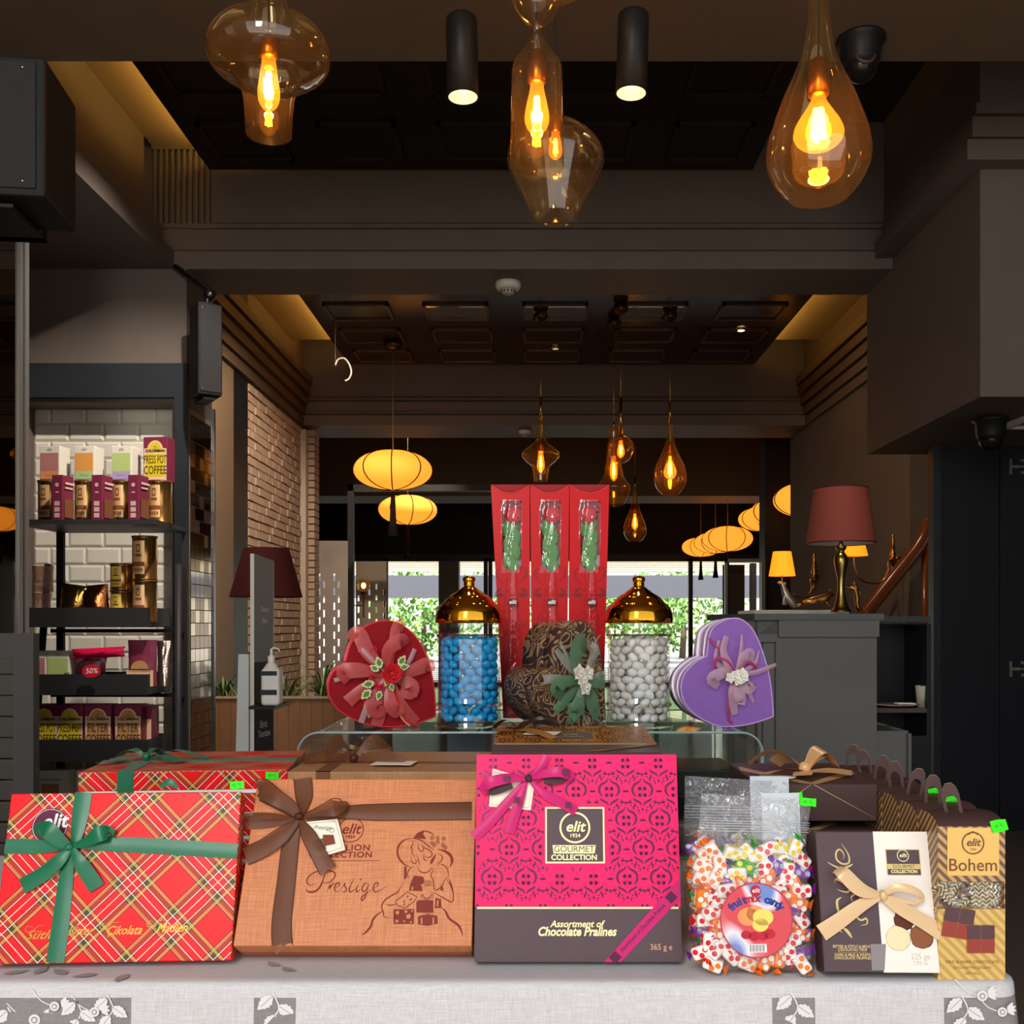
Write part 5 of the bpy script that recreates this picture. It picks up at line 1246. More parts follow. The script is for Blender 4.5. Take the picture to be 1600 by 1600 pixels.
# ================================================================== CANDY BAGS
CW_ = pm('candy_white_wrap', '#f3ece2', .25); CO = pm('candy_orange', '#f07a1c', .25); CR = pm('candy_red', '#d81c2c', .25); CY_ = pm('candy_yellow', '#f0d428', .25)
CP = pm('candy_purple', '#7a2f9a', .3); CG = pm('candy_green', '#3fa82e', .25); CS = pm('candy_silver', '#b9b6c2', .2, .7)
def candy(body, dots, ends):
    t = bpy.data.objects.new('wrapped_candy', None); COL.objects.link(t); t['category'] = 'candy'
    m = MB(); m.rbox(-.0125, .0125, -.0085, .0085, -.0075, .0075, .004, 0, seg=3)
    for x, y in ((-.0065, .003), (.0065, .002), (0, -.0035)):
        for s in (-1, 1): m.disc(x, y, .0036, .0077 * s, 1, n=12)
        for s in (-1, 1): m.add([(x - .003, .0087 * s, -.003), (x + .003, .0087 * s, -.003), (x + .003, .0087 * s, .003), (x - .003, .0087 * s, .003)], [(0, 1, 2, 3)], 1)
    m.build('candy_body', [body, dots], t)
    for s in (-1, 1):
        e = MB(); n = 9; vs = [(s * .0125, 0, 0)]
        for k in range(n): a = -1 + 2 * k / (n - 1); vs.append((s * (.0205 - .002 * (k % 2)), a * .0085, .003 * (1 if k % 2 else -1)))
        e.add(vs, [(0, k, k + 1) for k in range(1, n)]); e.build('wrapper_end', ends, t)
    return t
protos = [candy(CW_, CO, CO), candy(CW_, CR, CP), candy(CW_, CY_, CG), candy(CO, CW_, CO), candy(CW_, CR, CR), candy(CG, CY_, CG), candy(CP, CS, CP)]
names = ['orange-dotted white wrapped candy in the fruit candy bag', 'white candy with red cherries and purple ends in the candy bag', 'white candy with yellow lemons and green ends in the candy bag', 'orange wrapped candy with white dots in the candy bag',
         'white candy with red dots and red ends in the candy bag', 'green wrapped candy in the fruit candy bag', 'purple wrapped candy in the fruit candy bag']
random.seed(21)
used = [False] * 7
def place_candy(k, M, lab):
    o = protos[k]
    if used[k]: o = copy_tree(o)
    used[k] = True
    o['label'] = lab; o['group'] = ['orange-dotted candies', 'cherry candies', 'lemon candies', 'orange candies', 'red-dotted candies', 'green candies', 'purple candies'][k] + (' in the rear bag' if 'rear' in lab else ' in the front bag')
    o.matrix_world = M
FILM = thin_glass('clear_film', (1, 1, 1), .05, .08, .55, body=.04, bodycol=(.9, .9, .95), wrinkle=.9, wscale=28)
FILML = thin_glass('frosted_header', (1, 1, 1), .12, .15, .6, body=.38, bodycol=(.85, .88, .92), wrinkle=.5, wscale=40)
def bag(F, outline, header, label, lean):
    t = empty('candy_bag', F.M, label, 'bag of candy', 'clear bags of fruit candy')
    pts = F.ps(outline); cx = sum(p[0] for p in pts) / len(pts); cy = sum(p[1] for p in pts) / len(pts)
    m = MB(); ring = crom(pts, 3, True); n = len(ring)
    ks = [(1, .0), (.97, .012), (.86, .021), (.6, .026), (.3, .028)]
    for sgn in (1, -1):
        vs = []; random.seed(4)
        for s_, z in ks:
            for i, (x, y) in enumerate(ring): vs.append((cx + (x - cx) * s_, cy + (y - cy) * s_, sgn * (z + random.uniform(-.0008, .0008) * (s_ < 1)) ))
        vs.append((cx, cy, sgn * .028)); fs = []
        for k in range(len(ks) - 1):
            for i in range(n): fs.append((k * n + i, k * n + (i + 1) % n, (k + 1) * n + (i + 1) % n, (k + 1) * n + i))
        k = len(ks) - 1
        for i in range(n): fs.append((k * n + i, k * n + (i + 1) % n, (k + 1) * n))
        m.add(vs, fs, 0, True)
    m.build('film', FILM, t)
    h = F.ps(header); m = MB(); a, b, c, d = [Vector((p[0], p[1], 0)) for p in h]; N = 26; R = 12; vs = []; random.seed(8)
    for j in range(R + 1):
        for i in range(N + 1):
            u_, v_ = i / N, j / R; p = a.lerp(b, u_).lerp(d.lerp(c, u_), v_)
            p.z = .006 * math.sin(u_ * 9 + v_ * 3) * (1 - v_ * .3) + random.uniform(-.0012, .0012); vs.append(p)
    m.add(vs, [(j * (N + 1) + i, j * (N + 1) + i + 1, (j + 1) * (N + 1) + i + 1, (j + 1) * (N + 1) + i) for j in range(R) for i in range(N)], 0, True)
    m.build('bag_top', thin_glass('clear_film_top', (1, 1, 1), .14, .1, .8, body=.10, bodycol=(.9, .9, .95), wrinkle=1, wscale=45), t)
    z = MB()
    for k in range(5):
        f = .30 + .05 * k; p0 = a.lerp(d, f); p1 = b.lerp(c, f); z.tube([p0 + Vector((0, 0, .003)), p0.lerp(p1, .3) + Vector((0, 0, .006)), p0.lerp(p1, .7) + Vector((0, 0, .001)), p1 + Vector((0, 0, .004))], .0005, 5)
    z.build('zip_seal', FILML, t)
    q = MB(); p0 = a.lerp(b, .62); p1 = b; q.add([(p0.x, p0.y - .03, -.004), (p1.x - .004, p1.y - .03, -.004), (p1.x - .004, d.y - .0, -.004), (p0.x, d.y, -.004)], [(0, 1, 2, 3)]); q.build('header_card', pm('pale_header', '#c9ced2', .35), t)
    return t
F = mkface(1180, 1516, .03, 8, 2)
t = bag(F, [(1112, 1511), (1180, 1514), (1262, 1511), (1266, 1450), (1261, 1380), (1256, 1320), (1180, 1312), (1084, 1318), (1086, 1400), (1094, 1470)], [(1088, 1322), (1258, 1322), (1270, 1250), (1096, 1240)], 'front clear bag of fruit candy with the round label and zip top', 8)
F1 = F
m = MB(); cx, cy = F.p(1182, 1438, .03); r = F.p(1239, 1438, .03)[0] - cx
for rr_, mi in ((r, 2), (r * .965, 0)): m.disc(cx, cy, rr_, .030 + (.0003 if mi == 0 else 0), mi, n=48)
m.disc(cx - .0, cy + r * .78, r * .15, .0307, 3); m.text('elit', cx, cy + r * .79, .008, .0311, 4, .25, 0, 'CENTER', 1, .0001)
ta = 'fruitmix candy'
for i, ch in enumerate(ta):
    a = math.radians(152 - i * 9.4); m.text(ch, cx + r * .80 * math.cos(a) * .98, cy + r * .46 * math.sin(a) + r * .12, .0135, .0311, 5 if i < 5 or i > 8 else 3, 0, (a - PI / 2) * .75, 'CENTER', 1, .0006)
for (dx, dy, rr_, mi) in ((-.22, .1, .3, 6), (.18, .08, .28, 7), (-.02, .18, .26, 6), (.1, -.12, .22, 7), (-.3, -.38, .14, 3), (-.08, -.42, .15, 3), (.16, -.42, .14, 8), (.34, -.36, .16, 8)):
    m.disc(cx + dx * r, cy + dy * r, rr_ * r, .0308 + .0001 * mi * .1, mi, sy=.8)
m.box(cx - r * .25, cx + r * .25, cy - r * .84, cy - r * .62, .0305, .0309, 4)
for k in range(14): m.box(cx - r * .21 + k * r * .03, cx - r * .21 + k * r * .03 + r * (.009 + .008 * (k % 3 == 0)), cy - r * .82, cy - r * .64, .0309, .0311, 9)
def swirl():
    mm, nt, b = nodes('label_swirl'); b.inputs['Roughness'].default_value = .25
    tc = nt.nodes.new('ShaderNodeTexCoord'); w = nt.nodes.new('ShaderNodeTexNoise'); w.inputs['Scale'].default_value = 22; w.inputs['Detail'].default_value = 0
    r_ = nt.nodes.new('ShaderNodeValToRGB'); e = r_.color_ramp.elements; e[0].position = .38; e[0].color = hx('#6a86c8'); e[1].position = .62; e[1].color = hx('#d8404a'); x = e.new(.5); x.color = hx('#e6dfe8')
    nt.links.new(tc.outputs['Object'], w.inputs[0]); nt.links.new(w.outputs['Fac'], r_.inputs[0]); nt.links.new(r_.outputs[0], b.inputs['Base Color']); return mm
m.build('round_label', [swirl(), CW_, pm('label_rim', '#c23a48', .4), pm('label_crimson', '#b8243a', .4), pm('white_print', '#f4ece8', .5), pm('label_navy', '#24408c', .4), pm('peach', '#f29a5e', .4), pm('lemon', '#f6d868', .4), pm('berry', '#c22438', .4), DK], t)
for (u, v) in ((1252, 1248), (1274, 1252)): pass
sticker(F, t, 1259, 1253, .021, .011, -.08, .010, '45 TL')
def inside(u, v): return 1096 < u < 1256 and 1322 < v < 1508
pts_ = []; tries = 0
while len(pts_) < 78 and tries < 6000:
    tries += 1; u, v = random.uniform(1096, 1254), random.uniform(1326, 1506)
    if all(math.hypot(u - a, (v - b)) > 15.5 for a, b in pts_): pts_.append((u, v))
for i, (u, v) in enumerate(pts_):
    d = math.hypot(u - 1182, v - 1438); z = .006 + random.uniform(-.003, .006)
    k = random.choice((0, 0, 3, 3, 3, 3, 1, 4, 4, 6, 3)) if v > 1370 else random.choice((1, 1, 2, 2, 5, 4, 6, 3, 5))
    if u < 1130 and v < 1400: k = random.choice((0, 0, 3))
    x, y = F.p(u, v, z)
    M = F.M @ Matrix.Translation((x, y, z)) @ Matrix.Rotation(random.uniform(-PI, PI), 4, 'Z') @ Matrix.Rotation(random.uniform(-.5, .5), 4, 'X') @ Matrix.Rotation(random.uniform(-.35, .35), 4, 'Y')
    place_candy(k, M, names[k])
F = mkface(1160, 1500, .03, 10, -2); F = Face(F.M.to_translation() + Vector((0, .075, 0)), math.radians(8), math.radians(-3))
t = bag(F, [(1098, 1474), (1160, 1476), (1236, 1474), (1242, 1430), (1238, 1330), (1160, 1300), (1070, 1305), (1068, 1400), (1080, 1470)], [(1068, 1305), (1240, 1305), (1232, 1222), (1070, 1212)], 'rear clear bag of fruit candy, just behind the labelled one and shifted left', 10)
sticker(F, t, 1240, 1244, .021, .011, .1, .010, '45 TL')
pts_ = []; tries = 0
while len(pts_) < 20 and tries < 3000:
    tries += 1; u, v = random.uniform(1078, 1104), random.uniform(1320, 1462)
    if random.random() < .35: u = random.uniform(1078, 1235); v = random.uniform(1312, 1330)
    if all(math.hypot(u - a, (v - b)) > 13 for a, b in pts_): pts_.append((u, v))
for u, v in pts_:
    z = random.uniform(-.002, .006); x, y = F.p(u, v, z); k = random.choice((0, 3, 5, 6, 2))
    place_candy(k, F.M @ Matrix.Translation((x, y, z)) @ Matrix.Rotation(random.uniform(-PI, PI), 4, 'Z') @ Matrix.Rotation(random.uniform(-.5, .5), 4, 'X'), names[k].replace('the fruit candy bag', 'the rear candy bag').replace('the candy bag', 'the rear candy bag'))

# ================================================================== GLASS DISPLAY CASE
CZ = .980
GEDGE = pm('glass_edge', '#8fa6a4', .1, .0, coat=.5); CLG = thin_glass('case_glass', (.93, .96, .95), .05, .02, .6)
a = at(465, 0, 2.07).x; b = at(1192, 0, 2.07).x; y0, y1 = 2.07, 2.62
t = empty('display_case', Vector(((a + b) / 2, y0, 0)), 'glass display counter with rounded top corners behind the table', 'display case')
w = (b - a) / 2; r = .042
out = [(-w, .62)] + [(-w + r - r * math.cos(q), CZ - r + r * math.sin(q)) for q in [PI / 2 * k / 8 for k in range(9)]] + [(w - r + r * math.sin(q), CZ - r + r * math.cos(q)) for q in [PI / 2 * k / 8 for k in range(9)]] + [(w, .62)]
m = MB(); n = len(out)
yy = (0, y1 - y0)
vs = [(x, y, z) for y in yy for x, z in out]; m.add(vs, [(k, k + 1, n + k + 1, n + k) for k in range(n - 1)], 0, True)
inn = [(x * .985, .62 + (z - .62) * .985) for x, z in out]
m.add([(x, 0.001, z) for x, z in inn], [list(range(n))], 0); m.build('glass_hood', CLG, t)
e = MB()
for y in (0, .012, y1 - y0): e.tube([(x, y, z) for x, z in out], .0022, 6)
e.tube([(-w + r, 0, CZ), (-w + r, y1 - y0, CZ)], .0012, 5); e.tube([(w - r, 0, CZ), (w - r, y1 - y0, CZ)], .0012, 5)
e.build('glass_edges', GEDGE, t)
f = MB(); f.box(-w, w, 0, y1 - y0, .02, .62); f.build('base_cabinet', pm('case_base', '#4a4c50', .5), t)
f = MB(); f.box(-w * .98, w * .98, .05, y1 - y0 - .02, .78, .786); f.build('glass_shelf', thin_glass('shelf_glass', (.85, .92, .9), .15, .05, .6, body=.15, bodycol=(.5, .58, .58)), t)
f = MB()
for x in (-w * .74, w * .02 - .13, w * .02 + .0, w * .62): f.box(x - .005, x + .005, .30, .31, .62, CZ - .01)
f.box(-.19, -.105, .26, .264, .62, .955); f.build('uprights', pm('case_frame', '#5f6a70', .3, .5), t)
f = MB(); f.box(-w * .98, w * .98, y1 - y0 - .012, y1 - y0 - .008, .62, .95); f.build('back_panel', thin_glass('smoked_panel', (.6, .62, .62), .08, .05, .5, body=.2, bodycol=(.2, .2, .2)), t)
# contents
def cello(x, y, label, s=1):
    t = empty('gift_basket', Vector((x, y, .787)), label, 'gift basket')
    m = MB(); pr = [(.06 * s, 0), (.085 * s, .02), (.09 * s, .07), (.06 * s, .11), (.02 * s, .135), (.012 * s, .14), (.03 * s, .165)]
    P = crom(pr, 3); vs = []; seg_ = 28; random.seed(int(x * 100) + 50)
    for r_, z in P:
        for k in range(seg_): q = 2 * PI * k / seg_; rr_ = r_ * (1 + .10 * math.sin(k * 3.1) + random.uniform(-.05, .05)); vs.append((rr_ * math.cos(q), rr_ * math.sin(q) * .7, z))
    m.add(vs, [(i * seg_ + k, i * seg_ + (k + 1) % seg_, (i + 1) * seg_ + (k + 1) % seg_, (i + 1) * seg_ + k) for i in range(len(P) - 1) for k in range(seg_)], 0, True); m.build('cellophane', thin_glass('brown_cellophane', (.75, .68, .55), .12, .1, .6, body=.35, bodycol=(.30, .24, .16), wrinkle=.7, wscale=18), t)
    MB().lathe([(.05 * s, 0), (.065 * s, .05), (.06 * s, .055), (.045 * s, .01)], 20, cap0=True).build('basket', pm('wicker_brown', '#5a4630', .7), t)
    m = MB()
    for q in (.3, 2.6, 4.2): m.tube(crom([(0, -.03, .135), (.05 * math.cos(q), -.05, .135 + .03 * math.sin(q)), (.02 * math.cos(q + .5), -.04, .135 + .01 * math.sin(q))], 4), .005, 6)
    m.build('ribbon', pm('gold_satin_deep', '#c79a62', .3, .1), t)
cello(-.355, 2.25, 'cellophane wrapped gift inside the left end of the glass case', 1.15)
MB_ = MB(); tt = empty('gift_box', Vector((.30, 2.16, .787)), 'dark glossy box in the glass case below the lavender heart', 'gift box')
MB().rbox(0, .13, 0, .2, 0, .105, .003).build('lid', pm('dark_green_box', '#2c2f2a', .25), tt); MB().rbox(.004, .126, -.002, .196, .0, .05, .002).build('band', pm('dark_band', '#191a18', .3), tt)
tt = empty('gift_box', Vector((.10, 2.3, .787)), 'brown box in the glass case behind the ochre box, near its centre', 'gift box')
MB().rbox(0, .14, 0, .15, 0, .08, .003).build('lid', pm('maroon_dull', '#4a3230', .4), tt); MB().box(.05, .075, -.001, .151, .0, .081).build('ribbon_band', pm('bronze_ribbon', '#9a6a30', .35), tt)
ss = MB()
for k in range(16):
    random.seed(k); x = -.10 + .012 * k; ss.tube([(x, 2.068, .905 + random.uniform(-.01, .012)), (x + .012, 2.068, .905 + random.uniform(-.012, .012))], .0008, 4)
# ================================================================== JARS
JG = thin_glass('jar_glass', (.97, .98, .98), .09, .015, .7); GLD = pm('polished_gold', '#e8a528', .07, 1)
def jar(u, Y, label, pal, lab2, grp, seed):
    c = at(u, 1136, Y); t = empty('candy_jar', Vector((c.x, Y, CZ + .001)), label, 'jar', 'glass jars with gold lids')
    k = Y / FP; Hh = lambda v: (1136 - v) * k
    pr = [(0.3, 1136), (49, 1136), (52, 1133), (51, 1126), (49, 1122), (49, 1106), (52.5, 1101), (49, 1096), (48.5, 1000), (51, 996), (53, 991), (50, 986), (48, 982), (48, 962)]
    MB().lathe(crom([(a * k, Hh(v)) for a, v in pr], 2), 56).build('glass_body', JG, t)
    MB().lathe([(.3 * k, Hh(1127)), (47 * k, Hh(1127))], 40).build('glass_floor', JG, t)
    lp = [(50, 975), (53, 974), (52, 960), (49, 952), (45, 947), (41, 944), (36, 938), (30, 933), (22, 928), (15, 923), (10, 919), (8, 917), (9, 914), (8, 912), (10, 909), (9.5, 904), (5, 902), (.3, 901.5)]
    MB().lathe(crom([(a * k, Hh(v)) for a, v in lp], 2), 56).build('gold_lid', GLD, t)
    random.seed(seed); R = 47 * k; proto = None; z = Hh(1126) + .0085; row = 0; zt = Hh(1000)
    spots = []
    while z < zt:
        n = 13; r_ = R - .0115
        for i in range(n): spots.append((r_ * math.cos(2 * PI * (i + .5 * (row % 2)) / n + random.uniform(-.05, .05)), r_ * math.sin(2 * PI * (i + .5 * (row % 2)) / n), z + random.uniform(-.002, .002), 2 * PI * (i + .5 * (row % 2)) / n))
        z += .0158; row += 1
    for i in range(7): spots.append((.027 * math.cos(i * .9), .027 * math.sin(i * .9), zt - .004, i)); 
    bm = bmesh.new(); bmesh.ops.create_uvsphere(bm, u_segments=14, v_segments=9, radius=1)
    for vv in bm.verts: vv.co = Vector((vv.co.x * .0128, vv.co.y * .0092 * (1 - .16 * vv.co.x), vv.co.z * .0088 * (1 - .12 * vv.co.x)))
    for i, (x, y, z, a) in enumerate(spots):
        M = Matrix.Translation((c.x + x, Y + y, CZ + .001 + z)) @ Matrix.Rotation(a + PI / 2 + random.uniform(-.5, .5), 4, 'Z') @ Matrix.Rotation(random.uniform(-.9, .9), 4, 'Y')
        if proto is None: proto = MB().bm(bm, 0, True).build('sugared_almond', pal); o = proto
        else: o = proto.copy(); COL.objects.link(o)
        s_ = random.uniform(.92, 1.08); o.matrix_world = M @ Matrix.Scale(s_, 4); tag(o, lab2, 'sugared almond', grp)
JY = 2.2
jar(733, JY, 'gold-lidded glass jar of bright blue sugared almonds', pm('blue_sugar', '#0f9fdc', .22), 'bright blue sugared almond in the left jar', 'blue sugared almonds', 31)
jar(998, JY, 'gold-lidded glass jar of white sugared almonds', pm('white_sugar', '#d8d4ca', .25), 'white sugared almond in the right jar', 'white sugared almonds', 32)

# ================================================================== ROSE BOXES
RED = pm('glossy_red_card', '#cc0912', .32, spec=.15); REDI = pm('red_inside', '#9c0d14', .5); SCOOP = pm('red_edge_highlight', '#e8474a', .3)
def rosebox(u0, u1, b0, b1, w0, w1, i, label):
    Y = 2.38; F = Face(Vector((at(u0, 0, Y).x, Y, CZ + .001)))
    t = empty('rose_box', F.M, label, 'rose gift box', 'tall red rose boxes standing in a row')
    zt = .0; base = (CAMZ - CZ - .001) / Y * FP + CY
    P = lambda u, v: F.p(u, v)
    def xe(v, side):   # edge x at height v
        f = (v - 760) / (1060 - 760); return (u0 + (b0 - u0) * f) if side == 0 else (u1 + (b1 - u1) * f)
    m = MB(); N = 14; arc = [P(u0 + (u1 - u0) * k / N, 758 + 13 * math.sin(PI * k / N)) for k in range(N + 1)]
    wt, wb, wm = 783, 884, 895
    L = [P(xe(wt, 0), wt), P(xe(wb, 0), wb)]
    # frame around the window: top, left, right, bottom pieces
    def add(pts): m.fill(pts, 0, 0)
    add(arc + [P(xe(wt, 1), wt), P(w1, wt), P(w0, wt), P(xe(wt, 0), wt)])
    add([P(xe(wt, 0), wt), P(w0, wt), P(w0 + 3, wb), P(xe(wb, 0), wb)]); add([P(w1, wt), P(xe(wt, 1), wt), P(xe(wb, 1), wb), P(w1 - 1, wb)])
    mid = (w0 + w1) / 2
    add([P(xe(wb, 0), wb), P(w0 + 3, wb), P(mid + 1, wm), P(w1 - 1, wb), P(xe(wb, 1), wb), P(xe(base, 1), base), P(xe(base, 0), base)])
    D = .055
    o0, o1 = P(xe(base, 0), base), P(xe(base, 1), base)
    m.add([(*arc[0], 0), (*o0, 0), (o0[0], o0[1], -D), (arc[0][0], arc[0][1], -D * .35)], [(0, 1, 2, 3)]); m.add([(*arc[-1], 0), (*o1, 0), (o1[0], o1[1], -D), (arc[-1][0], arc[-1][1], -D * .35)], [(3, 2, 1, 0)])
    m.add([(arc[0][0], arc[0][1] + .004, -D * .35), (arc[-1][0], arc[-1][1] + .004, -D * .35), (o1[0], o1[1], -D), (o0[0], o0[1], -D)], [(0, 1, 2, 3)], 1)
    m.add([(*o0, 0), (*o1, 0), (o1[0], o1[1], -D), (o0[0], o0[1], -D)], [(0, 1, 2, 3)], 1)
    m.build('carton', [RED, REDI], t)
    m = MB(); m.tube([(x, y, .0006) for x, y in arc], .0012, 5); m.build('top_edge', SCOOP, t)
    m = MB(); ins = [P(w0 - 1, wt - 3), P(w1 + 1, wt - 3), P(w1 + 1, wb + 13), P(w0 - 1, wb + 13)]; m.fill(ins, -.03, 0); m.build('backing_card', pm('grey_backing', '#c6bcb2', .6), t)
    film = MB(); xs = P(w0 - 1, 0)[0], P(w1 + 1, 0)[0]; ya, yb = P(0, wt - 2)[1], P(0, wm)[1]; vs = []; N = 10; x0_, x1_ = P(w0, 830)[0] - .001, P(w1, 830)[0] + .001
    for j in range(13):
        for k in range(N + 1): vs.append((x0_ + (x1_ - x0_) * k / N, ya + (yb - ya) * j / 12, .001 + .004 * math.sin(PI * k / N) + .0015 * math.sin(k * 1.7 + j * .6)))
    film.add(vs, [(j * (N + 1) + k, j * (N + 1) + k + 1, (j + 1) * (N + 1) + k + 1, (j + 1) * (N + 1) + k) for j in range(12) for k in range(N)], 0, True)
    # flared clear sleeve over the lower half
    vs = []
    for j in range(9):
        v = 893 + j * 30; hw = (8 + j * 2.4) * Y / FP; cxx = P(mid + 1, min(v, base))[0]; yv = P(0, min(v, base))[1]
        for k in range(9): f = k / 8 * 2 - 1; vs.append((cxx + hw * f, yv, .002 + .012 * math.cos(f * PI / 2) + .002 * math.sin(k * 2.2 + j * .3)))
    film.add(vs, [(j * 9 + k, j * 9 + k + 1, (j + 1) * 9 + k + 1, (j + 1) * 9 + k) for j in range(8) for k in range(8)], 0, True)
    film.build('clear_sleeve', thin_glass('rose_film', (1, .98, .98), .05, .06, .5, body=.0, bodycol=(1, .8, .8), wrinkle=.35, wscale=14), t)
    # printed marks
    m = MB(); gcx, gcy = P(mid + 2, 941); m.disc(gcx, gcy, .0105, .0185, 0, n=24, sy=.85); m.text('elit', gcx, gcy, .0135, .0190, 1, .25, 0, 'CENTER', 1, .0004)
    m.build('logo', [pm('rose_logo_dark', '#5a1a20', .4), pm('white_print', '#f4ece8', .5)], t)
    m = MB()
    for a, b, c, d in ((-1, 886, 912, 22), (1, 884, 908, 20)):
        m.stroke([P(mid + a * 8, b + 8), P(mid + a * 20, b + 3), P(mid + a * 24, b + 14), P(mid + a * 14, b + 26)], .0022, .0005, 0, taper=True); m.stroke([P(mid + a * 10, b + 24), P(mid + a * 20, b + 20), P(mid + a * 22, b + 8)], .0016, .0006, 0, taper=True)
        m.fill([P(mid + a * 10, 930), P(mid + a * 18, 926), P(mid + a * 27, 930), P(mid + a * 18, 934)], .0005, 0); m.fill([P(mid + a * 14, 918), P(mid + a * 22, 921), P(mid + a * 26, 928), P(mid + a * 18, 924)], .0005, 0)
    q = lambda *z: [P(mid + a, b) for a, b in z]
    m.stroke(q((-16, 980), (-18, 962), (-8, 956), (-4, 964), (-16, 972), (-2, 984)), .0011, .0006, 0); m.stroke(q((0, 978), (4, 972), (8, 978), (3, 983), (0, 978)), .0010, .0006, 0); m.stroke(q((16, 972), (10, 974), (15, 980), (9, 983)), .0010, .0006, 0); m.stroke(q((18, 978), (24, 974), (21, 971), (18, 978), (26, 983)), .0010, .0006, 0)
    m.build('printed_leaves', pm('dark_red_print', '#7c0d16', .4), t)
    # rose behind the window
    bcx, bcy = P(w1 - 12 if i < 2 else w0 + 14, 803); m = MB()
    for k in range(5):
        rr_ = .021 - .0035 * k; vs = []; 
        prof = [(rr_ * .35, -.022), (rr_ * .95, -.010), (rr_, .004 + .002 * k), (rr_ * .8, .013 + .0015 * k)]
        m.lathe(crom(prof, 3), 14, (bcx, bcy, -.018), 0, True, M=Matrix.Translation((bcx, bcy, -.018)) @ Matrix.Rotation(-PI / 2, 4, 'X') @ Matrix.Translation((-bcx, -bcy, .018)) if False else Matrix.Translation((0, 0, 0)), sx=1, sy=1) if False else None
        T = Matrix.Translation((bcx, bcy, -.016)) @ Matrix.Rotation(-PI / 2, 4, 'X') @ Matrix.Rotation(.5 * k, 4, 'Z')
        m.lathe([(a, b) for a, b in crom(prof, 3)], 16, mi=0, M=T, sy=.75)
    m.build('rose_bloom', pm('rose_petal', '#c8141e', .5), t)
    m = MB(); random.seed(40 + i)
    for k in range(7):
        v = 812 + k * 12; uu = mid + (-1) ** k * 4 + random.uniform(-2, 2); x, y = P(uu, v); a = PI / 2 + (-1) ** k * .35 + random.uniform(-.2, .2); Lf = .05; wd = .0125; vs = []; zz_ = -.022 + .002 * k
        for s_ in range(9):
            f = s_ / 8; ww = wd * math.sin(PI * min(.97, f + .03)) ** .7
            for sd in (-1, 0, 1): vs.append((x + math.cos(a) * Lf * (f - .4) - math.sin(a) * ww * sd, y + math.sin(a) * Lf * (f - .4) + math.cos(a) * ww * sd, zz_ + (.003 if sd == 0 else 0) + .0015 * math.sin(s_ * 2.5)))
        m.add(vs, [(s_ * 3 + q_, s_ * 3 + q_ + 1, s_ * 3 + q_ + 4, s_ * 3 + q_ + 3) for s_ in range(8) for q_ in range(2)], 0, True)
    m.tube([(*P(mid, 800), -.026), (*P(mid + 1, 900), -.026)], .002, 6); m.build('rose_leaves', pm('rose_leaf_green', '#4a8a2c', .5, noise=.35, nscale=160), t)
rosebox(767, 827.5, 783, 828, 783, 815, 0, 'tall red window box with an artificial rose, leftmost of the three')
rosebox(828.5, 889.5, 831, 886, 843, 876, 1, 'tall red window box with an artificial rose, in the middle of the three')
rosebox(890.5, 952, 889, 944, 905, 938, 2, 'tall red window box with an artificial rose, rightmost of the three')

# ================================================================== HEART BOXES
def velvet(name, c, c2=None, sh=1.0, mott=0):
    m = pm(name, c, .75, sheen=sh, noise=mott, nscale=70, spec=.25); b = m.node_tree.nodes['Principled BSDF']; b.inputs['Sheen Tint'].default_value = hx(c2 or c); b.inputs['Sheen Roughness'].default_value = .35; return m
LAV = [(1104.3, 1026.6), (1107.6, 997.7), (1113.5, 983), (1124, 974), (1139.7, 967.6), (1155.5, 967.6), (1168.6, 975.4), (1179, 988.6), (1188, 1008), (1196, 1032), (1202.7, 1058), (1207, 1091), (1209, 1121.7), (1191, 1128), (1171, 1133.6), (1147.6, 1137), (1125, 1137), (1103, 1129), (1083, 1116), (1070, 1101), (1065, 1087), (1064, 1071), (1069, 1055.5), (1078, 1043.7), (1091, 1033)]
REDH = [(540, 1036), (546, 1012), (556, 994), (575, 977), (604, 970), (630, 978), (652, 998), (668, 1028), (677, 1064), (681, 1100), (681, 1121), (660, 1129), (630, 1136), (600, 1137), (570, 1132), (544, 1121), (524, 1106), (514, 1088), (513, 1068), (520, 1052), (531, 1042)]
BRNH = [(870, 1040), (872, 1006), (880, 984), (893, 970), (910, 968), (922, 976), (932, 992), (939, 1020), (943, 1060), (945, 1095), (946, 1122), (930, 1130), (905, 1136), (885, 1136), (865, 1126), (850, 1108), (842, 1086), (841, 1070), (846, 1056), (858, 1046)]
def subdiv(pts, cusps):
    out = []; n = len(pts)
    idx = sorted(cusps)
    for a, b in zip(idx, idx[1:] + [idx[0] + n]):
        seg_ = [pts[i % n] for i in range(a, b + 1)]; out += crom(seg_, 3)[:-1]
    return out
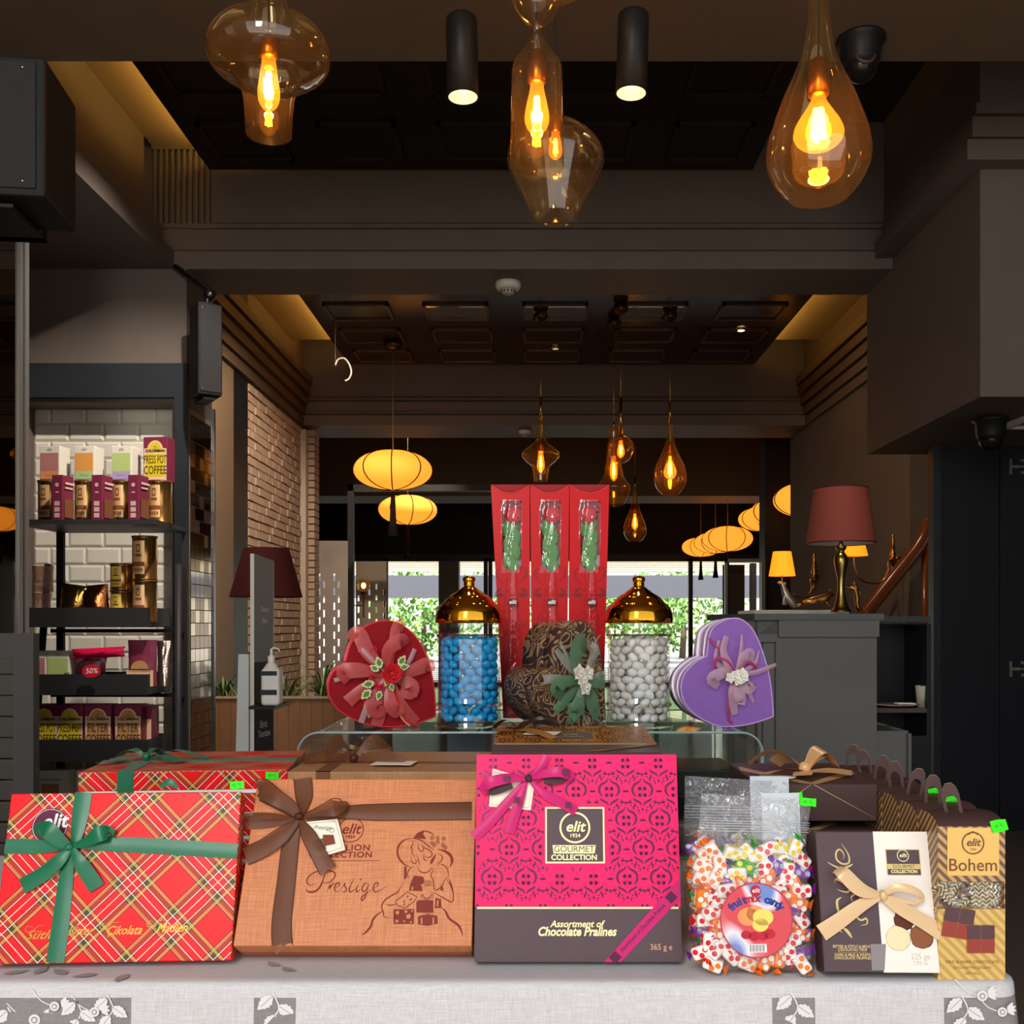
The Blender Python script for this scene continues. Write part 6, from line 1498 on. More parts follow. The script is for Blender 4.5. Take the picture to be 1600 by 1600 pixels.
def heart(outline, cusps, Y, yaw, depth, mats, label, lipm):
    F = Face(Vector((at(outline[cusps[1]][0], 0, Y).x, Y, CZ)), 0, math.radians(yaw))
    pts = subdiv(outline, cusps); P = F.ps(pts); miny = min(p[1] for p in P)
    P = [(x, y - miny + .001) for x, y in P]; F.dy = -miny + .001
    t = empty('heart_box', F.M, label, 'heart-shaped box', 'velvet and brocade heart boxes')
    cx = sum(p[0] for p in P) / len(P); cy = sum(p[1] for p in P) / len(P)
    def sc(s_, P=P): return [(cx + (x - cx) * s_, cy + (y - cy) * s_) for x, y in P]
    m = MB(); n = len(P)
    def loft(rings, mi):
        vs = [(x, y, z) for s_, z in rings for x, y in sc(s_)]
        m.add(vs, [(k * n + i, k * n + (i + 1) % n, (k + 1) * n + (i + 1) % n, (k + 1) * n + i) for k in range(len(rings) - 1) for i in range(n)], mi, True)
    loft([(.985, 0), (1.0, -.003), (1.0, -depth * .38), (.975, -depth * .38)], 0); m.fill(sc(.985), 0, 1); m.build('lid', mats, t)
    m = MB(); loft([(.975, -depth * .38), (.975, -depth), (.9, -depth)], 0); m.fill(sc(.975), -depth, 0); m.build('base', mats, t)
    m = MB(); m.tube([(x, y, -.0005) for x, y in sc(.992)], .0016, 6, closed=True, caps=False); m.build('rim_piping', lipm, t)
    F.q = lambda u, v, z=0: (F.p(u, v, z)[0], F.p(u, v, z)[1] + F.dy)
    return t, F
def ribs(F, m, specs, mi):
    for pts in specs:
        P = crom(pts, 5); L = []; R = []; q = [(*F.q(p[0], p[1], p[3]), p[3]) for p in P]; s_ = 2.2 / FP
        for i in range(len(P)):
            a = q[max(i - 1, 0)]; b = q[min(i + 1, len(P) - 1)]; dx, dy = b[0] - a[0], b[1] - a[1]; l = math.hypot(dx, dy) or 1; w_ = P[i][2] * s_ / 2
            L.append((q[i][0] - dy / l * w_, q[i][1] + dx / l * w_, q[i][2] + .002)); R.append((q[i][0] + dy / l * w_, q[i][1] - dx / l * w_, q[i][2]))
        m.strip(L, R, mi, True, cross=3, bulge=.002)
LV = velvet('lavender_velvet', '#8d62b0', '#e6ccf4', .6, .10); LVS = velvet('lavender_velvet_side', '#9a7ab0', '#f6e6ff', 1.0, .35)
t, F = heart(LAV, [0, 12], 2.2, 14, .075, [LVS, LV], 'lavender velvet heart box with pink organza bow and white blossom', pm('lavender_piping', '#c9a6de', .5))
PKO = thin_glass('pink_organza', (.95, .78, .82), .04, .3, .3, body=.45, bodycol=(.75, .50, .56)); PKE = pm('pink_edge', '#e8c6cc', .5); MGR = pm('magenta_cord_ribbon', '#b03a6a', .4)
m = MB(); c = (1150, 1056)
ribs(F, m, [[(*c, 6, .012), (1138, 1040, 14, .024), (1130, 1018, 12, .018), (1135, 996, 10, .010)], [(*c, 6, .012), (1160, 1030, 14, .028), (1172, 1022, 16, .024), (1170, 1038, 12, .012)], [(*c, 6, .012), (1132, 1052, 16, .026), (1112, 1062, 18, .020), (1122, 1074, 12, .010)],
    [(*c, 6, .012), (1145, 1080, 14, .020), (1146, 1105, 13, .012), (1148, 1118, 10, .008)], [(*c, 6, .012), (1168, 1078, 16, .020), (1176, 1070, 16, .016)], [(*c, 6, .012), (1155, 1085, 18, .022), (1158, 1098, 16, .018), (1150, 1088, 12, .010)], [(*c, 5, .014), (1180, 1052, 8, .016), (1212, 1040, 6, .012)], [(*c, 6, .014), (1158, 1020, 8, .014), (1159, 993, 4, .008)], [(*c, 6, .014), (1178, 1040, 8, .014), (1186, 1018, 3, .008)], [(*c, 6, .014), (1168, 1080, 8, .010), (1177, 1100, 3, .006)], [(*c, 6, .014), (1128, 1045, 10, .010), (1118, 1030, 8, .010), (1124, 1002, 6, .008)]], 0)
ribs(F, m, [[(*c, 3, .014), (1130, 1025, 3.5, .014), (1107, 998, 3.5, .004)], [(*c, 3, .018), (1138, 1036, 4, .026), (1120, 1030, 4, .020), (1116, 1046, 4, .012)], [(*c, 3, .018), (1168, 1036, 4, .026), (1180, 1044, 4, .020), (1176, 1050, 4, .012)], [(*c, 3, .012), (1140, 1090, 4, .012), (1138, 1122, 4, .004), (1144, 1131, 4, .003)], [(*c, 3, .014), (1166, 1075, 3, .012), (1180, 1070, 3, .008)]], 1)
m.build('bow', [PKO, MGR], t)
def blossom(F, t, c, cols, mat, r=9, name='blossom', n=5, layers=2):
    m = MB(); random.seed(int(c[0]))
    for (du, dv) in cols:
        x, y = F.q(c[0] + du, c[1] + dv, .034)
        for l in range(layers):
            for k in range(n):
                a = 2 * PI * k / n + l * .6 + du; R_ = r * 2.2 / FP * (1 - .35 * l)
                vs = []
                for s_ in range(5):
                    f = s_ / 4
                    for sd in (-1, 0, 1): ww = R_ * .48 * math.sin(PI * (.12 + .85 * f) ** .9); vs.append((x + math.cos(a) * R_ * f - math.sin(a) * ww * sd, y + math.sin(a) * R_ * f + math.cos(a) * ww * sd, .034 + .004 * l + .005 * f * (1 - .6 * f) - (0 if sd else .0015)))
                m.add(vs, [(s_ * 3 + q, s_ * 3 + q + 1, s_ * 3 + q + 4, s_ * 3 + q + 3) for s_ in range(4) for q in range(2)], 0, True)
        m.ball((x, y, .041), r * .18 * 2.2 / FP, 0, 8)
    return m.build(name, mat, t)
blossom(F, t, c, ((0, 0), (-9, 4), (9, -3), (3, 8), (12, 4)), pm('ivory_petal', '#f2efdf', .6), 9)

RV = velvet('red_velvet', '#8e0714', '#e03a40', .25, .06); RVS = velvet('red_velvet_side', '#c41422', '#ff8080', .8, .1)
t, F = heart(REDH, [0, 10], 2.2, 17, .075, [RVS, RV], 'red velvet heart box with red organza bow, holly leaves and a red rose', pm('red_piping', '#e0303a', .5))
RO = thin_glass('red_organza', (.95, .45, .42), .04, .3, .3, body=.5, bodycol=(.72, .13, .12)); WO = thin_glass('white_organza', (.95, .85, .85), .04, .3, .3, body=.4, bodycol=(.75, .58, .58))
m = MB(); c = (607, 1055)
ribs(F, m, [[(*c, 8, .012), (575, 1020, 22, .02), (560, 990, 22, .012), (545, 1000, 14, .002)], [(*c, 8, .012), (605, 1020, 18, .026), (625, 1002, 24, .030), (632, 1010, 18, .012)], [(*c, 8, .012), (560, 1048, 22, .028), (535, 1050, 20, .022), (545, 1064, 18, .012)], [(*c, 8, .012), (640, 1050, 18, .022), (666, 1040, 24, .018), (668, 1050, 20, .010)],
    [(*c, 8, .012), (640, 1070, 22, .022), (640, 1082, 24, .020), (625, 1080, 14, .010)], [(*c, 8, .012), (585, 1095, 24, .022), (590, 1110, 26, .020), (605, 1098, 16, .010)], [(*c, 8, .012), (570, 1075, 16, .012), (543, 1098, 20, .006)], [(*c, 8, .012), (600, 1095, 18, .010), (588, 1135, 18, .004)], [(*c, 8, .012), (618, 985, 16, .012), (630, 978, 20, .004)], [(*c, 8, .012), (625, 1100, 18, .012), (650, 1130, 16, .004)], [(*c, 8, .012), (610, 1100, 20, .024), (622, 1112, 22, .018), (612, 1090, 12, .010)]], 0)
ribs(F, m, [[(*c, 4, .016), (580, 1030, 7, .022), (565, 1014, 7, .020), (562, 1020, 6, .010)], [(*c, 4, .016), (635, 1040, 7, .018), (648, 1015, 7, .010)], [(*c, 4, .016), (550, 1058, 6, .014), (522, 1064, 7, .006)], [(*c, 4, .016), (640, 1070, 8, .018), (650, 1076, 7, .016), (648, 1090, 7, .010)], [(*c, 4, .016), (580, 1090, 8, .016), (564, 1130, 9, .004)], [(*c, 4, .016), (572, 1100, 6, .010), (578, 1122, 5, .006)]], 1)
m.build('bow', [RO, WO], t)
m = MB()
for pts in ([(*c, 3, .016), (620, 1090, 3, .014), (632, 1125, 3, .008), (655, 1136, 3, .004)], [(*c, 3, .016), (612, 1085, 3, .014), (626, 1120, 3, .008), (640, 1135, 3, .004)]): ribs(F, m, [pts], 0 if pts[1][0] == 620 else 1)
m.build('satin_tails', [pm('red_satin_tail', '#e01c24', .3), pm('gold_satin', '#dcb88a', .3, .1)], t)
m = MB(); x, y = F.q(612, 1053, .035)
for k in range(14):
    a = k * 2.4; R_ = .020 * math.sqrt((k + 1) / 14); vs = []
    for i in range(5):
        for j in range(3):
            th = a + (i - 2) * .35; vs.append((x + R_ * (.62 + .26 * j) * math.cos(th), y + R_ * (.62 + .26 * j) * math.sin(th), .038 + .014 * (1 - k / 14) + .0025 * j - .0022 * (k % 2)))
    m.add(vs, [(i * 3 + j, i * 3 + j + 1, i * 3 + j + 4, i * 3 + j + 3) for i in range(4) for j in range(2)], 0, True)
m.ball((x, y, .038), .008, 0, 12); m.build('rose', pm('silk_rose_red', '#d0242c', .5), t)
m = MB(); m2 = MB()
for (u, v, a, L) in ((592, 1036, 1.9, .026), (628, 1033, 1.0, .026), (632, 1043, .2, .022), (575, 1070, 3.3, .028), (572, 1086, 3.9, .028), (592, 1088, 4.4, .022), (585, 1045, 2.6, .022), (612, 1075, 5.0, .018), (604, 1068, 4.2, .016)):
    x, y = F.q(u, v, .034)
    for mm_, s_, z in ((m, 1, .034), (m, .62, .0348)):
        P = []
        for sd in (1, -1):
            for i in (range(0, 9) if sd == 1 else range(8, -1, -1)):
                f = i / 8; ww = L * .36 * math.sin(PI * f ** .85) * (1.0 if i % 2 else .72) * s_; P.append((x + math.cos(a) * L * (f - .5) * s_ - math.sin(a) * ww * sd, y + math.sin(a) * L * (f - .5) * s_ + math.cos(a) * ww * sd))
        m.fill(P, z, 0 if s_ == 1 else 1)
m.build('holly_leaves', [pm('holly_cream', '#d8d89a', .4), pm('holly_green', '#55833c', .4)], t)
for du, dv in ((-16, 20), (-20, 17), (-14, 24), (-11, 19), (-22, -40), (-20, -36), (-28, 8), (-26, 4)): x, y = F.q(607 + du, 1053 + dv, .036); MB().ball((x, y, .037), .0042, 0, 10).build('berry', pm('berry_red', '#d01a3c', .25), t)

def brocade(name):
    m, nt, b = nodes(name); b.inputs['Roughness'].default_value = .45
    tc = nt.nodes.new('ShaderNodeTexCoord'); n = nt.nodes.new('ShaderNodeTexNoise'); n.inputs['Scale'].default_value = 17; n.inputs['Detail'].default_value = 0; n.inputs['Distortion'].default_value = 2.2
    nt.links.new(tc.outputs['Object'], n.inputs['Vector']); f = math_node(nt, 'PINGPONG', math_node(nt, 'MULTIPLY', n.outputs['Fac'], 5), .5)
    g = math_node(nt, 'GREATER_THAN', f, .30); mx = nt.nodes.new('ShaderNodeMix'); mx.data_type = 'RGBA'; mx.inputs[6].default_value = hx('#48302e'); mx.inputs[7].default_value = hx('#a98a60')
    nt.links.new(g, mx.inputs[0]); nt.links.new(mx.outputs[2], b.inputs['Base Color']); return m
BRC = brocade('gold_brocade')
t, F = heart(BRNH, [0, 10], 2.2, 42, .11, [BRC, BRC], 'brown and gold brocade heart box with green organza bow and white lily', pm('brown_piping', '#5a4030', .5))
GO = thin_glass('green_organza', (.6, .8, .62), .04, .3, .3, body=.6, bodycol=(.16, .32, .17)); WO2 = thin_glass('ivory_organza', (.9, .92, .88), .04, .3, .3, body=.35, bodycol=(.55, .58, .52))
m = MB(); c = (911, 1062)
ribs(F, m, [[(*c, 8, .014), (900, 1030, 26, .030), (906, 1006, 34, .030), (915, 1012, 20, .012)], [(*c, 8, .014), (885, 1062, 18, .028), (868, 1072, 24, .026), (880, 1084, 20, .012)], [(*c, 8, .014), (930, 1064, 18, .024), (945, 1062, 20, .020)], [(*c, 8, .014), (905, 1095, 22, .028), (900, 1112, 28, .022), (892, 1095, 20, .012)], [(*c, 8, .014), (925, 1090, 22, .018), (932, 1120, 18, .008)], [(*c, 8, .014), (880, 1095, 16, .012), (866, 1110, 12, .006)], [(*c, 8, .014), (895, 1110, 14, .010), (893, 1128, 16, .006)]], 0)
ribs(F, m, [[(*c, 6, .018), (885, 1035, 14, .022), (868, 1012, 10, .012)], [(*c, 6, .018), (890, 1030, 8, .022), (874, 1000, 6, .012)], [(*c, 6, .018), (925, 1030, 12, .030), (932, 1012, 14, .026), (922, 1004, 8, .014)], [(*c, 6, .018), (870, 1058, 12, .022), (848, 1060, 14, .014)], [(*c, 6, .018), (905, 1085, 12, .026), (895, 1104, 14, .020)], [(*c, 5, .018), (926, 1010, 6, .014), (937, 990, 2, .008)], [(*c, 5, .016), (920, 1105, 5, .010), (938, 1128, 2, .004)], [(*c, 5, .016), (910, 1105, 5, .010), (918, 1132, 2, .004)], [(*c, 6, .018), (932, 1055, 12, .024), (946, 1050, 10, .016)]], 1)
m.build('bow', [GO, WO2], t)
blossom(F, t, (910, 1058), ((0, 0), (-6, -10), (4, 14), (8, -8)), pm('lily_petal', '#efe8d6', .6), 13, 'lily', 5, 2)
# ================================================================== COFFEE STAND IN THE NICHE
STM = pm('stand_black', '#2c2b2c', .5); SY = 5.0
def X(u, Y=SY): return (u - CX) / FP * Y
def Zv(v, Y=SY): return CAMZ - (v - CY) / FP * Y
st_ = empty('shelf_stand', Vector((X(165), SY, 0)), 'black metal shelf stand with tray shelves in front of the white tiles', 'shelf stand')
ox = X(165)
def bx(m, u0, u1, v0, v1, y0, y1, mi=0, Y=SY): m.box(X(u0, Y) - ox, X(u1, Y) - ox, y0, y1, Zv(v1, Y), Zv(v0, Y), mi)
m = MB(); bx(m, 58, 270, 819, 826, -.23, .24); bx(m, 58, 69, 819, 1230, .20, .225); bx(m, 262, 271, 819, 1230, .20, .225); m.build('back_frame', STM, st_)
for v0, v1, u0, u1, k in ((950, 980, 53, 262, 0), (1052, 1084, 53, 262, 1), (1152, 1186, 56, 262, 2)):
    m = MB(); x0, x1 = X(u0 - 30) - ox, X(u1 - 18) - ox; z0, z1 = Zv(v1), Zv(v0)
    m.box(x0, x1, -.105, -.10, z0, z1); m.box(x0, x1, .18, .185, z0, z1); m.box(x0, x0 + .004, -.1, .18, z0, z1); m.box(x1 - .004, x1, -.1, .18, z0, z1); m.box(x0, x1, -.1, .18, z0, z0 + .004)
    m.build('tray', STM, st_)
    m = MB(); m.box(X(53) - ox, X(268) - ox, .17, .19, Zv(v1 + 9), Zv(v1 + 3)); m.build('cross_bar', STM, st_)
m = MB(); m.tube([(X(268) - ox, .1, Zv(880)), (X(278) - ox, .0, Zv(1230)), (X(278) - ox, .0, 0.01)], .018, 8)
m.build('leg', STM, st_); m = MB(); m.tube([(X(60) - ox, .1, Zv(880)), (X(50) - ox, .0, Zv(1230)), (X(50) - ox, 0, .01)], .018, 8); m.build('leg', STM, st_)
TINM = pm('gold_tin', '#c09050', .22, .9); TINL = pm('tin_label_cream', '#d8b07c', .4, .3); TINB = pm('tin_brown_print', '#8a4a26', .5)
def tin(u, v0, v1, r, label, y=-.04, group='coffee tins on the stand', yellow=False):
    z0 = Zv(v1, SY + y); x = X(u, SY + y); Rr = px(r, SY + y); h = Zv(v0, SY + y) - z0
    t = empty('coffee_tin', Vector((x, SY + y, z0)), label, 'coffee tin', group)
    MB().lathe([(Rr, 0), (Rr, .004), (Rr * .97, .006), (Rr * .97, h - .012), (Rr, h - .01), (Rr, h - .006)], 32, cap0=True, cap1=True).build('can', TINM, t)
    MB().lathe([(Rr * 1.03, h - .008), (Rr * 1.03, h), (Rr * .9, h)], 32, cap1=True).build('lid', pm('tin_lid_brown', '#5a3820', .4), t)
    m = MB(); N = 14; vs = []
    for k in range(N + 1):
        a = -PI / 2 - .75 + 1.1 * k / N
        for z in (h * .12, h * .88): vs.append((Rr * .985 * math.cos(a), Rr * .985 * math.sin(a), z))
    m.add(vs, [(2 * k, 2 * k + 2, 2 * k + 3, 2 * k + 1) for k in range(N)], 0, True)
    Rq = Rr * .995
    def patch(a0, a1, z0_, z1_, mi):
        vs = []; n = 8
        for k in range(n + 1):
            a = -PI / 2 + a0 + (a1 - a0) * k / n
            vs += [(Rq * math.cos(a), Rq * math.sin(a), z0_), (Rq * math.cos(a), Rq * math.sin(a), z1_)]
        m.add(vs, [(2 * k, 2 * k + 2, 2 * k + 3, 2 * k + 1) for k in range(n)], mi, True)
    patch(-.75, .35, h * .30, h * .40, 1); patch(-.45, .10, h * .52, h * .58, 1); patch(-.35, 0, h * .62, h * .80, 1); patch(-.28, -.07, h * .66, h * .76, 0)
    for k in range(5): patch(-.65 + .18 * k, -.53 + .18 * k, h * .18, h * .26, 1)
    m.build('printed_label', [pm('tin_label_yellow', '#d8b850', .4) if yellow else TINL, TINB], t)
    return t
for i, u in enumerate((79, 136, 193, 250)): tin(u, 752, 818, 18.5, 'gold coffee tin on the top shelf of the stand, %s from the left' % ['first', 'second', 'third', 'fourth'][i])
tin(190, 881, 922 , 17, 'yellow-labelled tin in the left pile on the second shelf, upper of two', yellow=True); tin(190, 922.5, 972, 17, 'yellow-labelled tin in the left pile on the second shelf, lower of two', yellow=True)
tin(226, 838, 906, 19, 'tall gold tin on the second shelf, on top of another tin'); tin(226, 906.5, 972, 19, 'gold tin on the second shelf beneath the tall one')
def carton(u0, u1, v0, v1, depth, yaw, mats, label, group, y=-.06, art=None, name='coffee_box', cat='coffee box'):
    Yq = SY + y; z0 = Zv(v1, Yq); x = X(u0, Yq); w = px(u1 - u0, Yq) / max(.3, math.cos(yaw)); h = Zv(v0, Yq) - z0
    t = empty(name, Matrix.Translation((x, Yq, z0)) @ Matrix.Rotation(yaw, 4, 'Z'), label, cat, group)
    MB().rbox(0, w, 0, depth, 0, h, .002).build('carton', mats[0], t)
    if art: m = MB(Matrix.Rotation(PI / 2, 4, 'X')); art(m, w, h); m.build('printed_front', mats[1:], t)
    return t
WHT = pm('cream_carton', '#e2dccb', .5)
def plain(m, w, h): m.box(w * .06, w * .94, h * .28, h * .8, .001, .0016, 0); m.box(w * .06, w * .94, h * .06, h * .28, .001, .0016, 1); m.text('elit', w / 2, h * .9, w * .2, .002, 2); m.text('Kahve', w / 2, h * .17, w * .18, .002, 2)
for i, (u0, c1, c2, nm) in enumerate(((62, '#b87a76', '#e0935c', 'dusty rose'), (116, '#dd9a4c', '#a8c488', 'orange'), (174, '#b4c878', '#b49cc8', 'pale green'))):
    carton(u0, u0 + 33, 697, 752, .09, -.12, [WHT, pm('panel_' + nm.replace(' ', '_'), c1, .5), pm('strip_' + nm.replace(' ', '_'), c2, .5), pm('grey_print', '#8a8478', .5)], 'white coffee carton with a %s panel standing on a top shelf tin' % nm, 'white cartons on the tins', -.04, plain)
BURG = pm('burgundy_carton', '#7c2c44', .45); PEACH = pm('carton_peach', '#ecc49a', .5); YEL = pm('carton_yellow', '#d8c22e', .5); DKT = pm('dark_print', '#4a3418', .5); TAN = pm('carton_tan', '#c08c58', .5)
def coffee_art(words, mi):
    def f(m, w, h):
        m.box(w * .03, w * .97, h * .04, h * .74, .001, .0015, 0); m.box(w * .03, w * .97, 0.002, h * .06, .001, .0016, 0)
        P = [(w * .5 + w * .33 * math.cos(a), h * .70 + h * .22 * math.sin(a)) for a in [PI * k / 14 for k in range(15)]]; m.fill(P, .0016, 0)
        P = [(w * .5 + w * .28 * math.cos(a), h * .70 + h * .185 * math.sin(a)) for a in [PI * k / 14 for k in range(15)]]; m.fill(P, .002, mi)
        m.text('COLOMBIAN', w * .5, h * .68, w * .14, .0024, 2, 0, 0, 'CENTER', 1, .001); m.box(w * .1, w * .9, h * .10, h * .61, .0015, .0018, mi)
        for k, wd in enumerate(words): m.text(wd, w * .5, h * (.48 - .24 * k) if len(words) > 1 else h * .36, h * .26, .0022, 2, 0, 0, 'CENTER', .44 if len(wd) > 7 else .6, .0006)
        m.ring(w * .5, h * .76, w * .05, w * .015, .0024, 2, n=14)
    return f
carton(224, 263, 683, 752, .08, -.12, [BURG, PEACH, YEL, DKT], 'burgundy and yellow press pot coffee box, at the top right of the stand', 'burgundy coffee boxes', -.04, coffee_art(['PRESS POT', 'COFFEE'], 1))
# slim burgundy cartons standing between the tins
def slim(m, w, h):
    for k in range(3): m.box(w * .25, w * .75, h * (.06 + .13 * k), h * (.16 + .13 * k), .001, .0016, 0)
    m.disc(w * .5, h * .78, w * .18, .0016, 0, n=16); m.box(w * .35, w * .65, h * .60, h * .63, .001, .0016, 0)
for i, u in enumerate((81, 143, 200)):
    t = carton(u, u + 18, 742, 813, .085, -.18, [BURG, pm('pale_pink_print', '#d8b0a8', .5)], 'slim burgundy espresso box on the top shelf, standing between the %s tins' % ['first and second', 'second and third', 'third and fourth'][i], 'slim burgundy boxes', -.20, slim)
    me = MB(Matrix.Translation((0, 0, 0))); w = px(19, 4.88); h = px(74, 4.88)
    m = MB(); m.box(w + .001, w + .002, .01, .08, h * .06, h * .45, 0); m.box(w + .001, w + .0025, .015, .085, h * .75, h * .8, 1); m.box(w + .001, w + .0025, .015, .07, h * .66, h * .7, 1)
    m.build('side_print', [pm('brown_cup_print', '#7a4c34', .5), pm('pale_pink_print', '#d8b0a8', .5)], t)
# pouches and packets on the second shelf
def pouch(u0, u1, v0, v1, mat, label, name='foil_pouch', cat='pouch', y=-.04, group='pouches on the stand', stand=False, art=None, rot=0):
    Yq = SY + y; z0 = Zv(v1, Yq); w = px(u1 - u0, Yq); h = Zv(v0, Yq) - z0
    t = empty(name, Matrix.Translation((X((u0 + u1) / 2, Yq), Yq, z0)) @ Matrix.Rotation(rot, 4, 'Y'), label, cat, group); random.seed(int(u0) + 3)
    m = MB(); N, R = 12, 9; vs = []
    for s in (-1, 1):
        for j in range(R + 1):
            for i in range(N + 1):
                f, g = i / N, j / R; th = .03 * (math.sin(PI * f) ** .6) * ((1 - g * .85) if stand else math.sin(PI * min(.98, g + .02)) ** .6)
                vs.append(((f - .5) * w * (1 - .06 * math.sin(PI * g)), s * (th + .002) + random.uniform(-.003, .003), h * g + (random.uniform(-.004, .004) if 0 < g < 1 else 0)))
    q = (N + 1) * (R + 1)
    for s in (0, 1): m.add(vs[s * q:(s + 1) * q], [(j * (N + 1) + i, j * (N + 1) + i + 1, (j + 1) * (N + 1) + i + 1, (j + 1) * (N + 1) + i) for j in range(R) for i in range(N)], 0, True)
    m.build('packet', mat, t)
    if art: a = MB(Matrix.Translation((-w / 2, -.036, 0)) @ Matrix.Rotation(PI / 2, 4, 'X')); art(a, w, h); a.build('printed_front', [PEACH, TAN, DKT, BURG], t)
    return t
CEL = thin_glass('copper_cello', (1, .85, .7), .2, .1, .7, body=.4, bodycol=(.72, .42, .3), wrinkle=1, wscale=40); FOI = pm('copper_foil', '#b0683c', .2, .95, bump=.8, bscale=60); FOIG = pm('gold_foil_bag', '#a8803c', .2, .9, bump=.8, bscale=60)
pouch(50, 84, 884, 925, CEL, 'pink cellophane packet on the second shelf at the left, upper one'); pouch(50, 80, 926, 970, CEL, 'pink cellophane packet on the second shelf at the left, lower one')
pouch(88, 132, 913, 972, FOIG, 'gold foil candy pouch lying on the second shelf', rot=.15); pouch(130, 174, 914, 972, FOI, 'copper foil candy pouch lying on the second shelf beside the tins', rot=-.1)
# third shelf
carton(40, 72, 1017, 1072, .08, 0, [WHT, pm('panel_dusty_rose', '#b87a76', .5), pm('strip_dusty_rose', '#e0935c', .5), pm('grey_print', '#8a8478', .5)], 'white carton with rose panel on the third shelf, partly behind the shutter', 'white cartons on the third shelf', -.05, plain)
carton(73, 108, 1017, 1072, .08, 0, [WHT, pm('panel_pale_green', '#b4c878', .5), pm('strip_pale_green', '#b49cc8', .5), pm('grey_print', '#8a8478', .5)], 'white carton with pale green panel on the third shelf', 'white cartons on the third shelf', -.05, plain)
def sale(m, w, h): m.fill([(w * .1, h * .1), (w * .5, 0), (w * .9, h * .2), (w * .95, h * .6), (w * .1, h * .55)], .001, 0); m.text('%50', w * .5, h * .32, h * .4, .0016, 1, .2, .2)
p = pouch(112, 165, 1020, 1072, pm('wine_chocolate_bag', '#6a3a40', .3, bump=.5), 'dark berry chocolate pouch lying under a crimson one on the third shelf', rot=.05)
p = pouch(112, 196, 1012, 1028, pm('crimson_pouch', '#b81440', .25, bump=.4), 'crimson pouch lying across the third shelf', y=-.10, rot=-.05)
m = MB(Matrix.Translation((-.07, -.04, -.09)) @ Matrix.Rotation(PI / 2, 4, 'X')); m.disc(.05, .03, .045, 0, 0, sy=.7); m.text('50%', .05, .03, .035, .001, 1, .2); m.build('printed_badge', [pm('crimson_badge', '#c41a34', .4), pm('white_print', '#f4ece8', .5)], p)
def bagart(m, w, h): m.box(w * .05, w * .95, 0, h * .35, 0, .001, 0); P = [(w * .5 + w * .3 * math.cos(a), h * .38 + h * .18 * math.sin(a)) for a in [PI * k / 12 for k in range(13)]]; m.fill(P, .002, 1); m.text('COLOMBIAN', w * .5, h * .34, w * .13, .003, 2)
pouch(200, 246, 1000, 1072, BURG, 'burgundy coffee pouch standing on the third shelf', stand=True, art=bagart); pouch(246, 268, 1001, 1072, pm('silver_foil_side', '#a89488', .2, .9, bump=.6, bscale=50), 'shiny silver-brown pouch at the right end of the third shelf', y=.04, stand=True)
# fourth shelf coffee boxes
for i, (u0, wd, c, lb) in enumerate(((48, 'PRESS POT', 1, 'burgundy and yellow press pot box on the fourth shelf, leftmost, cut by the shutter'), (88, 'PRESS POT', 1, 'burgundy and yellow press pot box on the fourth shelf, second from the left'), (132, 'FILTER', 3, 'burgundy and tan filter coffee box on the fourth shelf, left of its twin'), (179, 'FILTER', 3, 'burgundy and tan filter coffee box on the fourth shelf, the right-hand twin'))):
    carton(u0, u0 + 42, 1101, 1172, .09, 0, [BURG, PEACH, YEL, DKT, TAN], lb, 'burgundy coffee boxes', -.05, coffee_art([wd, 'COFFEE'], c))
carton(222, 238, 1103, 1172, .09, 0, [BURG, PEACH, TAN, DKT], 'narrow burgundy box at the right end of the fourth shelf', 'burgundy coffee boxes', .02, lambda m, w, h: m.box(w * .1, w * .9, h * .05, h * .7, .001, .0016, 0))
# lowest visible row: white paper bags
z5 = Zv(1290)
m = MB(); m.box(X(30) - ox, X(245) - ox, -.1, .18, z5 - .03, z5); m.build('tray', STM, st_)
for i, (u0, lb) in enumerate(((60, 'white coffee bag with a copper window on the lowest visible shelf, left one'), (118, 'white coffee bag on the lowest visible shelf, behind the tartan box'))):
    carton(u0, u0 + 46, 1204, 1288, .08, 0, [WHT, PEACH, TAN, DKT], lb, 'white bags on the lowest shelf', -.05, lambda m, w, h: (m.box(w * .1, w * .7, h * .0, h * .75, .001, .0016, 1), m.text('COLOMBIAN', w * .42, h * .83, w * .12, .002, 2)))

# ================================================================== SANITISER STAND, FLOOR LAMP, PLANTER
Y = 3.6; t = empty('sanitizer_stand', Vector((at(400, 0, Y).x, Y, 0)), 'tall narrow sanitizer stand with pale edge and printed dark lower half', 'stand')
o = at(400, 0, Y).x
def q(u, Yq=Y): return (u - CX) / FP * Yq - o
zt = Zv(865, Y); m = MB()
yw = .10; m.box(q(391), q(397), 0, .02, 0, zt); m.build('pale_edge', pm('pale_edge_white', '#d5cfc2', .5), t)
xR = (427 - CX) / FP * (Y + .16) - o
vs = [(q(397), 0, 0), (xR, .16, 0), (xR, .16, zt - .02), (q(397), 0, zt)]; vs += [(a, b + .012, c) for a, b, c in vs]
zz1 = Zv(1035, Y)
def slab(z0, z1a, z1b): 
    v = [(q(397), 0, z0), (xR, .16, z0), (xR, .16, z1b), (q(397), 0, z1a)]; v += [(a, b + .012, c) for a, b, c in v]; return v
FC = [(0, 1, 2, 3), (4, 7, 6, 5), (0, 4, 5, 1), (1, 5, 6, 2), (2, 6, 7, 3), (3, 7, 4, 0)]
MB().add(slab(zz1, zt, zt - .015), FC).build('upper_board', pm('board_silver', '#9a9d96', .35), t); MB().add(slab(0, zz1, zz1), FC).build('lower_board', pm('board_dark', '#3c3a38', .4), t)
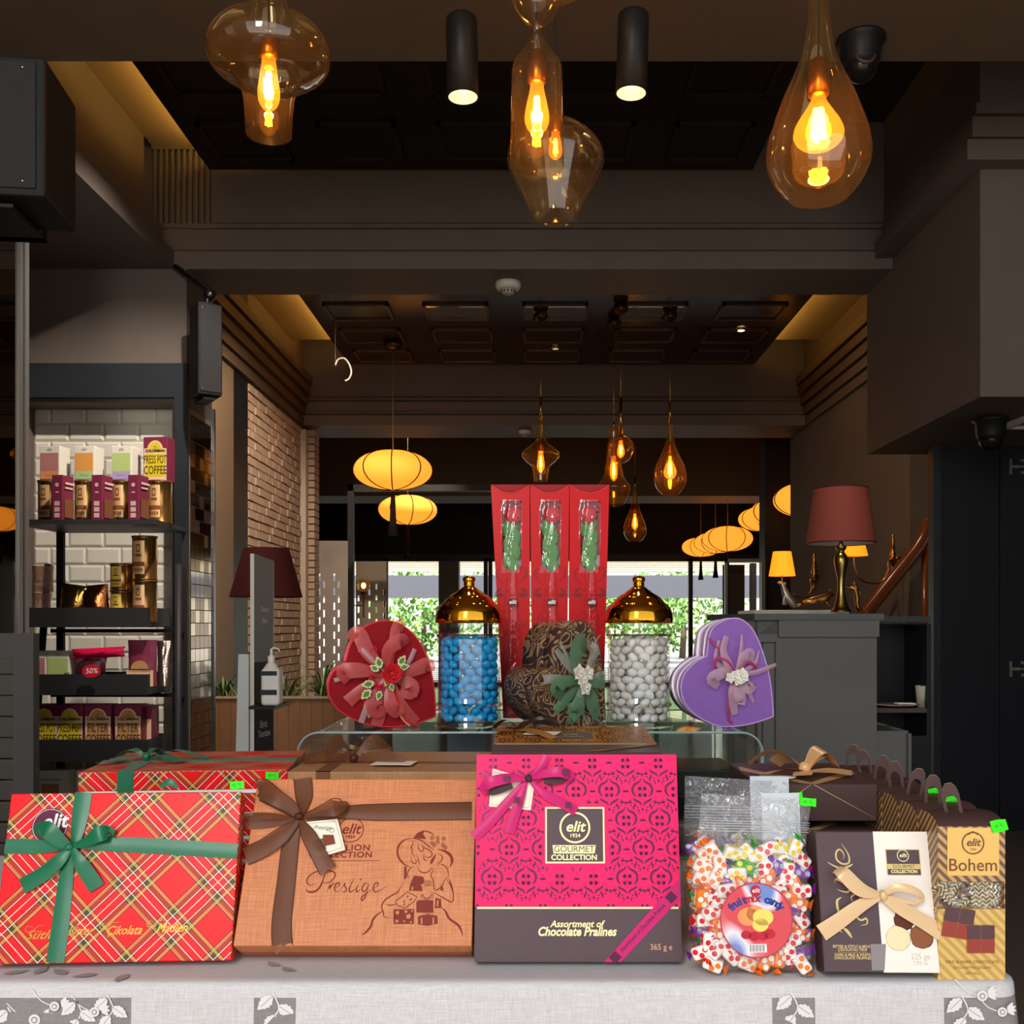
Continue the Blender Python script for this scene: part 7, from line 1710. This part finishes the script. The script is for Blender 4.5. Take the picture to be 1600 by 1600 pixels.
TT = Matrix.Translation((q(397), -.0015, 0)) @ Matrix.Rotation(math.atan2(.16, xR - q(397)), 4, 'Z') @ Matrix.Rotation(PI / 2, 4, 'X')
m = MB(TT); m.text('Eliniz', .08, Zv(1135, Y), .034, 0, 0, 0, 0, 'CENTER', .9, .0006); m.text('Temizse', .085, Zv(1150, Y), .034, 0, 0, 0, 0, 'CENTER', .9, .0006); m.text('Temiz', .09, Zv(952, Y), .026, 0, 0, 0, 0, 'CENTER', 1, .0004); m.text('Eller', .09, Zv(970, Y), .026, 0, 0, 0, 0, 'CENTER', 1, .0004)
m.build('lettering', pm('white_print', '#f4ece8', .5), t)
m = MB(); m.add([(q(362), -.02, 0), (q(391), -.02, 0), (q(391), .02, 0), (q(362), .02, 0), (q(375), -.02, Zv(1022, Y)), (q(391), -.02, Zv(1022, Y)), (q(391), .02, Zv(1022, Y)), (q(375), .02, Zv(1022, Y))], [(0, 1, 5, 4), (3, 7, 6, 2), (0, 4, 7, 3), (1, 2, 6, 5), (4, 5, 6, 7), (0, 3, 2, 1)]); m.build('side_fin', pm('fin_white', '#c9ccc6', .5), t)
Yb = 3.5; MB().box(.01, .10, -.13, .08, Zv(1102, 3.5) - .012, Zv(1102, 3.5) - .001).build('bottle_bracket', BLKM, t)
t = empty('sanitizer_bottle', Vector((at(424, 0, Yb).x, Yb, Zv(1102, Yb))), 'white pump bottle of hand sanitizer held on the narrow stand', 'bottle')
k = Yb / FP; m = MB(); m.rbox(-13.5 * k, 16 * k, -.03, .03, 0, 58 * k, .012, 0, seg=4); m.lathe([(13 * k, 56 * k), (8 * k, 64 * k), (5 * k, 67 * k), (5 * k, 70 * k)], 20, mi=0); m.build('bottle_body', pm('bottle_white', '#e6e2da', .35), t)
m = MB(); m.lathe([(5.5 * k, 68 * k), (5.5 * k, 77 * k), (2 * k, 78 * k), (2 * k, 88 * k)], 16, cap1=True); m.tube([(0, 0, 88 * k), (4 * k, 0, 90 * k), (11 * k, 0, 88 * k), (13 * k, 0, 84 * k)], 1.3 * k, 8); m.build('pump', pm('pump_white', '#eeeae2', .4), t)
for v0, v1 in ((47, 54), (17, 25)): MB().box(-14 * k, 12 * k, -.0312, .031, v0 * k, v1 * k).build('holder_strap', pm('strap_black', '#2a2c30', .5), t)
Y = 4.6; t = empty('floor_lamp', Vector((at(416, 0, Y).x, Y, 0)), 'floor lamp with a large maroon cone shade behind the sanitizer stand', 'lamp')
k = Y / FP; z0, z1 = Zv(933, Y), Zv(857, Y)
MB().lathe([(56 * k, z0), (35 * k, z1)], 48).lathe([(55.5 * k, z0), (34.5 * k, z1)], 48).build('lamp_shade', pm('maroon_shade', '#5a2620', .7, spec=.2), t)
MB().tube([(0, 0, .02), (0, 0, z0 + .05)], .012, 10).build('pole', BRASS, t); MB().lathe([(.16, 0), (.16, .015), (.02, .03)], 32, cap0=True, cap1=True).build('base', BRASS, t)
# planter with plants
Y = 7.4; t = empty('wooden_planter', Vector((at(450, 0, Y).x, Y, 0)), 'long brown wooden planter in front of the brick wall', 'planter'); o = at(450, 0, Y).x
m = MB(); zt = Zv(1091, Y); WD = pm('planter_wood', '#7a553a', .6, noise=.2, nscale=10)
for k in range(16): u0 = 325 + k * 18; m.box((u0 - CX) / FP * Y - o, (u0 + 17.5 - CX) / FP * Y - o, 0, .02, 0, zt)
m.build('board_panel', WD, t); MB().box((325 - CX) / FP * Y - o, (613 - CX) / FP * Y - o, .02, .35, zt - .03, zt - .01).build('soil', pm('soil', '#2a2018', .9), t); MB().box((325 - CX) / FP * Y - o, (613 - CX) / FP * Y - o, -.01, .03, zt - .004, zt + .012).build('top_edge', pm('planter_edge', '#96836c', .5), t)
def spiky(u, L, n, seed, label, mat, droop=1):
    random.seed(seed); x = (u - CX) / FP * (Y + .15); tt = empty('potted_plant', Vector((x, Y + .15, zt - .01)), label, 'plant', 'leafy plants in the wooden planter'); m = MB()
    for k in range(n):
        a = random.uniform(0, 2 * PI); l = L * random.uniform(.6, 1.1); w = .014; h = random.uniform(.5, 1); Lp = []; Rp = []
        for i in range(9):
            f = i / 8; r = l * f * .75 * (1.3 - h * .5); z = l * (h * f * 1.4 - droop * (f ** 2.4) * .9); ww = w * (1 - f ** 2) * .5 + .001
            p = Vector((r * math.cos(a), r * math.sin(a) * .6, z)); s_ = Vector((-math.sin(a), math.cos(a), 0)) * ww; Lp.append(p + s_); Rp.append(p - s_)
        m.strip(Lp, Rp, 0, True, cross=1)
    m.build('leaves', mat, tt); MB().tube([(0, 0, -.02), (0, 0, .06)], .02, 8).build('crown', pm('plant_crown', '#4a5030', .8), tt)
GL = pm('plant_green', '#4c6434', .5, noise=.3, nscale=30); GL2 = pm('plant_olive', '#6a6a40', .5, noise=.3, nscale=30)
spiky(505, .50, 46, 1, 'spiky green spider plant at the right end of the wooden planter', GL); spiky(448, .34, 50, 2, 'olive leafy plant in the planter right behind the pump bottle', GL2); spiky(350, .30, 36, 3, 'dark green fern in the planter left of the sanitizer stand', GL); spiky(560, .40, 30, 4, 'grassy plant in the planter behind the red heart box', GL)
# wall sconce with glass globe far left
Y = 14.4; p = at(568, 915, Y); t = empty('wall_sconce', Vector((p.x, Y, p.z)), 'small wall lamp with amber glass globe on a thin black arm', 'lamp'); k = Y / FP
MB().ball((0, 0, 0), 10.5 * k, seg=24).build('globe', AMB2, t); MB().ball((0, 0, 0), 3.6 * k, sc=(1, 1, 1.3)).build('bulb', glow('sconce_bulb', '#ffe0a0', 14), t)
MB().lathe([(3 * k, -10 * k), (6 * k, -9.5 * k), (3 * k, -14 * k)], 16, cap0=True).tube([(0, 0, -10 * k), (0, 0, -50 * k)], 1.0 * k, 6).tube([(0, 0, -31 * k), (-17 * k, 0, -31 * k)], .9 * k, 6).build('arm', BLKM, t)
# ================================================================== BAR COUNTER
Y = 4.2; GC = pm('counter_grey', '#6d6d69', .5, noise=.05, nscale=4); ST = pm('counter_top_slate', '#585b5c', .35)
def Xr(u, Yq=Y): return (u - CX) / FP * Yq
t = empty('bar_counter', Vector((Xr(1280), Y, 0)), 'grey panelled bar counter with slate top behind the lavender heart box', 'counter'); ox = Xr(1280)
zs0, zs1 = Zv(969, Y), Zv(959, Y); xl, xr, xq = Xr(1215) - ox, Xr(1370) - ox, Xr(1184) - ox; xb = Xr(1150, 5.6) - ox
m = MB(); m.box(xl, xr, 0, .9, 0, zs0); m.box(xl - .0, xr + .004, -.02, 0, Zv(995, Y), zs0)
m.build('front_panel', GC, t)
m = MB(); m.box(xr, Xr(1422) - ox, .02, .6, 0, Zv(1143, Y)); m.box(Xr(1419) - ox, Xr(1424) - ox, -.002, .02, 0, Zv(1146, Y)); m.build('low_step', GC, t)
# chamfered corner post with panel and pyramid block
m = MB(); m.box(xq, xl, .0, .06, 0, Zv(990, Y)); m.build('corner_post', GC, t)
m = MB(); a, b, c, d = xq + .004, xl - .003, Zv(991, Y), Zv(966, Y); cx_, cz = (a + b) / 2, (c + d) / 2
m.add([(a, .0, c), (b, .0, c), (b, .0, d), (a, .0, d), (cx_, -.022, cz)], [(0, 1, 4), (1, 2, 4), (2, 3, 4), (3, 0, 4)]); m.box(a - .004, b + .003, .001, .06, c - .005, d + .003)
m.build('pyramid_block', GC, t)
m = MB(); 
for u0, u1 in ((1190, 1192), (1210, 1212)): m.box(Xr(u0) - ox, Xr(u1) - ox, -.004, 0, .1, Zv(1003, Y))
m.box(Xr(1190) - ox, Xr(1212) - ox, -.004, 0, Zv(1005, Y), Zv(1003, Y)); m.build('panel_moulding', pm('moulding_dark_grey', '#3e3f3e', .5), t)
m = MB(); vs = [(xq, 0, 0), (xb, 1.4, 0), (xb, 1.4, zs0), (xq, 0, zs0), (xq + .02, .06, 0), (xb + .1, 1.4, 0), (xb + .1, 1.4, zs0), (xq + .02, .06, zs0)]
m.add(vs, [(0, 3, 2, 1), (4, 5, 6, 7), (3, 7, 6, 2)]); m.build('side_panel', pm('side_grey', '#8c9090', .5), t)
m = MB(); poly = [(xq - .02, -.03), (xr + .02, -.03), (xr + .02, .9), (xb + .3, 1.45), (xb - .12, 1.45), (xq - .15, .35)]; m.prism(poly, zs0 + .0005, zs1); m.build('countertop', ST, t)
# dark cupboard behind with an open shelf
t = empty('wall_cupboard', Vector((Xr(1410, 4.9), 4.9, 0)), 'near-black cupboard with an open shelf, right of the grey counter', 'cupboard'); ox2 = Xr(1410, 4.9); q = lambda u, Yq=4.9: Xr(u, Yq) - ox2
CB = pm('cupboard_black', '#232528', .5)
m = MB(); m.box(q(1340), q(1452), .3, .32, 0, Zv(975, 4.9)); m.box(q(1448), q(1455), 0, .3, 0, Zv(975, 4.9)); m.build('carcass', CB, t)
MB().box(q(1340), q(1452), -.02, .32, Zv(972, 4.9), Zv(963, 4.9)).build('top', pm('cupboard_top', '#3a3f42', .4), t); MB().box(q(1340), q(1448), 0, .3, Zv(1107, 4.9) - .02, Zv(1107, 4.9)).build('shelf', pm('shelf_mauve', '#5a4a4c', .5), t)
MB().box(q(1340), q(1448), .0, .3, 0, Zv(1150, 4.9)).build('lower_panel', CB, t)
sz = Zv(1107, 4.9)
pl = MB().lathe([(.03, 0), (.035, .003), (.10, .010), (.105, .012), (.10, .013), (.03, .006), (.001, .005)], 32, (Xr(1400, 4.98), 5.0, sz + .001)); tag(pl.build('plate', pm('pink_plate', '#c9aca8', .3)), 'pinkish plate on the open shelf of the black cupboard', 'plate')
tt = empty('napkin', Vector((Xr(1412, 4.98), 4.98, sz + .015)), 'white folded napkin lying on the plate', 'napkin'); MB().rbox(-.04, .05, -.03, .03, 0, .006, .002).build('folded_cloth', CREAM, tt)
cu = empty('paper_cup', Vector((Xr(1441, 4.95), 4.95, sz + .001)), 'tall cream cup beside the plate on the open shelf', 'cup')
MB().lathe([(.024, 0), (.032, .105), (.030, .105), (.023, .004)], 24, cap0=True).build('cup_wall', pm('cup_cream', '#b4b09c', .5), cu)
m = MB(); random.seed(2)
for k in range(9): a = -PI / 2 + random.uniform(-1, 1); z = random.uniform(.01, .06); m.ball((.0275 * math.cos(a), .0275 * math.sin(a), z), .0028, 0, 8)
m.build('dots', pm('cup_dots', '#4a3a34', .5), cu)
# ---- things on the counter
ct = zs1 + .001
tr = empty('marble_board', Vector((Xr(1240, 4.6), 4.62, ct)), 'long pale marble board lying on the bar counter under the lamps', 'board')
MB().rbox(Xr(1168, 4.6) - Xr(1240, 4.6), Xr(1312, 4.6) - Xr(1240, 4.6), -.16, .20, 0, .018, .003).build('slab', pm('marble', '#b8b0a2', .3, noise=.15, nscale=9), tr)
mt = ct + .019
# big table lamp
Yl = 4.36; k = Yl / FP; t = empty('table_lamp', Vector((Xr(1314, Yl), Yl, ct)), 'brass table lamp with a large reddish-brown shade on the bar counter', 'lamp')
hz = lambda v: Zv(v, Yl) - ct
pr = [(16, 956), (15, 953), (12, 950), (9, 940), (6, 925), (5.5, 905), (9, 888), (11, 876), (9, 868), (5, 862), (8, 857), (8, 853), (3.5, 850), (3.5, 838)]
MB().lathe(crom([(a * k, max(hz(v), 0)) for a, v in pr], 3), 36, cap0=True).build('lamp_base', pm('antique_brass', '#a38a4c', .28, 1), t)
MB().lathe([(53 * k, hz(850)), (41 * k, hz(763))], 56).build('lamp_shade', pm('redbrown_shade', '#8a4236', .7, spec=.2), t); MB().lathe([(52 * k, hz(849)), (40.5 * k, hz(764))], 56).build('shade_lining', pm('shade_lining', '#b8aaa0', .7), t)
m = MB(); m.lathe([(53.3 * k, hz(850)), (53.3 * k, hz(848))], 56).lathe([(41.3 * k, hz(765)), (41.3 * k, hz(763))], 56); m.build('shade_trim', pm('shade_trim', '#4a2018', .6), t)
# dog lamp
Yd = 4.7; k = Yd / FP; t = empty('table_lamp', Vector((Xr(1226, Yd), Yd, mt)), 'small lamp with glowing orange shade on a seated silver dog', 'lamp'); hz = lambda v: Zv(v, Yd) - mt; dx = lambda u: (u - 1226) * k
SHG = pm('lit_orange_shade', '#f0a030', .7, emit='#ff8c10', estr=.9)
MB().lathe([(20.5 * k, hz(900)), (14 * k, hz(862))], 36, (dx(1222), 0, 0)).build('lamp_shade', SHG, t)
PW = pm('pewter', '#9a948a', .35, .8)
MB().tube([(dx(1222), 0, hz(915)), (dx(1222), 0, hz(880))], 1.2 * k, 8).build('stem', pm('pale_stem', '#c9c0b0', .3, .8), t)
def skin(name, vsr, edges, mat, parent, sub=2, root=0):
    me = bpy.data.meshes.new(name); me.from_pydata([v[:3] for v in vsr], edges, []); o = bpy.data.objects.new(name, me); COL.objects.link(o)
    md = o.modifiers.new('s', 'SKIN'); md.use_smooth_shade = True; sm_ = o.modifiers.new('u', 'SUBSURF'); sm_.levels = sub; sm_.render_levels = sub
    for i, v in enumerate(vsr): me.skin_vertices[0].data[i].radius = (v[3], v[3]); me.skin_vertices[0].data[i].use_root = (i == root)
    dg = bpy.context.evaluated_depsgraph_get(); m2 = bpy.data.meshes.new_from_object(o.evaluated_get(dg)); bpy.data.objects.remove(o)
    o = bpy.data.objects.new(name, m2); COL.objects.link(o); m2.materials.clear(); m2.materials.append(mat); o.parent = parent
    for p in m2.polygons: p.use_smooth = True
    return o
def P_(u, v, r, y=0): return (dx(u), y, hz(v), r * k)
skin('dog_statue', [P_(1234, 942, 7.5), P_(1229, 930, 7), P_(1225, 920, 5), P_(1223, 913, 3.6), P_(1219, 910, 3.6), P_(1214, 911, 2.2), P_(1225, 930, 3, -.008), P_(1223, 946, 2.2, -.01), P_(1228, 930, 3, .01), P_(1228, 946, 2.2, .012), P_(1243, 946, 3), P_(1251, 947, 1.4)],
     [(0, 1), (1, 2), (2, 3), (3, 4), (4, 5), (1, 6), (6, 7), (1, 8), (8, 9), (0, 10), (10, 11)], PW, t)
m = MB()
for y in (-.008, .008): m.ball((dx(1226), y, hz(913)), 2.6 * k, 0, 8, sc=(.6, .4, 1.4))
m.build('ears', PW, t)
# lying gold animal figure
Yd = 4.72; k = Yd / FP; t = empty('gold_figurine', Vector((Xr(1275, Yd), Yd, mt)), 'gold figurine of a lying animal between the two lamps on the counter', 'figurine'); hz = lambda v: Zv(v, Yd) - mt; dx = lambda u: (u - 1275) * k
GF = pm('antique_gold_figure', '#8a5c28', .25, .95)
skin('figure_body', [P_(1256, 941, 5), P_(1266, 937, 7), P_(1278, 935, 6.5), P_(1290, 932, 6), P_(1298, 927, 4.5), P_(1303, 931, 2.6), P_(1250, 945, 2), P_(1242, 946, 1.2), P_(1292, 945, 2.4, -.01), P_(1300, 947, 2, -.012), P_(1268, 945, 3, -.012)],
     [(0, 1), (1, 2), (2, 3), (3, 4), (4, 5), (0, 6), (6, 7), (3, 8), (8, 9), (1, 10)], GF, t)
m = MB()
for u_, y_ in ((1295, -.008), (1299, .008)): m.ball((dx(u_), y_, hz(922)), 1.6 * k, 0, 8, sc=(.7, .5, 1.6))
m.build('ears', GF, t)
# kneeling gold figure
Yd = 4.62; k = Yd / FP; t = empty('gold_figurine', Vector((Xr(1338, Yd), Yd, ct)), 'dark gold upright figurine right of the large brass lamp', 'figurine'); hz = lambda v: Zv(v, Yd) - ct; dx = lambda u: (u - 1338) * k
skin('figure_body', [P_(1340, 938, 4), P_(1338, 928, 4.2), P_(1336, 918, 4), P_(1335, 911, 2.2), P_(1334, 907, 3.2), P_(1327, 919, 1.8), P_(1319, 917, 1.4), P_(1342, 922, 1.8), P_(1346, 932, 1.4), P_(1338, 948, 3), P_(1348, 953, 2.6), P_(1342, 954, 2.8)],
     [(0, 1), (1, 2), (2, 3), (3, 4), (2, 5), (5, 6), (2, 7), (7, 8), (0, 9), (9, 10), (9, 11)], GF, t)
MB().lathe([(6 * k, 0), (6 * k, 1.5 * k), (4 * k, 2 * k)], 18, (dx(1343), 0, 0), cap0=True, cap1=True).build('plinth', GF, t)
# wall sconces on the brown wall: brass arm, turned finial, shade
def sconce(u, v, Y, arm, shade_u, label, shade=True):
    xw = 2.70; yy = Y; k = Y / FP; cx = Xr(u, Y); t = empty('wall_sconce', Vector((cx, Y, Zv(v, Y))), label, 'lamp', 'brass wall sconces')
    G = pm('sconce_brass', '#c08a3c', .2, 1)
    pr = [(.3, -38), (1.6, -36), (2.6, -31), (1.8, -29), (3, -25), (2.2, -22), (4, -17), (3.5, -12), (5, -6), (3.2, -2), (6.5, 3), (5.5, 8), (2, 11), (1.6, 16), (2.4, 19), (.3, 23)]
    MB().lathe([(a * k, -b * k) for a, b in pr][::-1], 20).build('finial', G, t)
    P = [((a - u) * k, -.05 - .0 * i, -(b - v) * k) for i, (a, b) in enumerate(arm)]; MB().tube(crom(P, 5), 1.5 * k, 8).build('arm', G, t)
    MB().tube([(0, 0, 0), (xw - cx + .05, 0, 0)], 2.5 * k, 8).build('wall_mount', G, t)
    if shade:
        sx = (arm[-1][0] - u) * k; sz = -(arm[-1][1] - v) * k
        MB().lathe([(21 * k, sz + 3 * k), (16 * k, sz + 23 * k)], 32, (sx, -.05, 0)).build('lamp_shade', SHG, t)
sconce(1395, 872, 7.6, [(1395, 876), (1384, 878), (1384, 892), (1375, 908), (1358, 912), (1340, 905), (1332, 885), (1331, 872)], 1337, 'brass wall sconce with glowing shade behind the large lamp')
sconce(1272, 900, 9.9, [(1272, 902), (1264, 906), (1266, 918), (1262, 928), (1250, 934), (1240, 930), (1240, 928)], 1250, 'brass wall sconce farther back, right of the silver dog lamp', False)
# handrail
hr = MB(); pts = [at(1345, 968, 7.4), at(1395, 905, 7.4), at(1430, 862, 7.4), at(1446, 835, 7.4), at(1452, 810, 7.4)]
hr.tube(crom([tuple(p) for p in pts], 4), .05, 12); hr.tube([pts[0], Vector((pts[0].x, 7.4, 0))], .03, 8); hr.tube([pts[3], Vector((pts[3].x, 7.4, 0))], .03, 8)
tag(hr.build('stair_handrail', pm('polished_wood', '#6a3418', .2)), 'polished dark wood handrail rising to the right behind the counter', 'handrail')
# ---- added fill spots under the ceiling, put in to brighten the dark interior
def fill_spot(x, y, z, tx, ty, tz, e, label, size=70, col=(1, .82, .62)):
    t = empty('added_spot', Vector((x, y, z)), label, 'lamp', 'added spots filling light into the hall')
    MB().lathe([(.045, 0), (.045, -.02), (.035, -.02)], 20, cap0=True).build('ring', BLKM, t); MB().lathe([(.035, -.015), (.001, -.014)], 16).build('lamp_disc', glow('fill_spot_disc', '#ffdcae', 5), t)
    l = bpy.data.lights.new('spot_light', 'SPOT'); l.energy = e; l.spot_size = math.radians(size); l.spot_blend = .6; l.color = col; l.shadow_soft_size = .04
    lo = bpy.data.objects.new('spot_light', l); COL.objects.link(lo); lo.parent = t; lo.location = (0, 0, -.03)
    lo.rotation_euler = Vector((tx - x, ty - y, tz - z)).to_track_quat('-Z', 'Y').to_euler()
fill_spot(-1.2, 6.4, 3.20 if False else 3.79, -2.3, 8.9, 1.3, 420, 'added fill spot aimed at the painted brick wall')
fill_spot(-.9, 3.9, 3.79, -2.5, 5.6, 1.4, 330, 'added fill spot aimed at the tiled niche', 60, (1, .9, .8))
fill_spot(.9, 6.5, 3.79, 2.75, 8.6, 1.9, 110, 'added fill spot aimed at the brown wall behind the sconces', 70)
fill_spot(1.0, 3.9, 3.79, 1.0, 4.6, .9, 60, 'added fill spot aimed at the grey bar counter', 70, (1, .92, .85))
fill_spot(-1.0, 10.0 if False else 11.3, 4.09, -2.6, 13.5, 1.6, 260, 'added fill spot aimed at the slotted screens', 70)
fill_spot(0, 4.2, 3.79, 0.1, 2.6, 1.1, 30, 'added fill spot aimed at the display case', 60, (1, .92, .8))
